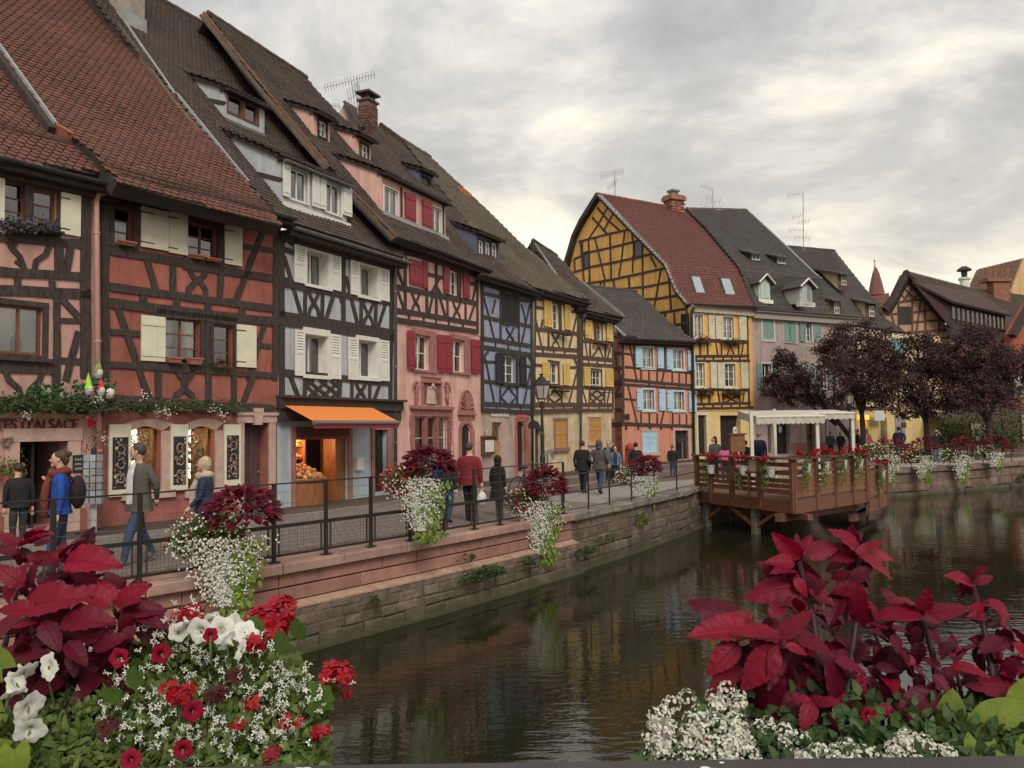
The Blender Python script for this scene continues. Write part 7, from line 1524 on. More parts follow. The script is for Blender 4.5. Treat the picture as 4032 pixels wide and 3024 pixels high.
# geranium tubs hung on the railing
GER=([(0,0,0)]+[(math.cos(k*1.2566+o)*r,math.sin(k*1.2566+o)*r,.1)for k in range(5)for o,r in((-.45,.42),(0,.55),(.45,.42))],[(0,1+3*k,2+3*k,3+3*k)for k in range(5)])
def geranium_head(c,r=.07,n=9):return[aim(c+rdir(-.3)*r*.8,rdir(),rdir(-.1),r*U(.7,1.0))for _ in range(n)]
def deck_tub(i,p,n):
    w=['leftmost','second from left','third from left at the corner','fourth from left','fifth from left','sixth from left','seventh, beside the last tall post','far right one on the lower step']
    T=thing('geranium_tub','white tub of red geraniums on the deck railing, '+w[i],'flower tub',p,'geranium tubs on the deck railing');p=Vector(p)
    MB().lathe(p+n*.12,[(.085,0),(.12,.22),(.13,.22),(.13,.25)],12).build('tub',mat('grey white tub',(.46,.46,.45),.6,.08),T)
    c=p+n*.12+Vector((0,0,.32));ms=[]
    for _ in range(90):d=rdir(-.3);q=c+Vector((d.x*.2,d.y*.2,d.z*.14+.02));ms.append(aim(q,d+Vector((0,0,.2)),None,U(.05,.09)))
    scatter('leaves',LEAF4,ms,DGREENL,T,kind='stuff')
    for _ in range(5 if i%3 else 7):q=c+Vector((U(-.24,.24),U(-.15,.15),U(.08,.24)));scatter('flower_head',GER,geranium_head(q,.085,16),REDF,T)
    ms=[];s=-Fl.u if i<3 else-Fr_.u
    for k in range(16):
        x=c+s*U(.05,.3)+n*.06;L=U(.45,.8)
        for j in range(22):q=x+n*(.05*math.sin(j*.4+k))+s*.05*math.sin(j*.25+k)-Vector((0,0,L*j/22));ms.append(aim(q,rdir(-1)+Vector((0,0,-.7)),None,U(.04,.065)))
    scatter('trailing_stems',LEAFD,ms,mat('yellow green trailer',(.20,.24,.05),.6,.2,9,c2=(.11,.14,.03),island=.3,trans=.3),T,kind='stuff')
tubs=[((2812,1848),Fl),((2940,1852),Fl),((3050,1858),Fl),((3158,1845),Fr_),((3232,1838),Fr_),((3303,1830),Fr_),((3367,1826),Fr_),((3455,1868),F2)]
for i,(px,F)in enumerate(tubs):deck_tub(i,F.off(.06).hit(px)-Vector((0,0,.12)),F.n)
# white canopies
CANV=mat('ivory awning canvas',(.62,.58,.48),.8,.06,4,.1,60,stain=.12,trans=.2);IVP=mat('ivory painted post',(.58,.56,.48),.6,.06)
def canopy(label,x0,x1,y0,y1,zf,zb,val,posts,yaw=0.0,g='white canopies on the deck'):
    T=thing('canopy',label,'canopy',(x0,y0,0),g)
    MB().slab([(x0,y0,zf),(x1,y0,zf),(x1,y1,zb),(x0,y1,zb)],Vector((0,0,1)),.04).build('roof_canvas',CANV,T)
    B=MB();n=42;
    for i in range(n+1):
        x=x0+(x1-x0)*i/n;d=val+.045*abs(math.sin(i*math.pi/3.0));yy=y0-.012-.012*math.sin(i*1.3);B.v+=[Vector((x,yy,zf-.01)),Vector((x,yy-.01*math.sin(i),zf-d))]
    for i in range(n):B.f.append((2*i,2*i+2,2*i+3,2*i+1))
    B.build('valance',CANV,T)
    MB().slab([(x0-.005,y0,zf),(x0-.005,y1,zb),(x0-.005,y1,zb-.25),(x0-.005,y0,zf-.25)],Vector((-1,0,0)),.02).build('side_valance',CANV,T)
    for(x,y,t)in posts:MB().box(WF,x-.05,x+.05,y-.05,y+.05,ZD,t).build('post',IVP,T)
    MB().tube([(x0,y0,zf-.02),(x1,y0,zf-.02)],.04,8).build('front_bar',IVP,T)
    return T
canopy('front white canopy with scalloped valance on the deck',7.72,9.9,27.4,29.6,2.2,2.42,.22,[(7.55,27.35,2.36),(9.68,27.5,2.1)])
canopy('rear white canopy with scalloped valance behind the front one',9.45,12.28,31.0,33.0,2.33,2.47,.20,[(9.42,31.1,2.5),(12.22,31.1,2.3)])
# chairs, boxes, menu cabinet on the deck
def chair(label,p,yaw):
    T=thing('cafe_chair',label,'chair',p,'cafe chairs on the deck');M4=Matrix.Translation(Vector(p))@Matrix.Rotation(yaw,4,'Z');q=lambda x,y,z:M4@Vector((x,y,z));A=mat('pale aluminium tube',(.55,.54,.50),.4,.05,metal=.3)
    for sx in(-1,1):
        MB().tube([q(.23*sx,.22,0),q(.23*sx,.2,.45),q(.24*sx,.2,.66)],.013,6).build('leg',A,T);MB().tube([q(.23*sx,-.22,0),q(.22*sx,-.2,.45),q(.22*sx,-.24,.7)],.013,6).build('leg',A,T)
        MB().tube([q(.24*sx,.2,.66),q(.26*sx,0,.67),q(.22*sx,-.22,.68)],.015,6).build('armrest',A,T)
    MB().tube([q(-.22,-.24,.68)]+[q(.22*math.cos(math.pi-k*math.pi/8),-.25-.02*math.sin(k*math.pi/8),.72+.2*math.sin(k*math.pi/8))for k in range(9)]+[q(.22,-.24,.68)],.015,6).build('back_hoop',A,T)
    MB().box(Pl(q(0,0,.44),M4.to_3x3()@Vector((1,0,0)),M4.to_3x3()@Vector((0,1,0))),-.22,.22,-.21,.21,0,.02).build('seat',mat('woven seat',(.40,.36,.28),.8,.1),T)
    for k in range(4):MB().box(Pl(q(0,-.24,.5),M4.to_3x3()@Vector((1,0,0)),Vector((0,0,1))),-.19,.19,.03+k*.09,.09+k*.09,-.006,.006).build('back_slat',mat('woven seat',(.40,.36,.28)),T)
for i,(px,Y,yw,l)in enumerate([((2985,1800),26.5,.4,'nearest the left canopy post'),((2995,1790),28.0,2.2,'behind the beige boxes on the left'),((3040,1785),28.5,3.0,'in the middle behind the beige boxes'),((3065,1782),29.2,3.3,'furthest right behind the beige boxes')]):
    p=at(px,Y);chair('pale tube cafe chair, '+l,(p.x,p.y,ZD),yw)
BOX=mat('beige cardboard',(.36,.28,.20),.85,.08,4,island=.15);Ft=Pl((*(DB+Vector((-.55,1.2))),0),(.9,.6,0),(0,0,1));xs=0
tb=thing('trestle_table','long low table on the deck holding beige boxes','table',Ft.P(0,ZD));MB().box(Ft,-.1,2.1,.62,.66,-.4,.1).build('table_top',DKW,tb)
for x in(0,2.0):
    for n_ in(-.35,.05):MB().box(Ft,x-.03,x+.03,ZD,.62,n_-.03,n_+.03).build('leg',DKW,tb)
for i in range(7):
    w_=U(.22,.32);h_=U(.26,.34)
    if xs+w_>2.1:break
    o=MB().box(Ft,xs,xs+w_,.661,.66+h_,-.36,.06).build('storage_box',BOX);tag(o,['first','second','third','fourth','fifth','sixth','seventh'][i]+' beige box from the left on the deck table','box','beige boxes on the deck');xs+=w_+.02
pc=at((2905,1780),26.2);MBd=thing('menu_board','brown wooden menu cabinet on a post on the deck','menu board',(pc.x,pc.y,ZD));Fm=Pl((pc.x,pc.y,0),(.95,.3,0),(0,0,1));a,b=Fm.uv(r3(712,715)),Fm.uv(r3(848,540))
MB().box(Fm,a[0],b[0],a[1],b[1],-.12,.0).build('cabinet',mat('menu board wood',(.20,.085,.035),.55,.15,8),MBd);MB().box(Fm,a[0]+.02,a[0]+.1,ZD,a[1],-.1,-.02).build('leg',DKW,MBd);MB().box(Fm,b[0]-.1,b[0]-.02,ZD,a[1],-.1,-.02).build('leg',DKW,MBd);MB().box(Fm,a[0]-.04,b[0]+.04,b[1]+.001,b[1]+.05,-.16,.05).build('cabinet_roof',DKW,MBd)
# ------------------------------------------------------------------ street lamps
def street_lamp(label,p,zl,zt,r,g='street lamps'):
    T=thing('street_lamp',label,'lamp',p,g);p=Vector(p);h=zt-zl
    MB().lathe(p,[(.16,0),(.17,.12),(.12,.2),(.13,.3),(.09,.42),(.10,.9),(.075,1.0),(.07,zl*.55),(.085,zl*.56),(.055,zl*.6),(.05,zl-.32),(.09,zl-.3),(.09,zl-.22),(.05,zl-.2),(.06,zl-.08)],12).build('post',IRON,T)
    for k in range(4):a=k*math.pi/2+.785;d=Vector((math.cos(a),math.sin(a),0));MB().tube([p+Vector((0,0,zl-.2)),p+d*r*.5+Vector((0,0,zl-.12)),p+d*r*.62+Vector((0,0,zl))],.018,5).build('bracket',IRON,T)
    LG=mat('lantern glass',(.40,.37,.30),.3,.1,3,spec=.5)
    MB().lathe(p+Vector((0,0,zl)),[(r*.62,0),(r*1.0,h*.52)],6).build('lantern_glass',LG,T)
    for k in range(6):a=k*math.pi/3;d=Vector((1,0,0)).orthogonal();
    fr=MB();ax=Vector((0,0,1));x=ax.orthogonal().normalized();y=ax.cross(x)
    for k in range(6):a=k*math.pi/3;d=x*math.cos(a)+y*math.sin(a);fr.tube([p+d*r*.63+Vector((0,0,zl)),p+d*r*1.01+Vector((0,0,zl+h*.52))],.016,4)
    fr.lathe(p+Vector((0,0,zl-.03)),[(r*.55,0),(r*.68,.03),(r*.62,.05)],6);fr.build('lantern_frame',IRON,T)
    MB().lathe(p+Vector((0,0,zl+h*.52)),[(r*1.08,0),(r*1.08,.035),(r*.72,h*.2),(r*.45,h*.3),(r*.42,h*.34),(r*.2,h*.36),(r*.18,h*.42),(r*.32,h*.44),(r*.26,h*.47),(.01,h*.48)],6).build('lantern_roof',IRON,T)
q=at((2133,1570),31);street_lamp('black lantern street lamp before the cream house',(q.x,31,.0),q.z,at((2133,1471),31).z,.29)
q=at((3344,1590),46);street_lamp('black lantern street lamp between the plum trees',(q.x,46,.0),q.z,at((3344,1528),46).z,.25)
# ------------------------------------------------------------------ shop clutter on the left
F=H2.F;q=onz((366,2104),.09);RK=thing('postcard_rack','revolving postcard rack on a stand before the souvenir shop','postcard rack',q);CARD=mat('postcards',(.3,.33,.36),.5,.2,20,c2=(.12,.14,.16),isl_cols=[(.05,.10,.20),(.22,.20,.17),(.07,.09,.07),(.42,.42,.42),(.03,.05,.10),(.18,.10,.06),(.10,.12,.14)])
MB().tube([q,q+Vector((0,0,1.55))],.03,8).build('pole',IRON,RK)
for k in range(4):a=k*1.571+.5;MB().tube([q+Vector((0,0,.03)),q+Vector((math.cos(a)*.3,math.sin(a)*.3,.03))],.016,5).build('foot',IRON,RK)
MB().box(Pl(q,F.u,F.v),-.05,.05,.05,.62,-.03,.03).build('stand',mat('grey stand',(.4,.4,.4),.5),RK)
MB().lathe(q+Vector((0,0,1.46)),[(.05,0),(.05,.1),(.03,.12)],8).build('cap',IRON,RK)
cm_=MB().box(Pl((0,0,0),(1,0,0),(0,0,1)),-.043,.043,0,.112,-.004,.004).mesh('postcard',CARD)
for r in range(7):
    for k in range(4):
        for j in(-1,0,1):
            a=k*1.571+.35;nrm=Vector((math.sin(a),-math.cos(a),0));u_=Vector((math.cos(a),math.sin(a),0));obj('postcard',cm_,RK,frame_mat(q+nrm*.16+u_*j*.105+Vector((0,0,.56+r*.13+U(-.004,.004))),u_,-nrm,(Vector((0,0,1))-nrm*.2).normalized()))
Fg=H1.zones['gr']['F'];u0,u1,v0,v1=H1.rect('gr',z3(517,815),z3(608,938));CB=thing('chalkboard','small chalkboard with handwritten opening words on the pink wall','sign',Fg.P(u0,v0,.03));MB().box(Fg,u0,u1,v0,v1,.05,.075).build('slate',mat('chalkboard slate',(.02,.022,.022),.7,.1),CB)
CHALK=mat('chalk',(.5,.5,.48),.9,.1);hh=(v1-v0)
for i,t in enumerate(('SMART','OPEN','RESPECT')):letters('chalk_line',t,Fg,u0+.03,v1-.26*hh*(i+1)-.02,hh*.13,CHALK,CB,.077,.002,.8)
def gnome(label,p,hat,h=.34,lean=0.0):
    T=thing('gnome_doll',label,'ornament',p,'gnome dolls in the garland');p=Vector(p);n=Fg.n
    MB().lathe(p,[(.06,0),(.085,.05),(.08,.13),(.05,.17)],10).build('body',mat('felt grey',(.35,.33,.3),.9,.1),T)
    MB().lathe(p+n*.05+Vector((0,0,.02)),[(.02,0),(.06,.06),(.065,.12),(.03,.15)],8).build('beard',WHITEF,T)
    MB().lathe(p+Vector((0,0,.13)),[(.095,0),(.075,.05),(.03,h*.7),(.004,h)],10).build('hat',hat,T);MB().ball(p+n*.09+Vector((0,0,.14)),.02).build('nose',mat('doll nose',(.6,.35,.28),.7),T)
Fo=Fg.off(.32)
gnome('gnome doll with lime green pointed hat in the garland',Fo.hit(z3(640,380)),mat('lime felt',(.35,.62,.05),.9,.05),.30);gnome('gnome doll with red pointed hat in the garland',Fo.hit(z3(727,388)),mat('pink red felt',(.62,.05,.06),.9,.05),.30)
gnome('gnome doll with white hat at the garland end',Fo.hit(z3(795,405)),mat('white felt',(.62,.6,.56),.9,.05),.1);gnome('gnome doll with tall olive striped hat above the others',Fo.hit(z3(712,258)),mat('olive felt',(.25,.27,.10),.9,.25,14),.30)
# garland of twigs, ivy and white flowers
GA=thing('garland','long garland of twigs, ivy and white flowers over the shop fronts','garland',Fg.hit(z3(400,480)));tw=MB();lv,wf,iv=[],[],[]
def gpath(t):
    x=-60+1800*t;y=452-8*math.sin(t*9)+(0 if x<700 else(x-700)*.012);F_=(F1 if x<722 else H2.F).off(.24);return F_.hit(z3(x,y)),F_
for i in range(150):
    t=R();p,F_=gpath(t);L=U(.25,.8);d=F_.u*(1 if R()<.5 else-1)+Vector((0,0,U(-.35,.35)))+F_.n*U(-.1,.2);d.normalize();p=p+Vector((0,0,U(-.11,.11)))+F_.n*U(-.1,.1)
    tw.tube([p,p+d*L*.5+Vector((0,0,U(-.05,.05))),p+d*L+Vector((0,0,U(-.12,.08)))],[.011,.008,.003],4)
for i in range(1500):
    t=R();x=-60+1800*t;dense=1.0 if x<780 else .42
    if R()>dense:continue
    p,F_=gpath(t);sp=.085 if x<780 else .06;p=p+Vector((0,0,random.gauss(0,sp)))+F_.n*U(-.12,.16);lv.append(aim(p,rdir(-1)+F_.n*.6,F_.n+rdir()*.5,U(.05,.11)))
for i in range(420):
    a=random.choice([(300,390),(270,360),(600,330),(560,400),(700,300),(680,430),(770,330),(430,340),(520,430)]);p=Fg.off(.3).hit(z3(a[0]+random.gauss(0,40),a[1]+random.gauss(0,26)));iv.append(aim(p,rdir(-1)+Fg.n*.5,Fg.n+rdir()*.5,U(.06,.12)))
for i in range(260):
    a=random.choice([(190,530),(710,420),(1140,490),(1200,500),(1560,490),(1630,530),(740,700),(1050,380),(760,300)]);F_=(F1 if a[0]<722 else H2.F).off(.36);p=F_.hit(z3(a[0]+random.gauss(0,26),a[1]+random.gauss(0,22)));wf.append(aim(p,rdir(),F_.n+rdir()*.5,U(.02,.035)))
tw.build('twigs',mat('grey brown twig',(.12,.085,.06),.9,.2),GA,kind='stuff');scatter('garland_leaves',LEAF4,lv,DGREENL,GA,kind='stuff');scatter('ivy',LEAF4,iv,mat('bright ivy',(.03,.13,.05),.5,.2,9,island=.4,trans=.2),GA,kind='stuff');scatter('white_flowers',FLOW4,wf,WHITEF,GA,kind='stuff')
ms=[aim(F1.off(.38).hit(z3(665+random.gauss(0,16),575+random.gauss(0,13))),rdir(),F1.n+rdir()*.5,U(.05,.07))for _ in range(26)];scatter('red_flowers',GER,ms,REDF,GA)
ms=[aim(F1.off(.3).hit(z3(680+random.gauss(0,30),U(560,780))),rdir(-1),F1.n+rdir()*.5,U(.04,.07))for _ in range(60)];scatter('hanging_sprig',LEAF4,ms,DGREENL,GA,kind='stuff')
WR=thing('wreath','heart wreath hanging beside the shop door','wreath',Fg.hit(z3(50,730)));ms=[]
for k in range(170):a=U(0,6.28);c=Fg.off(.08).hit(z3(50+42*math.sin(a)**3,722-(38*math.cos(a)-12*math.cos(2*a)-6*math.cos(3*a))*.8));ms.append(aim(c+rdir()*.02,rdir(),Fg.n,.03))
scatter('twig_heart',LEAF4,ms,mat('dry twigs',(.22,.15,.10),.9,.2,island=.3),WR,kind='stuff')
WP=thing('wall_planter','small hanging planter of red flowers left of the shop door','planter',Fg.hit(z3(60,950)));c=Fg.off(.2).hit(z3(65,950));MB().lathe(c-Vector((0,0,.2)),[(.08,0),(.14,.18)],10).build('pot',TERRA,WP)
scatter('leaves',LEAF4,[aim(c+rdir(-.4)*U(.1,.3),rdir(-.3),None,U(.05,.09))for _ in range(260)],GREENL,WP,kind='stuff');scatter('red_flowers',GER,[aim(c+rdir(.1)*U(.22,.3),rdir(),None,.05)for _ in range(22)],REDF,WP,kind='stuff')
# purple window flowers of the pink house
o,_=window_box(H1,F1,z2(15,545),z2(420,590),IRON,.05,.18);tag(o,'dark window box overflowing with purple flowers, top left','flower box');ms,fm_=[],[]
for k in range(700):p=F1.off(.16).hit(z2(U(15,410),560-abs(random.gauss(0,40))+U(-10,35)));(ms if R()<.45 else fm_).append(aim(p+F1.n*U(-.07,.12),rdir(-.2),F1.n+rdir()*.6,U(.03,.06)))
scatter('leaves',LEAF4,ms,DGREENL,o,kind='stuff');scatter('purple_flowers',FLOW4,fm_,mat('dusky purple petals',(.10,.065,.115),.7,.2,island=.3),o,kind='stuff')
ms=[aim(H2.F.off(.18).hit(z2(1610+random.gauss(0,34),1530+random.gauss(0,18))),rdir(-.2),None,U(.04,.08))for _ in range(160)];o=scatter('dry_plant',LEAF4,ms,mat('dry russet leaves',(.15,.07,.04),.8,.2,island=.3));tag(o,'withered russet plant on the red house middle sill','plant')
# window flowers of the ochre house
for i,(px,sp,cols,t)in enumerate([((365,425),40,1,'pink flowered window plant, upper left of the ochre house'),((620,440),38,0,'leafy window plant, upper right of the ochre house'),((380,875),42,2,'red brown window plant, lower left of the ochre house'),((625,880),44,2,'trailing window plant, lower right of the ochre house')]):
    T=thing('window_plant',t,'plant',H9.F.hit(s4(*px)),'window plants of the ochre house');o,_=window_box(H9,H9.F,s4(px[0]-55,px[1]-6),s4(px[0]+55,px[1]+22),DKW,.1,.22,'box');o.parent=T;o.matrix_parent_inverse=LOC[T.name].inverted();ms,fs=[],[]
    for k in range(420):p=H9.F.off(.25).hit(s4(px[0]+random.gauss(0,sp),px[1]+random.gauss(0,17)));(fs if(R()<(.22 if cols else .03))else ms).append(aim(p+H9.F.n*U(-.15,.15),rdir(-.4),None,U(.07,.14)))
    scatter('leaves',LEAF4,ms,DGREENL,T,kind='stuff');scatter('flowers',FLOW4,fs,mat('pink petals',(.4,.12,.2),.6,.1,island=.2)if cols==1 else mat('rust petals',(.2,.04,.03),.6,.1,island=.2),T,kind='stuff')
# post box on a pole, red bin, bicycle, bench
q=onz(r3(225,822),0);T=thing('sign_post','thin grey post with a dark box before the salmon house door','post',q);MB().tube([q,q+Vector((0,0,1.15))],.04,6).build('pole',ZINC,T);MB().box(Pl(q+Vector((0,0,1.15)),(1,0,0),(0,0,1)),-.25,.3,0,.16,-.08,.08).build('box',IRON,T)
q=onz(z8(1415,690),.0);q.y-=0;T=thing('red_bin','red rounded litter bin at the corner of the salmon house','bin',q);MB().lathe(q,[(.2,0),(.24,.1),(.26,.8),(.24,1.0),(.12,1.1),(.02,1.12)],14).build('body',mat('red bin paint',(.40,.05,.03),.5,.1),T);MB().lathe(q+Vector((0,0,.78)),[(.27,0),(.27,.05)],14).build('rim',IRON,T)
def bicycle(label,p,yaw):
    T=thing('bicycle',label,'bicycle',p);M4=Matrix.Translation(Vector(p))@Matrix.Rotation(yaw,4,'Z')@Matrix.Rotation(rad(6),4,'X');q=lambda x,z,y=0:M4@Vector((x,y,z));K=IRON
    for x in(-.52,.52):
        w=MB().tube([q(x+.33*math.cos(a),.34+.33*math.sin(a))for a in[k*6.2832/24 for k in range(25)]],.017,6).build('wheel',mat('bicycle tyre',(.015,.015,.015),.8,.1),T)
        MB().tube([q(x+.30*math.cos(a),.34+.30*math.sin(a))for a in[k*6.2832/24 for k in range(25)]],.009,5).build('rim',ZINC,w);sp=MB()
        for k in range(14):a=k*6.2832/14;sp.tube([q(x,.34),q(x+.30*math.cos(a),.34+.30*math.sin(a))],.0015,3)
        sp.build('spokes',ZINC,w)
    FRM=mat('dark bicycle frame',(.02,.02,.025),.35,.1)
    for a,b in(((-.52,.34),(-.1,.34)),((-.1,.34),(-.22,.85)),((-.52,.34),(-.2,.75)),((-.1,.34),(.36,.72)),((-.2,.75),(.36,.82)),((.36,.68),(.36,.95)),((.38,.7),(.52,.34))):MB().tube([q(*a),q(*b)],.018,6).build('tube',FRM,T)
    MB().tube([q(.30,.98,-.3),q(.36,1.0,-.2),q(.38,.98,0),q(.36,1.0,.2),q(.30,.98,.3)],.014,6).build('handlebar',ZINC,T);MB().ball(q(-.24,.9),.13,.07,.04).build('saddle',FRM,T);MB().tube([q(-.22,.82),q(-.24,.9)],.014,5).build('seat_post',ZINC,T)
    MB().tube([q(-.1,.34,-.06),q(-.02,.2,-.07)],.01,5).build('crank',ZINC,T);MB().box(Pl(q(-.02,.2,-.07),M4.to_3x3()@Vector((1,0,0)),M4.to_3x3()@Vector((0,1,0))),-.05,.05,-.08,.0,-.01,.01).build('pedal',FRM,T)
q=onz(z8(680,1000),0);bicycle('dark bicycle leaning on the tall railing behind the third planter',(q.x-.35,q.y+.9,0),rad(56))
q=onz(r4(860,765),0);T=thing('bench','black slatted bench on the far quay','bench',q);Fb=Pl(q,(.95,.3,0),(0,0,1))
for x in(-.5,.5):
    for n_ in(0,-.45):MB().box(Fb,x-.03,x+.03,0,.45 if n_ else .95,n_-.03,n_+.03).build('leg',IRON,T)
for k in range(4):MB().box(Fb,-.62,.62,.45,.48,-.1-k*.11,-.01-k*.11).build('seat_slat',IRON,T)
for k in range(3):MB().box(Fb,-.62,.62,.6+k*.13,.69+k*.13,.0,.03).build('back_slat',IRON,T)
# terrace canopy and hedges of the restaurant on the far right
T=thing('terrace_canopy','dark brown restaurant terrace canopy on posts at the far right','canopy',(30,55,0));DKC=mat('dark canopy cloth',(.05,.038,.034),.85,.2,3);a=at(r4(1330,165),54);b=at(r4(2300,150),54);z0=at(r4(1700,262),54).z
MB().slab([(a.x,54,z0),(b.x,56,z0),(b.x,61,a.z+.2),(a.x,60,a.z+.2)],Vector((0,0,1)),.1).build('roof_cloth',DKC,T);MB().slab([(a.x,53.98,z0),(b.x,55.98,z0),(b.x,55.98,z0-.35),(a.x,53.98,z0-.35)],Vector((0,-1,0)),.03).build('valance',mat('rust valance',(.10,.045,.035),.85,.1),T)
for x in(a.x+.3,a.x+4,a.x+8,a.x+12):MB().box(WF,x-.12,x+.12,54.3,54.55,0,z0).build('post',mat('rust post',(.13,.045,.03),.7,.1),T)
MB().box(WF,a.x,b.x+4,61.5,62,0,3).build('back_wall',mat('dark brick back',(.12,.06,.045),.9,.2,6),T)
for i in range(3):
    o=MB().box(WF,a.x+2+i*3.6,a.x+3.2+i*3.6,61.3,61.5,.6,2.4).build('window',mat('warm terrace pane',(.35,.28,.2),.4,.2),T)
def bush(label,c,rx,ry,rz,n,m=DGREENL,s=.16):
    T=thing('shrub',label,'shrub',c,'restaurant shrubs');c=Vector(c);ms=[]
    for k in range(n):
        d=rdir(-.5);f=R()**.35;k2=1+.35*noise.noise(d*2.1+c);ms.append(aim(c+Vector((d.x*rx*f*k2,d.y*ry*f*k2,rz*.75+d.z*rz*f*k2)),rdir(-.3),None,s*U(.6,1.3)))
    scatter('foliage',LEAF4,ms,m,T,kind='stuff');MB().tube([c,c+Vector((0,0,rz))],[.06,.03],6).build('stem',TIMBER_BROWN,T)
for i,(px,Y,rx,rz,t)in enumerate([((3830,1800),50,1.6,1.5,'bushy green shrub left of the restaurant terrace'),((3920,1800),48,1.3,1.0,'low green shrub behind the eighth hanging planter'),((3990,1800),50,1.8,1.5,'big leafy shrub at the right edge of the quay'),((3740,1790),52,.9,1.3,'dark shrub beside the rust coloured post')]):
    p=at(px,Y);bush(t,(p.x,Y,0),rx,rx*.8,rz,1500)
# white cafe board and menu boards near the trees
for i,(a,b,Y,m,t)in enumerate([(r4(805,210),r4(928,590),53.0,mat('grey shop panel',(.32,.31,.30),.8,.1),'tall grey panel beside the yellow shop front'),(r4(878,312),r4(932,370),52.6,TIMBER_RUST,'small brown notice board on the grey panel'),(r4(932,240),r4(1060,264),51,CANV,'thin white awning edge behind the second plum tree')]):
    p,q=at(a,Y),at(b,Y);o=MB().box(Pl((p.x,Y,0),(1,0,0),(0,0,1)),0,q.x-p.x,max(0,q.z),p.z,-.06,0).build('panel',m);tag(o,t,'panel')
# ------------------------------------------------------------------ people
def clothmat(name,c,rough=.85):return mat('cloth '+name,c,rough,.16,9,.7,16)
SKIN=mat('skin',(.52,.30,.215),.55,.05,6,spec=.35)
EYE=mat('eye dark',(.02,.015,.012),.3)
LIP=mat('lips',(.38,.13,.11),.5)
JEAN=clothmat('denim blue',(.035,.055,.11));BLACKC=clothmat('black',(.012,.012,.013));SHOE=clothmat('shoe black',(.015,.013,.012));TAN=clothmat('shoe tan',(.14,.10,.07))
def seg_d(p,a,b):
    ab=b-a;t=max(0,min(1,(p-a).dot(ab)/max(ab.length_squared,1e-9)));return(p-(a+ab*t)).length
ARM={'down':((.035,-.02,-.165),(.035,.01,-.315)),'fwd':((.03,.02,-.165),(.02,.12,-.27)),'back':((.04,-.06,-.155),(-.03,-.10,-.27)),'pocket':((.06,-.05,-.15),(.02,.05,-.25)),'chest':((.045,.03,-.165),(-.075,.085,-.06)),'raise':((.06,.10,-.10),(-.055,.14,.075)),'ear':((.09,.03,-.12),(.0,.05,.085)),'swing':((.03,.06,-.16),(.02,.15,-.26)),'swingb':((.04,-.08,-.145),(.04,-.07,-.30)),'bag':((.04,-.02,-.165),(.045,.0,-.33))}
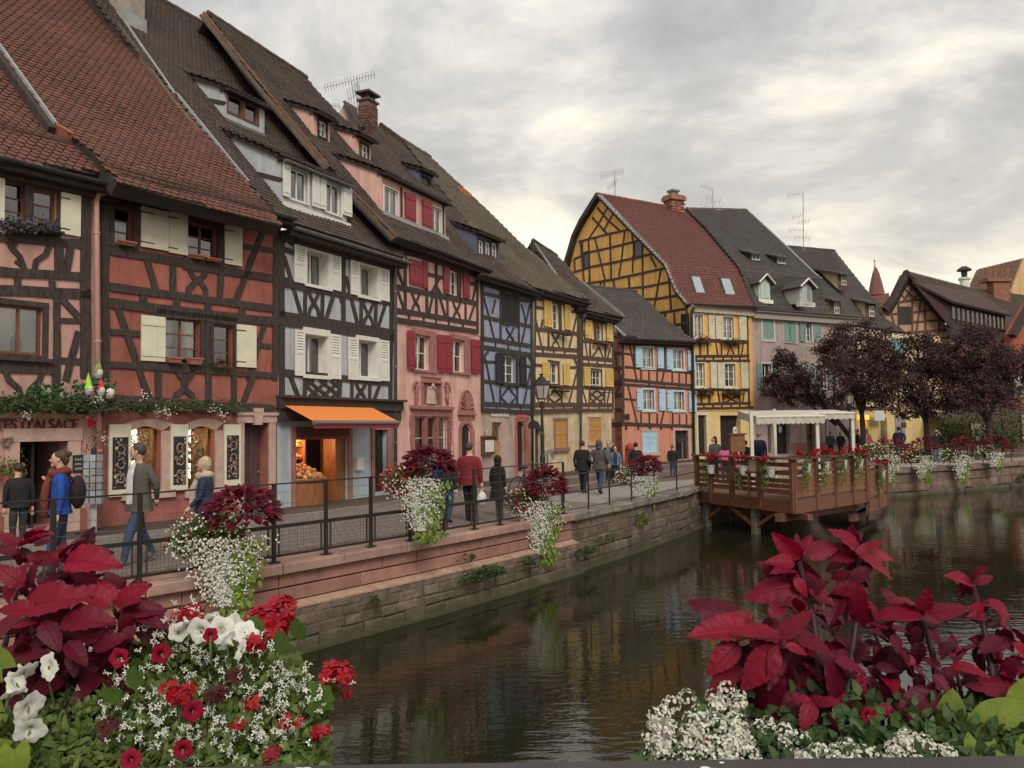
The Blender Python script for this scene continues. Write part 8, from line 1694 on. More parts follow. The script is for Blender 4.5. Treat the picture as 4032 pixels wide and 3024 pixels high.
def person(label,p,H,yaw,top,legs,shoe=None,stride=.0,arms=('down','down'),hair=('short',(.05,.03,.02)),coat=None,hem=.49,wide=1.12,skin=None,shorts=False,head_yaw=0.0,lean=0.0,skirt=False,bag=None,scarf=None,pack=None,shirt=None,stoop=0.0):
    p=Vector(p);T=thing('person',label,'person',p);yaw=rad(yaw)
    fw=Vector((math.sin(yaw),math.cos(yaw),0));rt=Vector((fw.y,-fw.x,0));up=Vector((0,0,1))
    def L(x,y,z):return p+rt*(x*H)+fw*((y+stoop*max(0,z-.5)*1.0)*H)+up*((z)*H)
    J={'pel':(0,0,.53),'spi':(0,-.005,.625),'che':(0,0,.735),'nek':(0,.0,.83),'hd0':(0,.012,.885),'hd1':(0,.014,.945)}
    for s,k in((-1,'l'),(1,'r')):
        J['sh'+k]=(s*.098*wide,-.005,.795);e,w=ARM[arms[0 if s<0 else 1]]
        J['el'+k]=(s*(.098*wide+e[0]),e[1],.795+e[2]);J['wr'+k]=(s*(.098*wide+w[0]),w[1],.795+w[2])
        f=stride*(1 if s<0 else-1);J['hp'+k]=(s*.048,0,.50);J['kn'+k]=(s*.052,f*.55+.02+(.02 if f<0 else .0),.275+(.01 if f<0 else 0));lift=.03*(abs(f)/.12)if f<0 else 0
        J['an'+k]=(s*.052,f,.045+lift);J['to'+k]=(s*.060,f+.085,.022+lift*.15)
    E=[('pel','spi','t'),('spi','che','t'),('che','nek','n'),('nek','hd0','h'),('hd0','hd1','h')]
    for k in 'lr':E+=[('che','sh'+k,'t'),('sh'+k,'el'+k,'s'),('el'+k,'wr'+k,'s'),('pel','hp'+k,'l'),('hp'+k,'kn'+k,'l'),('kn'+k,'an'+k,'c'),('an'+k,'to'+k,'f')]
    RD={'pel':.078,'spi':.068*wide,'che':.078*wide,'nek':.030,'hd0':.044,'hd1':.052,'sh':.040,'el':.029,'wr':.020,'hp':.060,'kn':.042,'an':.028,'to':.024}
    names=list(J);idx={n:i for i,n in enumerate(names)}
    me=bpy.data.meshes.new('skeleton');me.from_pydata([L(*J[n])for n in names],[(idx[a],idx[b])for a,b,_ in E],[])
    ob=bpy.data.objects.new('skeleton',me);COL.objects.link(ob);md=ob.modifiers.new('s','SKIN');md.use_smooth_shade=True;md.branch_smoothing=.6
    sv_=me.skin_vertices[0].data
    for n in names:
        r=RD.get(n)or RD.get(n[:2]);sv_[idx[n]].radius=(r*H,r*H);sv_[idx[n]].use_root=(n=='pel')
    sb=ob.modifiers.new('b','SUBSURF');sb.levels=1;sb.render_levels=1
    dg=bpy.context.evaluated_depsgraph_get();bm_=bpy.data.meshes.new_from_object(ob.evaluated_get(dg));COL.objects.unlink(ob);bpy.data.objects.remove(ob)
    sk=skin or SKIN;bm_.materials.clear()
    for q in(sk,top,legs,shoe or SHOE):bm_.materials.append(q)
    segs=[(L(*J[a]),L(*J[b]),t)for a,b,t in E];wr=[L(*J['wrl']),L(*J['wrr'])]
    for pg in bm_.polygons:
        c=pg.center;best=min(segs,key=lambda s_:seg_d(c,s_[0],s_[1]))[2]
        mi={'t':1,'n':1,'h':0,'s':1,'l':2,'c':0 if shorts else 2,'f':3}[best]
        if best=='n' and(c-p).z>.825*H:mi=0
        if best=='s' and min((c-w).length for w in wr)<.022*H:mi=0
        if best=='c' and(c-p).z<.045*H:mi=3
        pg.material_index=mi;pg.use_smooth=True
    obj('body',bm_,T)
    # jacket or shirt body: rings from the collar to the hem
    ct=coat or top;B=MB();n=18;rings=[(.815,.045,.038),(.805,.085*wide,.045),(.78,.116*wide,.058),(.73,.118*wide,.073),(.66,.104*wide,.072),(.59,.102*wide,.074),(.53,.108*wide,.078),(hem,.112*wide+(.53-hem)*.16,.082+(.53-hem)*.16)]
    for(z,rx,ry)in rings:
        for k in range(n):
            a=2*math.pi*k/n;w=1+.05*noise.noise(Vector((math.cos(a)*2,math.sin(a)*2,z*9)))*(1 if z<.75 else .3);B.v.append(L(math.cos(a)*rx*w,math.sin(a)*ry*w,z))
    for i in range(len(rings)-1):
        for k in range(n):j=(k+1)%n;B.f.append((i*n+k,i*n+j,(i+1)*n+j,(i+1)*n+k))
    B.build('jacket',ct,T,smooth=True)
    if shirt:
        B=MB();
        for z,rx,ry in((.825,.03,.046),(.78,.045,.070),(.72,.05,.084),(.66,.05,.086),(.58,.048,.088),(.50,.048,.090)):
            for q in(-1,-.4,.4,1):B.v.append(L(q*rx,ry*(1-.08*abs(q)),z))
        for i in range(5):
            for k in range(3):B.f.append((i*4+k,i*4+k+1,(i+1)*4+k+1,(i+1)*4+k))
        B.build('shirt',shirt,T,smooth=True)
    # head details
    hy=yaw+rad(head_yaw);hf=Vector((math.sin(hy),math.cos(hy),0));hr=Vector((hf.y,-hf.x,0));hc=L(*J['hd0'])*.45+L(*J['hd1'])*.55
    def Q(x,y,z):return hc+hr*(x*H)+hf*(y*H)+up*(z*H)
    rot=Matrix((hr,hf,up)).transposed()
    B=MB().ball(Q(0,.008,-.002),.044*H,.052*H,.064*H,14,10,rot=rot).tube([Q(0,.05,.012),Q(0,.066,-.012),Q(0,.052,-.016)],[.005*H,.010*H,.006*H],6).ball(Q(0,.042,-.045),.02*H,.016*H,.016*H,8,6)
    for s in(-1,1):B.ball(Q(s*.046,.0,-.005),.006*H,.011*H,.017*H,7,5,rot=rot)
    B.build('head',sk,T,smooth=True)
    B=MB()
    for s in(-1,1):B.ball(Q(s*.018,.054,.008),.0065*H,.004*H,.0045*H,6,4,rot=rot)
    B.build('eyes',EYE,T);MB().ball(Q(0,.058,-.033),.012*H,.004*H,.0035*H,6,4,rot=rot).build('mouth',LIP,T)
    st,hcol=hair;hm=mat('hair %.2f %.2f %.2f'%hcol,hcol,.6,.25,30,.4,80);B=MB()
    if st!='bald':
        B.ball(Q(0,-.012,.018),.050*H,.055*H,.058*H,14,10,.12,rot=rot)
        if st in('bun',):B.ball(Q(0,-.065,.04),.026*H,.026*H,.026*H,9,7,.2);B.ball(Q(0,-.035,-.005),.042*H,.036*H,.045*H,9,7,.1)
        if st in('long','curly'):B.ball(Q(0,-.03,-.045),.052*H,.042*H,.085*H,12,9,.3 if st=='curly' else .1,rot=rot)
        if st=='pony':B.tube([Q(0,-.055,.02),Q(0,-.09,-.01),Q(0,-.085,-.09)],[.02*H,.022*H,.008*H],7)
        if st=='bob':B.ball(Q(0,-.012,-.005),.055*H,.056*H,.062*H,12,9,.25,rot=rot)
        B.build('hair',hm,T,smooth=True)
    if st=='hood':MB().ball(Q(0,-.018,.0),.062*H,.066*H,.078*H,14,10,.08,rot=rot).ball(Q(0,-.02,-.07),.06*H,.06*H,.04*H,12,7).build('hood',ct,T,smooth=True)
    # hands: palm, four fingers, thumb
    for k,s in(('l',-1),('r',1)):
        w=L(*J['wr'+k]);e=L(*J['el'+k]);d=(w-e).normalized();side=rt*s;pn=d.cross(side);pn=pn.normalized()if pn.length>.1 else fw;sd=pn.cross(d).normalized();h=.1*H;B=MB()
        B.tube([w-d*.01*H,w+d*h*.25,w+d*h*.5],[.016*H,.021*H,.018*H],8)
        for q,ln in((-1.5,.40),(-.5,.48),(.5,.46),(1.5,.38)):
            b0=w+d*h*.46+sd*q*.0095*H;B.tube([b0,b0+d*h*ln*.5+pn*.006*H*s,b0+d*h*ln*.85+pn*.02*H*s],[.0062*H,.0058*H,.0042*H],5)
        b0=w+d*h*.12+sd*-.018*H;B.tube([b0,b0-sd*.018*H+d*h*.2,b0-sd*.014*H+d*h*.42],[.0075*H,.007*H,.005*H],5)
        B.build('hand',sk,T,smooth=True)
    if skirt:MB().lathe(L(0,0,hem-.005),[(.118*H,0),(.13*H,-.1*H),(.145*H,-.2*H)],14).build('skirt',ct,T,smooth=True)
    if scarf:
        B=MB();B.tube([L(.058*math.cos(a),.008+.056*math.sin(a),.815+.012*math.sin(a*2))for a in[q*.5236 for q in range(13)]],.034*H,7);B.tube([L(-.01,.06,.80),L(-.02,.10,.70),L(-.025,.11,.58),L(-.03,.10,.46)],[.03*H,.035*H,.034*H,.03*H],7);B.tube([L(.02,.06,.80),L(.03,.095,.70),L(.035,.1,.56)],[.026*H,.03*H,.028*H],7);B.build('scarf',scarf,T,smooth=True)
    if pack:
        MB().ball(L(0,-.12,.655),.085*H,.062*H,.135*H,12,9,.06,rot=Matrix((rt,fw,up)).transposed()).build('backpack',pack,T,smooth=True)
        for s in(-1,1):MB().tube([L(s*.05,-.09,.75),L(s*.07,-.01,.815),L(s*.07,.07,.74),L(s*.08,.0,.62)],.011*H,5).build('strap',pack,T)
    if bag:
        m,sd=bag;w=L(*J['wr'+sd])-up*.09*H;
        b_=MB().ball(w-up*.10*H,.055*H,.075*H,.10*H,10,8,.15,rot=Matrix((rt,fw,up)).transposed()).build('bag',m,T,smooth=True);MB().tube([w-up*.02*H-fw*.03*H,w+up*.01*H,w-up*.02*H+fw*.03*H],.008*H,5).build('bag_handle',m,T)
    return T
def gp(px,Y=None,z=0.0):
    if Y is None:return onz(px,z)
    q=at(px,Y);return Vector((q.x,q.y,z))
BROWN,DKBR,BLOND,GREYH=(.045,.026,.016),(.018,.012,.010),(.50,.40,.24),(.16,.15,.14)
C=clothmat
person('dark haired woman in black seen from behind at the shop door',gp((75,1900),14.4),1.47,-48,BLACKC,C('charcoal',(.03,.03,.032)),hair=('short',BROWN),stoop=.05)
person('woman in royal blue jacket with rust scarf and dark backpack',gp((235,2268)),1.72,-112,C('royal blue',(.012,.06,.30)),JEAN,arms=('down','chest'),hair=('bun',(.07,.042,.026)),scarf=C('rust red',(.16,.03,.018)),pack=C('maroon black',(.022,.010,.012)),stride=.06)
person('man in olive grey jacket and jeans walking left',gp((545,2228)),1.80,-142,C('olive grey',(.085,.082,.065)),C('jeans blue',(.035,.060,.115)),TAN,stride=.155,arms=('back','back'),hair=('short',(.06,.052,.045)),shirt=C('white shirt',(.62,.62,.62)),hem=.44,wide=1.26,head_yaw=42)
person('blonde woman with beige scarf and navy jacket behind the first planter',gp((808,2050),12.7),1.58,-100,C('navy',(.018,.03,.07)),BLACKC,arms=('fwd','down'),hair=('bob',BLOND),scarf=C('beige',(.42,.36,.27)),hem=.42)
person('man in crimson jacket carrying a white bag',gp((1850,2058)),1.66,24,C('crimson',(.18,.012,.02)),BLACKC,stride=.05,hair=('short',(.05,.048,.045)),bag=(C('white plastic',(.6,.6,.58)),'r'),wide=1.30,hem=.47)
person('child in dark jacket and jeans beside the crimson jacket',gp((1763,2062)),1.42,30,C('black blue',(.016,.017,.022)),JEAN,stride=.06,hair=('short',DKBR))
person('dark haired person just visible above the second planter',gp((1673,1990),22.5),1.55,30,C('grey',(.06,.06,.065)),JEAN,hair=('short',DKBR))
person('blonde child in bright blue above the second planter',gp((1733,1990),21.0),1.42,30,C('bright blue',(.015,.05,.25)),JEAN,hair=('bob',BLOND))
person('woman in long black hooded coat with handbag',gp((1963,2038)),1.36,35,BLACKC,BLACKC,hair=('hood',DKBR),hem=.30,wide=1.05,stride=.06,bag=(C('black bag',(.02,.018,.018)),'r'))
person('man in black suit seen from behind',gp((2296,1944)),1.56,28,C('suit black',(.013,.013,.014)),C('suit trousers',(.013,.014,.018)),stride=.07,hair=('short',(.035,.025,.018)),hem=.43,wide=1.26)
person('man in grey hooded jumper and jeans walking away',gp((2362,1948)),1.58,32,C('brown grey',(.075,.066,.062)),JEAN,stride=.14,arms=('pocket','pocket'),hair=('hood',DKBR),hem=.46,wide=1.26)
person('grey haired man holding a phone to his ear',gp((2398,1893)),1.47,195,C('black coat',(.02,.02,.022)),BLACKC,arms=('ear','down'),hair=('short',GREYH),shirt=C('grey shirt',(.14,.14,.14)),hem=.42)
person('woman in denim jacket with pale bag facing the camera',gp((2424,1904)),1.30,185,C('denim light',(.10,.16,.25)),BLACKC,hair=('bob',(.06,.028,.018)),stride=.05,bag=(C('pale blue bag',(.4,.44,.5)),'l'),shirt=C('dark shirt',(.03,.03,.04)))
person('man in black jacket above the fourth planter',gp((2506,1890),27.0),1.46,20,BLACKC,JEAN,hair=('short',DKBR),wide=1.1)
person('girl in black jumper and jeans by the low railing',gp((2650,1880)),1.24,20,BLACKC,JEAN,hair=('pony',(.11,.065,.035)),stride=.03)
person('woman with curly hair in olive jacket on the deck',gp((2815,1800),30.0),1.58,-20,C('olive',(.06,.065,.048)),BLACKC,hair=('curly',DKBR),head_yaw=-60)
person('girl in pink top with dark hair on the deck',gp((2855,1800),29.0),1.34,10,C('pink',(.62,.10,.26)),JEAN,hair=('long',DKBR))
person('small child in pink hood behind the deck railing',gp((2907,1800),28.4),1.04,10,C('pale pink',(.68,.20,.28)),JEAN,hair=('hood',DKBR))
person('person in black half hidden by the menu cabinet',gp((2937,1800),31.0),1.40,0,BLACKC,BLACKC,hair=('short',DKBR))
person('man in navy with backpack under the front canopy',gp((2990,1800),31.0),1.70,25,C('navy dark',(.016,.02,.04)),C('navy trousers',(.015,.018,.035)),hair=('short',(.20,.17,.14)),pack=C('violet navy',(.018,.016,.05)),wide=1.1)
person('man in blue shirt and shorts before the lit shop',gp((3272,1800),50),1.56,25,C('steel blue',(.07,.10,.16)),C('dark shorts',(.02,.02,.025)),stride=.08,hair=('short',(.2,.17,.14)),shorts=True)
person('woman in dark top with pale shoulder bag before the lit shop',gp((3312,1800),50),1.52,25,C('slate',(.035,.037,.045)),BLACKC,stride=.06,hair=('short',BLOND),bag=(C('pale grey bag',(.38,.37,.36)),'r'))
person('woman in coral top and cream vest near the yellow shop',gp((3418,1800),47),1.66,170,C('coral',(.48,.07,.06)),BLACKC,hair=('short',(.14,.08,.05)),coat=C('cream vest',(.36,.33,.24)),shirt=C('coral',(.48,.07,.06)))
person('man in dark blue jacket seen from behind by the bench',gp((3542,1800),46),1.76,10,C('ink blue',(.012,.018,.05)),C('dark denim',(.02,.026,.04)),arms=('pocket','pocket'),hair=('short',DKBR),wide=1.24)
person('man in black hooded jumper raising a camera',gp((3690,1832)),1.64,185,BLACKC,C('light jeans',(.10,.14,.20)),C('white shoes',(.5,.5,.5)),arms=('raise','raise'),hair=('short',(.1,.045,.025)),stride=.03)
person('person in dark coat with pale scarf beside the lit shop',gp((3380,1800),49),1.66,-60,C('brown dark',(.03,.022,.02)),BLACKC,hair=('short',(.3,.27,.22)))
q=gp((3690,1832));cpos=q+Vector((-.12,-.30,1.50));o=MB().box(Pl(cpos,(1,0,0),(0,0,1)),-.06,.08,-.04,.04,-.03,.05).lathe(cpos,[(.03,0),(.035,.07)],10,(0,-1,0)).build('camera_body',IRON);tag(o,'small black camera held up by the man in black','camera')
# ------------------------------------------------------------------ leaf and flower templates
LV=[serrated_leaf(18,.28,.20,.26),serrated_leaf(18,.30,.36,.36),serrated_leaf(18,.29,-.22,.42),serrated_leaf(18,.26,.48,.12),serrated_leaf(18,.29,.12,.50)]
def veined(name,c,c2,vein,trans=.25,island=.3):
    if name in MATS:return MATS[name]
    M=mat(name,c,.5,.2,3.2,c2=c2,island=island,trans=trans,spec=.22);t=M.node_tree;N,L=t.nodes,t.links;b=N['Principled BSDF']
    tc_=N.new('ShaderNodeTexCoord');sx=N.new('ShaderNodeSeparateXYZ');L.new(tc_.outputs['Object'],sx.inputs[0])
    ab=N.new('ShaderNodeMath');ab.operation='ABSOLUTE';L.new(sx.outputs[0],ab.inputs[0])
    m1=N.new('ShaderNodeMath');m1.operation='MULTIPLY_ADD';L.new(ab.outputs[0],m1.inputs[0]);m1.inputs[1].default_value=-.85;L.new(sx.outputs[1],m1.inputs[2])
    m2=N.new('ShaderNodeMath');m2.operation='MULTIPLY';L.new(m1.outputs[0],m2.inputs[0]);m2.inputs[1].default_value=50
    si=N.new('ShaderNodeMath');si.operation='SINE';L.new(m2.outputs[0],si.inputs[0]);pw=N.new('ShaderNodeMapRange');L.new(si.outputs[0],pw.inputs[0]);pw.inputs[1].default_value=.80;pw.inputs[2].default_value=1.0;pw.inputs[3].default_value=0;pw.inputs[4].default_value=.14
    rb_=N.new('ShaderNodeMapRange');L.new(ab.outputs[0],rb_.inputs[0]);rb_.inputs[1].default_value=.0;rb_.inputs[2].default_value=.022;rb_.inputs[3].default_value=.5;rb_.inputs[4].default_value=0
    mxn=N.new('ShaderNodeMath');mxn.operation='MAXIMUM';L.new(pw.outputs[0],mxn.inputs[0]);L.new(rb_.outputs[0],mxn.inputs[1])
    src=b.inputs['Base Color'].links[0].from_socket;mm=N.new('ShaderNodeMix');mm.data_type='RGBA';L.new(mxn.outputs[0],mm.inputs[0]);L.new(src,mm.inputs[6]);mm.inputs[7].default_value=(*vein,1);L.new(mm.outputs[2],b.inputs['Base Color'])
    bp_=N.new('ShaderNodeBump');bp_.inputs['Strength'].default_value=.25;bp_.inputs['Distance'].default_value=.03;bp_.invert=True;L.new(mxn.outputs[0],bp_.inputs['Height']);L.new(bp_.outputs[0],b.inputs['Normal'])
    return M
COL_HI=veined('bright coleus leaf',(.235,.004,.024),(.14,.003,.016),(.11,.003,.014));COL_MID=veined('coleus leaf',(.135,.004,.018),(.08,.003,.012),(.06,.003,.010));COL_LO=veined('shaded coleus leaf',(.07,.005,.014),(.042,.004,.010),(.032,.003,.008))  # light on upper leaves and shade on lower ones put into these colours
COLM=[[tmesh('coleus_leaf',T,m)for T in LV]for m in(COL_HI,COL_MID,COL_LO)]
HEART=[serrated_leaf(12,.46,.16,.25,False,1.0),serrated_leaf(12,.5,.05,.4,False,1.0)];LIMEV=veined('lime sweet potato leaf',(.17,.22,.022),(.11,.155,.016),(.21,.26,.045),.3,.2);HEARTM=[tmesh('lime_leaf',T,LIMEV)for T in HEART]
GERLEAF=([(0,0,0)]+[((.85+.15*math.cos(k*3.0))*.5*math.sin(a),.42-(.85+.15*math.cos(k*3.0))*.5*math.cos(a),.10+.05*math.sin(k*2))for k in range(15)for a in[.45+k*(6.2832-.9)/14]],[(0,k+1,k+2)for k in range(14)])
def petunia(n=30,lobes=5,seed=0):
    v,f=[(0,0,-.75)],[];rr=[(.10,-.7),(.16,-.35),(.34,-.06),(.68,.06),(1.0,.02)]
    for j,(r,z)in enumerate(rr):
        for k in range(n):
            a=2*math.pi*k/n;q=1+(.10*math.cos(lobes*a+seed)if j>2 else 0);zz=z+(.07*math.sin(lobes*2*a+seed*2)+.05*math.sin(3*a+seed)if j==4 else 0);v.append((r*q*math.cos(a),r*q*math.sin(a),zz))
    for k in range(n):f.append((0,1+(k+1)%n,1+k))
    for j in range(len(rr)-1):
        for k in range(n):l=(k+1)%n;a,b=1+j*n,1+(j+1)*n;f.append((a+k,a+l,b+l,b+k))
    return v,f,n
def petmesh(name,m_out,m_in,seed):
    v,f,n=petunia(seed=seed);me=tmesh(name,(v,f),[m_out,m_in])
    for i,p in enumerate(me.polygons):
        if i<n*2+6:p.material_index=1
    return me
WPET=mat('white petunia',(.78,.77,.70),.55,.05,5,.15,20,trans=.3);WTHR=mat('cream throat',(.5,.5,.28),.6);MAGP=mat('magenta petunia',(.27,.004,.028),.6,.12,5,.15,20,trans=.25,spec=.15);MTHR=mat('black throat',(.03,.004,.008),.6);CRIMP=mat('crimson petal',(.30,.006,.018),.5,.15,6,island=.2,trans=.25);PINKP=mat('pale pink petal',(.6,.36,.47),.55,.1,6,trans=.3)
PETW=[petmesh('petunia_flower',WPET,WTHR,s)for s in(0,1.3)];PETM=[petmesh('petunia_flower',MAGP,MTHR,s)for s in(.5,2.1)]
def facing(p,s,tilt=.5,toward=None,roll=None):
    d=((toward or(CP-Vector(p))).normalized()+rdir()*tilt).normalized();x=d.orthogonal().normalized();q=Matrix.Rotation(U(0,6.28)if roll is None else roll,3,d);x=q@x;y=d.cross(x);return frame_mat(Vector(p),x*s,y*s,d*s)
PETAL5=([(0,0,0)],[])
for k in range(5):
    a=k*1.2566;b=len(PETAL5[0]);
    for r,o,z in((.35,-.5,.05),(.8,-.42,.12),(1.0,-.12,.08),(1.0,.16,.1),(.78,.44,.06),(.33,.5,.04)):PETAL5[0].append((r*math.cos(a+o),r*math.sin(a+o),z))
    PETAL5[1].append((0,b,b+1,b+2,b+3,b+4,b+5))
def ger_head(name,parent,c,r,n,m,axis=None):
    c=Vector(c);ms=[];n=int(n*1.5);ax=axis or(CP-c).normalized()*.6+Vector((0,0,.6))
    for i in range(n):
        d=(rdir()+ax.normalized()*.9).normalized();ms.append(facing(c+d*r*(R()**.5),r*U(.42,.55),.25,d))
    return scatter(name,PETAL5,ms,m,parent,smooth=True)
def stem(parent,a,b,r=.003,m=None,sag=.02,nm='stem'):
    a,b=Vector(a),Vector(b);mid=(a+b)/2+Vector((U(-sag,sag),U(-sag,sag),0));return MB().tube([a,mid,b],[r*1.2,r,r*.8],6).build(nm,m or STEMG,parent,smooth=True)
def coleus_shoot(parent,base,tip,leaf,nodes=4,axis=None,mats_=(0,1,2),spread=1.0,r=.006,phase=None):
    base,tip=Vector(base),Vector(tip);mid=base.lerp(tip,.5)+Vector((U(-.02,.02),U(-.02,.02),0));MB().tube([base,mid,tip],[r*1.3,r,r*.6],7).build('stem',STEMR,parent,smooth=True)
    ax=(Vector(axis)if axis else(tip-mid)).normalized();x=ax.orthogonal().normalized();y=ax.cross(x);ph=U(0,3.14)if phase is None else phase
    for k in range(nodes):
        t=k/max(1,nodes);p=tip-(tip-base).normalized()*(leaf*[0,.06,.22,.62,1.05,1.5,2.0][min(k,6)])
        if(p-tip).length>(base-tip).length*.9:break
        s=leaf*(.5 if k==0 else(.82 if k==1 else U(.92,1.1)))*U(.92,1.08);pitch=rad([64,42,18,-4,-22,-30,-30][min(k,6)])+U(-.14,.14)
        for j in range(2 if k else 2):
            a=ph+k*1.571+j*math.pi+U(-.15,.15);d=(x*math.cos(a)+y*math.sin(a))*math.cos(pitch)*spread+ax*math.sin(pitch);d.normalize();m_i=mats_[0]if k<3 else(mats_[1]if k<4 else mats_[2])
            obj('coleus_leaf',random.choice(COLM[m_i]),parent,aim(p+d*.008,d,ax+rdir()*.15,s))
# ------------------------------------------------------------------ planters hung on the railing
def hanging_planter(label,px,Y,r,ztop,zbot,near,red=.5,lime=1.0,cdir=(1,.4),n_out=.2,white=1.0):
    """px: pixel of the planter body centre; r: body radius; coleus crown to the upper right, white cascade in the middle, lime trailer right"""
    c=at(px,Y);T=thing('hanging_planter',label,'planter',c,'flower planters along the quay');c=Vector(c);rt=Vector((1,.25,0)).normalized();fr=Vector((.25,-1,0)).normalized()
    MB().lathe(c-Vector((0,0,.22)),[(r*.45,0),(r*.62,.2),(r*.66,.24)],14).build('bowl',DKW,T);MB().tube([c-Vector((0,0,.2)),c-Vector((0,0,.2))-fr*.25],.02,5).build('bracket',FENCE,T)
    hc=ztop-c.z;cc=c+rt*r*.42*cdir[0]+Vector((0,0,hc*.52));lf=.105 if near else .13;nco=150 if near else 110;ms=[]
    for k in range(int(nco*2.6)):
        d=rdir(-.35);k2=.55+.45*R()**.5;p=cc+fr*.06+rt*d.x*r*.80*k2+fr*d.y*r*.8*k2+Vector((0,0,d.z*hc*.54*k2));mw=aim(p,(rt*d.x+fr*d.y+Vector((0,0,d.z*.5+.05)))+rdir()*.25,Vector((0,0,1))+fr*.5+rdir()*.3,lf*U(.8,1.25))
        if near and k<nco:obj('coleus_leaf',random.choice(COLM[0 if R()<.10 else(1 if R()<.6 else 2)]),T,mw)
        else:ms.append(mw)
    scatter('coleus_crown',LV[1]if near else LEAF4,ms,COLEUS,T,kind='stuff',smooth=True)
    MB().tube([c,cc],[.03,.015],6).build('stem',STEMR,T)
    ms,wf,rf=[],[],[];gc=c-rt*r*.30+Vector((0,0,hc*.04))
    for k in range(3000 if near else 1300):
        d=rdir(-.8);k2=R()**.4;p=gc+rt*d.x*r*.92*k2+fr*d.y*r*.62*k2+Vector((0,0,d.z*r*.58*k2));ms.append(aim(p,rdir(-.5)+fr*.3,None,U(.035,.065)*(1 if near else 1.8)))
        if k2>.80 and d.y>-.3 and R()<.34:
            (rf if R()<red*.55 else wf).append(facing(p+(rt*d.x+fr*d.y+Vector((0,0,d.z)))*.04,U(.022,.036)*(1 if near else 1.7),.8))
    h=c.z-zbot;wc=[]
    for k in range(int((2300 if near else 700)*white)):
        t=R()**.9;w=r*.92*(1-t*.66);p=c+rt*(random.gauss(0,.45)*w+r*.12*t)+fr*(r*.62*(1-t*.35)+U(-.07,.07))+Vector((0,0,hc*.12-(h+hc*.1)*t*.88));wc.append(facing(p,U(.018,.028)*(1 if near else 1.8),.7));
        if k%2==0:ms.append(aim(p-fr*.03,rdir(-1),None,U(.02,.04)*(1 if near else 1.8)))
    lm=[]
    for k in range(int((240 if near else 130)*lime)):
        t=R();p=c+rt*(r*(.50-.26*t)+random.gauss(0,.11))+fr*(r*.45+U(-.08,.08))+Vector((0,0,hc*.05-(h+.05)*t));lm.append(aim(p,Vector((U(-.4,.6),U(-.5,.2),-1)),fr+rdir()*.35,U(.07,.12)*(1 if near else 1.3)))
    scatter('foliage',LEAF4,ms,GREENL,T,kind='stuff');scatter('white_flowers',FLOW4,wf,WHITEF,T,kind='stuff');scatter('white_cascade',FLOW4,wc,WHITEF,T,kind='stuff');scatter('lime_trailer',LEAF4,lm,LIMEL,T,kind='stuff')
    if rf:scatter('red_flowers',GER,[M_@Matrix.Scale(1.7,4)for M_ in rf],REDF,T,kind='stuff')
    return T
hanging_planter('nearest hanging planter with crimson coleus and long white cascade',(880,2125),11.0,.56,1.16,-.36,True,.25)
hanging_planter('raised planter with red geraniums and white cascade beside the crimson jacket',(1640,1895),13.75,.46,1.58,.22,True,.9)
q=at((1640,2000),13.9);tag(MB().tube([(q.x,q.y+.25,ZC),(q.x,q.y+.22,at((1640,1940),13.9).z)],.035,6).build('planter_post',FENCE),'dark post carrying the raised flower planter','post')
hanging_planter('third planter with round crimson coleus and lime trailer down the wall',(2105,1985),17.1,.50,1.08,-.68,True,.7,1.6)
hanging_planter('fourth planter with white flowers on the low railing',(2510,1882),22.3,.48,1.10,-.12,True,.5,.9,white=1.2)
hanging_planter('far planter with crimson coleus right behind the deck end',(3460,1795),34.8,.85,1.25,-.55,False,.1,.6)
hanging_planter('far planter left of the man with the camera',(3610,1802),36.0,.62,1.22,-.50,False,.9)
hanging_planter('far planter right of the man with the camera',(3762,1800),37.3,.62,1.22,-.60,False,.1,1.3)
hanging_planter('far planter nearest the right edge',(3895,1790),38.6,.66,1.25,-.15,False,.2,.6)
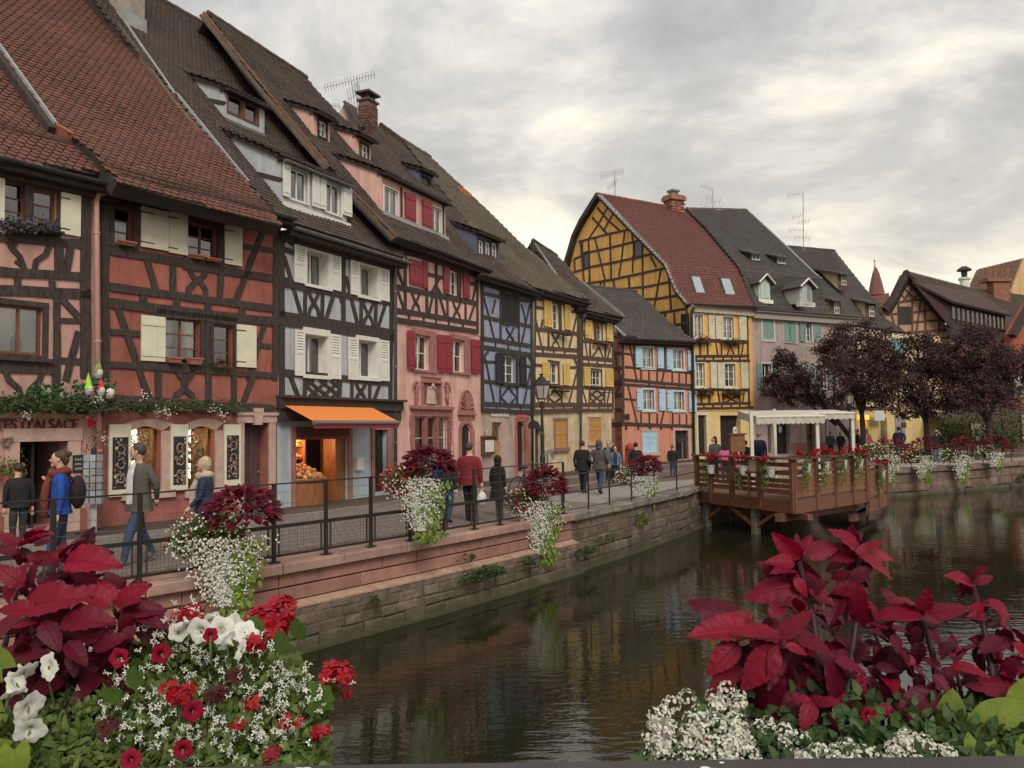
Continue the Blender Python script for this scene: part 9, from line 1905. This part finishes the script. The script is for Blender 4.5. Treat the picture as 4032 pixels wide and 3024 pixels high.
# ------------------------------------------------------------------ purple-leaved trees
PLUM_L=mat('plum tree leaf',(.088,.045,.042),.6,.25,.9,c2=(.04,.022,.022),island=.45,trans=.2,spec=.3);BARK=mat('dark bark',(.05,.038,.032),.9,.25,6,.5,30)
def tree(label,px,Y,crown,n,ls=.15,lean=0.0):
    """crown: list of (pixel, radius in px along x, along y, depth shift)"""
    b=at(px,Y);base=Vector((b.x,b.y,0));T=thing('plum_tree',label,'tree',base,'purple leaved trees on the quay');k=Y/3400;cs=[(at(c,Y+dy),rx*k,ry*k)for c,rx,ry,dy in crown]
    main=sum((c for c,_,_ in cs),Vector())/len(cs);fork=base.lerp(Vector((main.x,main.y,0)),.25);fork.z=main.z*.52;tr=MB();tr.tube([base,base+Vector((.03,0,fork.z*.5)),fork],[.19,.15,.12],9)
    for c,rx,rz in cs:
        tr.tube([fork-Vector((0,0,.3)),fork.lerp(c,.5)+Vector((U(-.2,.2),U(-.2,.2),.1)),c+Vector((0,0,rz*.3))],[.10,.065,.02],7)
        for j in range(7):d=rdir(-.4);q0=fork.lerp(c,U(.45,.95));tr.tube([q0,q0.lerp(c+Vector((d.x*rx,d.y*rx,d.z*rz))*1.0,.5)+Vector((0,0,.08)),c+Vector((d.x*rx*.9,d.y*rx*.9,d.z*rz*.9))],[.035,.02,.006],5)
    tr.build('trunk',BARK,T,smooth=True);ms=[];tot=sum(rx*rz for _,rx,rz in cs)
    for c,rx,rz in cs:
        m_=int(n*rx*rz/tot);cl=[(rdir(-.8),U(.55,1.0),U(.16,.34))for _ in range(46)]
        for j in range(m_):
            d,f,sp=random.choice(cl);p=c+Vector((d.x*rx*f,d.y*rx*f*.9,d.z*rz*f))+Vector((random.gauss(0,sp*rx*.55),random.gauss(0,sp*rx*.55),random.gauss(0,sp*rz*.42)));ms.append(aim(p,rdir(-.9)+Vector((0,0,-.25)),rdir(-.1),ls*U(.6,1.25)))
    scatter('crown',LEAFD,ms,PLUM_L,T,kind='stuff')
    return T
tree('small plum tree leaning left behind the front canopy',(3352,1790),48.5,[((3105,1480),88,80,-1),((3150,1545),88,70,0),((3055,1530),58,55,-1),((3085,1405),45,45,-1),((3225,1575),40,30,0)],9000,.125)
tree('dark plum tree standing over the street lantern',(3400,1795),47.0,[((3370,1390),155,115,0),((3320,1480),100,95,-1),((3440,1490),120,105,0),((3390,1305),110,52,0),((3290,1390),70,65,0),((3475,1400),80,80,1),((3390,1580),110,52,0)],19000,.125)
tree('broad plum tree behind the man with the camera',(3652,1795),46.0,[((3620,1440),145,110,0),((3570,1545),105,85,-1),((3680,1555),125,95,0),((3700,1430),105,90,1),((3610,1350),80,48,0),((3600,1620),90,40,0)],18500,.125)
tree('large plum tree at the right edge of the quay',(3898,1800),44.5,[((3860,1400),145,108,0),((3800,1480),105,105,0),((3930,1490),135,120,0),((4000,1440),105,110,1),((3880,1580),140,70,-1),((3830,1335),80,52,0),((3780,1590),80,50,0)],19500,.125)
# ------------------------------------------------------------------ foreground: bridge rail and flower troughs
fp=lambda x,y,Y:at((x*1.8228,y*1.8228),Y)
RAILM=mat('dark bridge rail paint',(.045,.040,.038),.5,.15,10,.1,60)
zr=at((2016,3003),1.17).z;BR=thing('bridge_rail','dark painted bridge handrail along the bottom edge','railing',(0,1.15,zr));MB().box(WF,-2.2,2.2,1.08,1.17,zr-.05,zr).build('handrail',RAILM,BR)
dp=MB()
for x in(1185/1.8228,):
    for k in range(10):q=at((1190+U(-30,70),3015+U(-2,8)),1.14);dp.ball((q.x,U(1.10,1.16),zr+.001),U(.003,.008),U(.002,.005),.001,6,4)
for k in range(6):dp.ball((.25+U(-.01,.03),U(1.10,1.16),zr+.001),U(.003,.007),U(.002,.004),.001,6,4)
dp.build('bird_droppings',WHITEP,BR)
for x in(-1.8,0,1.8):MB().box(WF,x-.025,x+.025,1.09,1.16,zr-1.2,zr-.05).build('post',RAILM,BR)
SOIL=mat('potting soil',(.03,.022,.016),.95,.3,20,.5,60)
def trough(label,x0,x1,y0,y1,zt):
    T=thing('flower_trough',label,'planter',(x0,y0,zt-.2),'flower troughs on the bridge rail');t=.02;B=MB();B.box(WF,x0,x1,y0,y0+t,zt-.2,zt).box(WF,x0,x1,y1-t,y1,zt-.2,zt).box(WF,x0,x0+t,y0+t,y1-t,zt-.2,zt).box(WF,x1-t,x1,y0+t,y1-t,zt-.2,zt).box(WF,x0+t,x1-t,y0+t,y1-t,zt-.2,zt-.17);B.build('trough',DKW,T);MB().box(WF,x0+t,x1-t,y0+t,y1-t,zt-.16,zt-.03).build('soil',SOIL,T)
trough('brown wooden flower trough on the left of the bridge rail',-1.25,-.30,1.22,1.50,zr-.13);trough('brown wooden flower trough on the right of the bridge rail',.22,1.3,1.22,1.50,zr-.13)
# --- left: coleus
TL=thing('coleus_plant','big crimson coleus at the lower left','plant',(-.75,1.4,zr));
TC_NAME='coleus_plant.001'
def hero(parent,mp,rows):
    for(bx,by,tx,ty,Y,mi)in rows:
        b=at(mp(bx,by),Y);t=at(mp(tx,ty),Y-U(-.015,.035));d=t-b;n_=((CP-b).normalized()*.55+Vector((U(-.6,.6),U(-.2,.2),U(.2,1.1))));obj('coleus_leaf',random.choice(COLM[mi]),parent,aim(b,d,n_,d.length*1.0))
        q=Matrix.Rotation(random.choice((-1,1))*U(.5,.95),3,(CP-b).normalized())@d;b2=b+Vector((U(-.006,.006),U(.02,.05),U(-.02,0)));obj('coleus_leaf',random.choice(COLM[min(2,mi+1)]),parent,aim(b2,q,n_+rdir()*.3,d.length*U(.65,.95)))
        if parent.name==TC_NAME and mi==0:q=Matrix.Rotation(U(2.2,3.6),3,(CP-b).normalized())@d;obj('coleus_leaf',random.choice(COLM[1]),parent,aim(b+Vector((0,.03,-.01)),q,n_+rdir()*.5,d.length*U(.5,.75)))
qL=Z(0,1512,1/1.5888);qR=Z(2016,1512,1/1.5888)
hero(TL,qL,[(50,405,4,343,1.56,0),(55,402,128,362,1.54,0),(58,395,98,342,1.57,0),(45,420,-10,398,1.55,1),(150,442,66,394,1.53,0),(155,432,186,368,1.55,0),(160,442,272,424,1.52,0),(162,436,252,408,1.55,1),(150,452,84,424,1.52,1),(152,470,96,500,1.52,1),(280,552,184,498,1.48,0),(282,548,246,478,1.50,0),(288,550,372,494,1.49,0),(292,556,352,532,1.47,0),(300,562,412,556,1.49,1),(255,525,190,468,1.52,0),(300,570,330,630,1.46,1),(60,502,-6,448,1.46,0),(62,556,188,505,1.44,0),(20,545,64,438,1.47,0),(90,562,-8,556,1.43,0),(150,592,262,566,1.43,0),(105,585,142,640,1.42,1),(205,640,262,602,1.43,1),(165,640,215,694,1.41,1),(60,680,-5,640,1.40,1),(230,655,305,618,1.43,1),(335,600,285,645,1.46,1),(20,690,92,640,1.39,1),(272,600,250,662,1.44,1),(30,600,80,575,1.42,0),(120,520,205,545,1.47,1),(10,470,70,490,1.50,1),(330,560,400,590,1.50,1),(130,660,70,700,1.40,2),(220,600,170,560,1.45,1)])
for(x,y,Y,lf,nd,ax)in[(48,1225,1.64,.08,4,(.1,.3,1)),(160,1280,1.62,.075,4,(-.1,.2,1)),(262,1350,1.58,.075,4,(.25,.2,1)),(95,1340,1.56,.085,5,(.2,-.2,1)),(190,1385,1.54,.08,5,(.2,-.3,.9)),(60,1420,1.48,.08,4,(0,-.5,.8)),(150,1440,1.48,.075,4,(.1,-.6,.6)),(330,1370,1.60,.06,4,(.5,0,.8)),(-20,1390,1.47,.085,4,(-.1,-.4,.8)),(225,1440,1.50,.07,3,(.2,-.6,.5)),(110,1290,1.72,.07,4,(0,.2,1))]:
    p=fp(x,y,Y);b=Vector((p.x*.92-.02,1.38,zr-.16));coleus_shoot(TL,b,p,lf,nd,ax,(1,2,2))
# --- left: petunias, geraniums, filler
TG=thing('flower_mass','dense mixed green foliage with tiny white bracts at the lower left','plant',(-.65,1.4,zr),kind='thing');ms,g2,bs=[],[],[];thin=MB()
def lefty():
    while True:
        x,y=U(-40,700),U(1370,1670);t=max(0,(x-60)/640)
        top=1400+25*math.sin(x*.02)if x<330 else 1355+(x-330)*.12+max(0,x-560)*.5 if x<640 else 1392+(x-640)*3.2
        if x<330:top=1470-70*(x/330)if x>60 else 1560
        if y>top+U(-6,26):return x,y
for k in range(13000):
    x,y=lefty();d=(y-1380)/300;p=fp(x,y,1.62-.27*d+U(-.05,.10));ms.append(aim(p,rdir(-.5)+Vector((0,-.3,.4)),Vector((0,-.6,.8))+rdir()*.5,U(.012,.027)))
for k in range(60):x,y=lefty();p=fp(x,y,1.58-.24*(y-1380)/300+U(-.03,.03));g2.append(aim(p,rdir(-.3)+Vector((0,-.2,.3)),Vector((0,-.8,.6))+rdir()*.4,U(.022,.04)))
BRACT=([(0,0,0),(.3,.5,.1),(0,1,0),(-.3,.5,.1),(-.8,.25,.1),(-1,-.35,0),(-.4,-.2,.1),(.8,.25,.1),(1,-.35,0),(.4,-.2,.1)],[(0,1,2,3),(0,4,5,6),(0,9,8,7)])
sprays=[(430,1310),(330,1360),(350,1390),(270,1480),(440,1420),(400,1470),(480,1480),(520,1390),(560,1420),(610,1450),(600,1500),(640,1480),(660,1530),(540,1560),(470,1560),(420,1580),(350,1560),(300,1590),(500,1610),(580,1600),(620,1570),(380,1620),(250,1540),(330,1520),(560,1500),(690,1480),(290,1450),(460,1360)]
for(sx,sy)in sprays:
    Y=1.50-.22*(sy-1380)/300;root=fp(sx-20,sy+70,Y+.10)
    for j in range(17):
        x,y=sx+random.gauss(0,30),sy+random.gauss(0,24);p=fp(x,y,Y+U(-.05,.03));bs.append(facing(p,U(.0035,.006),.9));bs.append(facing(p+rdir()*.006,U(.003,.005),.9))
        if j%2==0:thin.tube([root,root.lerp(p,.6)+Vector((0,0,.008)),p],[.0012,.0009,.0006],4)
scatter('foliage',LEAF4,ms,GREENL,TG,kind='stuff');scatter('bracts',BRACT,bs,WHITEF,TG,kind='stuff');thin.build('wiry_stems',STEMG,TG,kind='stuff')
glm=tmesh('round_leaf',GERLEAF,mat('geranium leaf',(.11,.19,.035),.5,.25,12,.2,30,c2=(.06,.11,.02),island=.3,trans=.3),True)
for M_ in g2:obj('round_leaf',glm,TG,M_)
for(x,y,Y,s)in[(290,1490,1.38,.05),(250,1520,1.36,.04),(545,1380,1.52,.055),(600,1410,1.48,.05),(690,1530,1.40,.06),(710,1515,1.42,.05),(670,1545,1.40,.045),(640,1380,1.50,.045)]:obj('round_leaf',glm,TG,aim(fp(x,y,Y),Vector((U(-.3,.5),-.2,.6)),Vector((0,-.8,.6)),s))
TP=thing('petunia_plant','white and magenta petunias among the left foliage','plant',(-.7,1.4,zr))
for(x,y,Y,s)in[(405,1350,1.50,.026),(432,1362,1.47,.027),(455,1345,1.50,.024),(478,1360,1.47,.027),(505,1352,1.49,.026),(528,1365,1.47,.024),(540,1380,1.47,.022),(492,1385,1.45,.022),(520,1405,1.44,.020),(385,1365,1.50,.02),(52,1452,1.36,.028),(106,1440,1.36,.026),(22,1500,1.32,.026),(62,1528,1.30,.03),(65,1578,1.28,.027),(35,1475,1.34,.024)]:
    p=fp(x,y,Y);obj('petunia_flower',random.choice(PETW),TP,facing(p,s*.82,1.1));stem(TP,p+Vector((0,.02,-.07)),p,.0018)
for(x,y,Y,s)in[(257,1421,1.42,.023),(417,1535,1.34,.023),(348,1412,1.46,.024),(395,1618,1.28,.02),(283,1640,1.26,.021),(455,1372,1.42,.018),(375,1497,1.38,.017),(598,1290,1.7,.001)]:
    p=fp(x,y,Y);obj('petunia_flower',random.choice(PETM),TP,facing(p,s*.68,.35));stem(TP,p+Vector((0,.02,-.07)),p,.0018)
TR=thing('geranium_plant','red geraniums rising from the left trough over the water','plant',(-.5,1.4,zr))
for(x,y,Y,r,n)in[(608,1330,1.58,.033,22),(575,1345,1.56,.03,20),(548,1358,1.56,.026,16),(590,1365,1.55,.026,16),(420,1332,1.58,.022,12),(390,1335,1.58,.02,10),(545,1395,1.47,.022,14),(728,1466,1.42,.028,20),(692,1582,1.36,.017,10),(585,1636,1.28,.017,10),(388,1505,1.38,.02,12),(410,1495,1.38,.016,8),(368,1490,1.38,.016,8),(545,1520,1.36,.014,8),(620,1560,1.34,.013,7),(645,1562,1.34,.011,6),(515,1570,1.34,.012,6)]:
    p=fp(x,y,Y);ger_head('geranium_head',TR,p,r,n,REDF);stem(TR,p+Vector((-.03,.03,-.10)),p,.0025)
stem(TR,fp(640,1600,1.42),fp(728,1475,1.42),.003);stem(TR,fp(590,1640,1.36),fp(690,1545,1.40),.004)
for(x,y)in[(735,1495),(755,1498),(745,1505)]:MB().ball(fp(x,y,1.42),.004,.004,.007,7,5).build('bud',REDF,TR)
for(x,y,Y)in[(505,1470,1.40),(465,1500,1.38),(235,1575,1.33)]:ger_head('withered_head',TR,fp(x,y,Y),.018,14,mat('withered petals',(.07,.012,.012),.8,.2,9,island=.3))
LM=thing('lime_plant','lime leaves at the far lower left','plant',(-.95,1.35,zr))
for(x,y,Y,s,d)in[(5,1445,1.36,.05,(-.4,0,.3)),(-15,1590,1.28,.08,(-.6,-.2,-.3)),(-25,1540,1.30,.06,(-.5,0,.4)),(30,1620,1.25,.05,(.1,-.3,-.4))]:obj('lime_leaf',random.choice(HEARTM),LM,aim(fp(x,y,Y),d,(0,-.9,.4),s))
# --- right: coleus
TC=thing('coleus_plant','tall crimson coleus at the lower right','plant',(.75,1.4,zr))
hero(TC,qR,[(668,638,734,550,1.42,0),(665,640,556,588,1.43,0),(660,648,570,742,1.40,0),(690,625,806,640,1.43,1),(668,632,606,604,1.40,0),(675,650,734,668,1.39,0),(656,695,586,832,1.41,1),(775,692,862,816,1.42,1),(800,688,878,692,1.43,1),(716,768,630,842,1.42,1),(742,786,698,772,1.38,0),(745,790,722,850,1.38,0),(755,788,796,772,1.38,0),(780,812,818,894,1.37,1),
  (602,612,438,614,1.48,0),(562,640,486,714,1.46,0),(602,590,536,566,1.50,0),(640,578,684,526,1.48,0),(572,700,480,764,1.45,1),(590,660,515,690,1.47,2),
  (716,432,646,372,1.55,0),(716,430,742,372,1.56,0),(722,426,808,384,1.55,0),(702,446,630,438,1.54,0),(706,470,644,462,1.53,0),(712,500,590,504,1.52,0),(716,492,676,452,1.53,1),(732,522,770,488,1.52,1),(690,524,652,548,1.50,1),(735,500,800,540,1.52,1),(700,480,735,520,1.51,0),
  (860,426,818,352,1.56,0),(862,426,906,382,1.57,0),(862,426,952,402,1.56,0),(866,430,958,470,1.53,0),(856,430,768,416,1.55,0),(858,432,884,392,1.54,0),(852,488,850,596,1.50,0),(816,524,784,596,1.51,1),(842,470,786,474,1.54,1),(870,470,905,500,1.54,1),(835,545,800,500,1.53,1),(860,560,900,600,1.52,2),
  (1016,576,908,543,1.51,0),(1014,572,974,516,1.53,0),(1018,572,1032,506,1.53,0),(1020,576,1118,528,1.51,0),(1012,582,1064,594,1.50,1),(940,602,882,570,1.52,0),(942,606,994,602,1.50,0),(940,600,934,556,1.53,0),(930,642,886,604,1.50,1),(945,620,960,670,1.49,1),(1030,600,1075,640,1.50,1),(1010,600,985,650,1.50,2),
  (1142,496,1088,464,1.55,0),(1142,494,1158,448,1.56,0),(1144,496,1188,460,1.55,0),(1160,540,1142,580,1.53,0),(1182,532,1238,576,1.53,0),(1200,560,1262,612,1.52,0),(1178,580,1128,574,1.52,0),(1266,765,1164,714,1.45,1),(1225,640,1160,660,1.50,1),(1240,640,1290,690,1.49,0),(1230,600,1285,640,1.51,0),(1180,640,1225,700,1.50,1),(1250,680,1200,740,1.47,1),
  (996,706,1070,738,1.43,0),(1050,760,952,828,1.43,1),(1086,700,1174,694,1.45,0),(962,662,1014,722,1.46,1),(976,652,926,724,1.47,2),(1086,808,1138,922,1.40,1),(1000,700,950,660,1.46,0),(900,700,965,692,1.47,2),(1010,640,1000,702,1.48,2),(880,640,846,700,1.48,2),(1105,640,1058,655,1.49,2),(1040,720,1090,770,1.45,1),(1120,720,1165,770,1.47,2),(890,740,930,800,1.44,2),(830,660,790,700,1.47,1)])
for a,b2 in(((712,440),(770,760)),((860,430),(830,760)),((1016,576),(1060,800)),((1142,496),(1210,840)),((940,602),(950,800)),((668,640),(720,800)),((1000,720),(1010,850))):
    p=at(qR(*a),1.55);q=at(qR(*b2),1.46);MB().tube([q-Vector((0,.02,.12)),q,q.lerp(p,.55)+Vector((.01,.01,0)),p],[.008,.007,.0055,.004],8).build('stem',STEMR,TC,smooth=True)
for(x,y,Y,lf,nd,ax,ph)in[(1800,1440,1.54,.075,4,(.1,-.2,1),1),(1900,1440,1.53,.07,4,(0,-.1,1),.7),(2060,1420,1.55,.065,4,(-.2,0,1),.1),(2150,1440,1.52,.07,4,(.1,-.2,1),.3),(1700,1480,1.50,.075,4,(-.1,-.4,.8),.6),(1960,1530,1.47,.07,3,(.1,-.6,.5),.9),(2205,1480,1.50,.08,4,(.1,-.3,.8),1.1),(1850,1530,1.47,.07,3,(.1,-.6,.5),.4),(1730,1330,1.60,.075,5,(0,0,1),.2),(1800,1360,1.60,.08,5,(.1,-.1,1),.9),(1640,1430,1.56,.075,5,(-.2,-.1,1),.5),(1880,1350,1.62,.07,4,(.1,0,1),.1),(1750,1420,1.55,.08,5,(0,-.3,1),.7)]:
    p=fp(x,y,Y);b=Vector((p.x*.93+.02,1.38,zr-.16));coleus_shoot(TC,b,p,lf,nd,ax,(0,1,2),phase=ph,r=.0045)
# --- right: alyssum, petunias, lime leaves, filler
TA=thing('alyssum_plant','white alyssum cushions at the lower right','plant',(.5,1.35,zr));AHM=[]
for s_ in range(3):
    ms=[]
    for k in range(26):d=rdir(-.15);ms.append(facing(Vector((d.x,d.y,d.z*.85))*U(.8,1.0),U(.28,.40),.3,d))
    v,f=[],[]
    for M_ in ms:b=len(v);v+=[tuple(M_@Vector(q))for q in FLOW4[0]];f+=[tuple(b+i for i in g)for g in FLOW4[1]]
    AHM.append(tmesh('alyssum_head',(v,f),mat('alyssum white',(.68,.67,.56),.6,.08,6,island=.12,trans=.2),False))
fm_=[]
for k in range(230):
    r_=R()
    if r_<.42:x,y=U(1405,1600),U(1480,1650);ok=y>1640-(x-1400)*1.0 or(x<1560 and y>1500+abs(x-1480)*.5)
    elif r_<.62:x,y=U(1500,1700),U(1560,1655);ok=True
    else:x,y=U(1720,2060),U(1590,1655);ok=y>1600+20*math.sin(x*.05)
    if not ok:continue
    p=fp(x,y,1.44-.16*(y-1480)/170+U(-.03,.03));s=U(.010,.017);obj('alyssum_head',random.choice(AHM),TA,facing(p,s,.4,(CP-p).normalized()*.6+Vector((0,0,.7))))
ms=[]
for k in range(3600):
    x,y=U(1390,2215),U(1500,1672)
    if y<1630-(x-1390)*.9 or(y<1575 and U(0,1)<.75):continue
    p=fp(x,y,1.46-.17*(y-1490)/170+U(-.02,.09));ms.append(aim(p,rdir(-.4)+Vector((0,-.3,.3)),Vector((0,-.6,.8))+rdir()*.5,U(.016,.032)))
scatter('foliage',LEAF4,ms,DGREENL,TA,kind='stuff')
TQ=thing('petunia_plant','dark red petunias among the right alyssum','plant',(.5,1.4,zr))
for(x,y,Y,s)in[(1582,1500,1.44,.016),(1560,1515,1.44,.018),(1515,1610,1.32,.02),(1498,1625,1.32,.017),(1478,1598,1.34,.013),(1875,1545,1.40,.016),(1545,1520,1.44,.013)]:p=fp(x,y,Y);obj('petunia_flower',random.choice(PETM),TQ,facing(p,s*.8,.9));stem(TQ,p+Vector((0,.02,-.06)),p,.0016)
TK=thing('pink_geranium','pale pink geranium head at the lower right corner of the water','plant',(.28,1.4,zr));ger_head('geranium_head',TK,fp(1432,1598,1.34),.018,9,PINKP);ger_head('geranium_head',TK,fp(1412,1625,1.32),.012,6,PINKP);stem(TK,fp(1450,1660,1.34),fp(1432,1600,1.34),.0025,STEMR)
TM=thing('lime_plant','lime sweet potato leaves at the lower right','plant',(.9,1.3,zr))
for(x,y,Y,s,d)in[(2130,1585,1.36,.078,(.35,-.1,.3)),(2120,1610,1.32,.06,(-.1,-.4,-.5)),(2050,1565,1.40,.055,(.2,0,.8)),(2010,1595,1.36,.06,(-.3,-.2,-.5)),(2190,1640,1.28,.07,(.2,-.3,-.5)),(2070,1630,1.32,.07,(-.2,-.3,-.5)),(1985,1625,1.34,.06,(-.4,-.2,-.2)),(2205,1545,1.40,.075,(.4,0,.6))]:
    p=fp(x,y,Y);obj('lime_leaf',random.choice(HEARTM),TM,aim(p,d,(0,-.9,.45),s));stem(TM,p+Vector((0,.02,-.08)),p,.002)
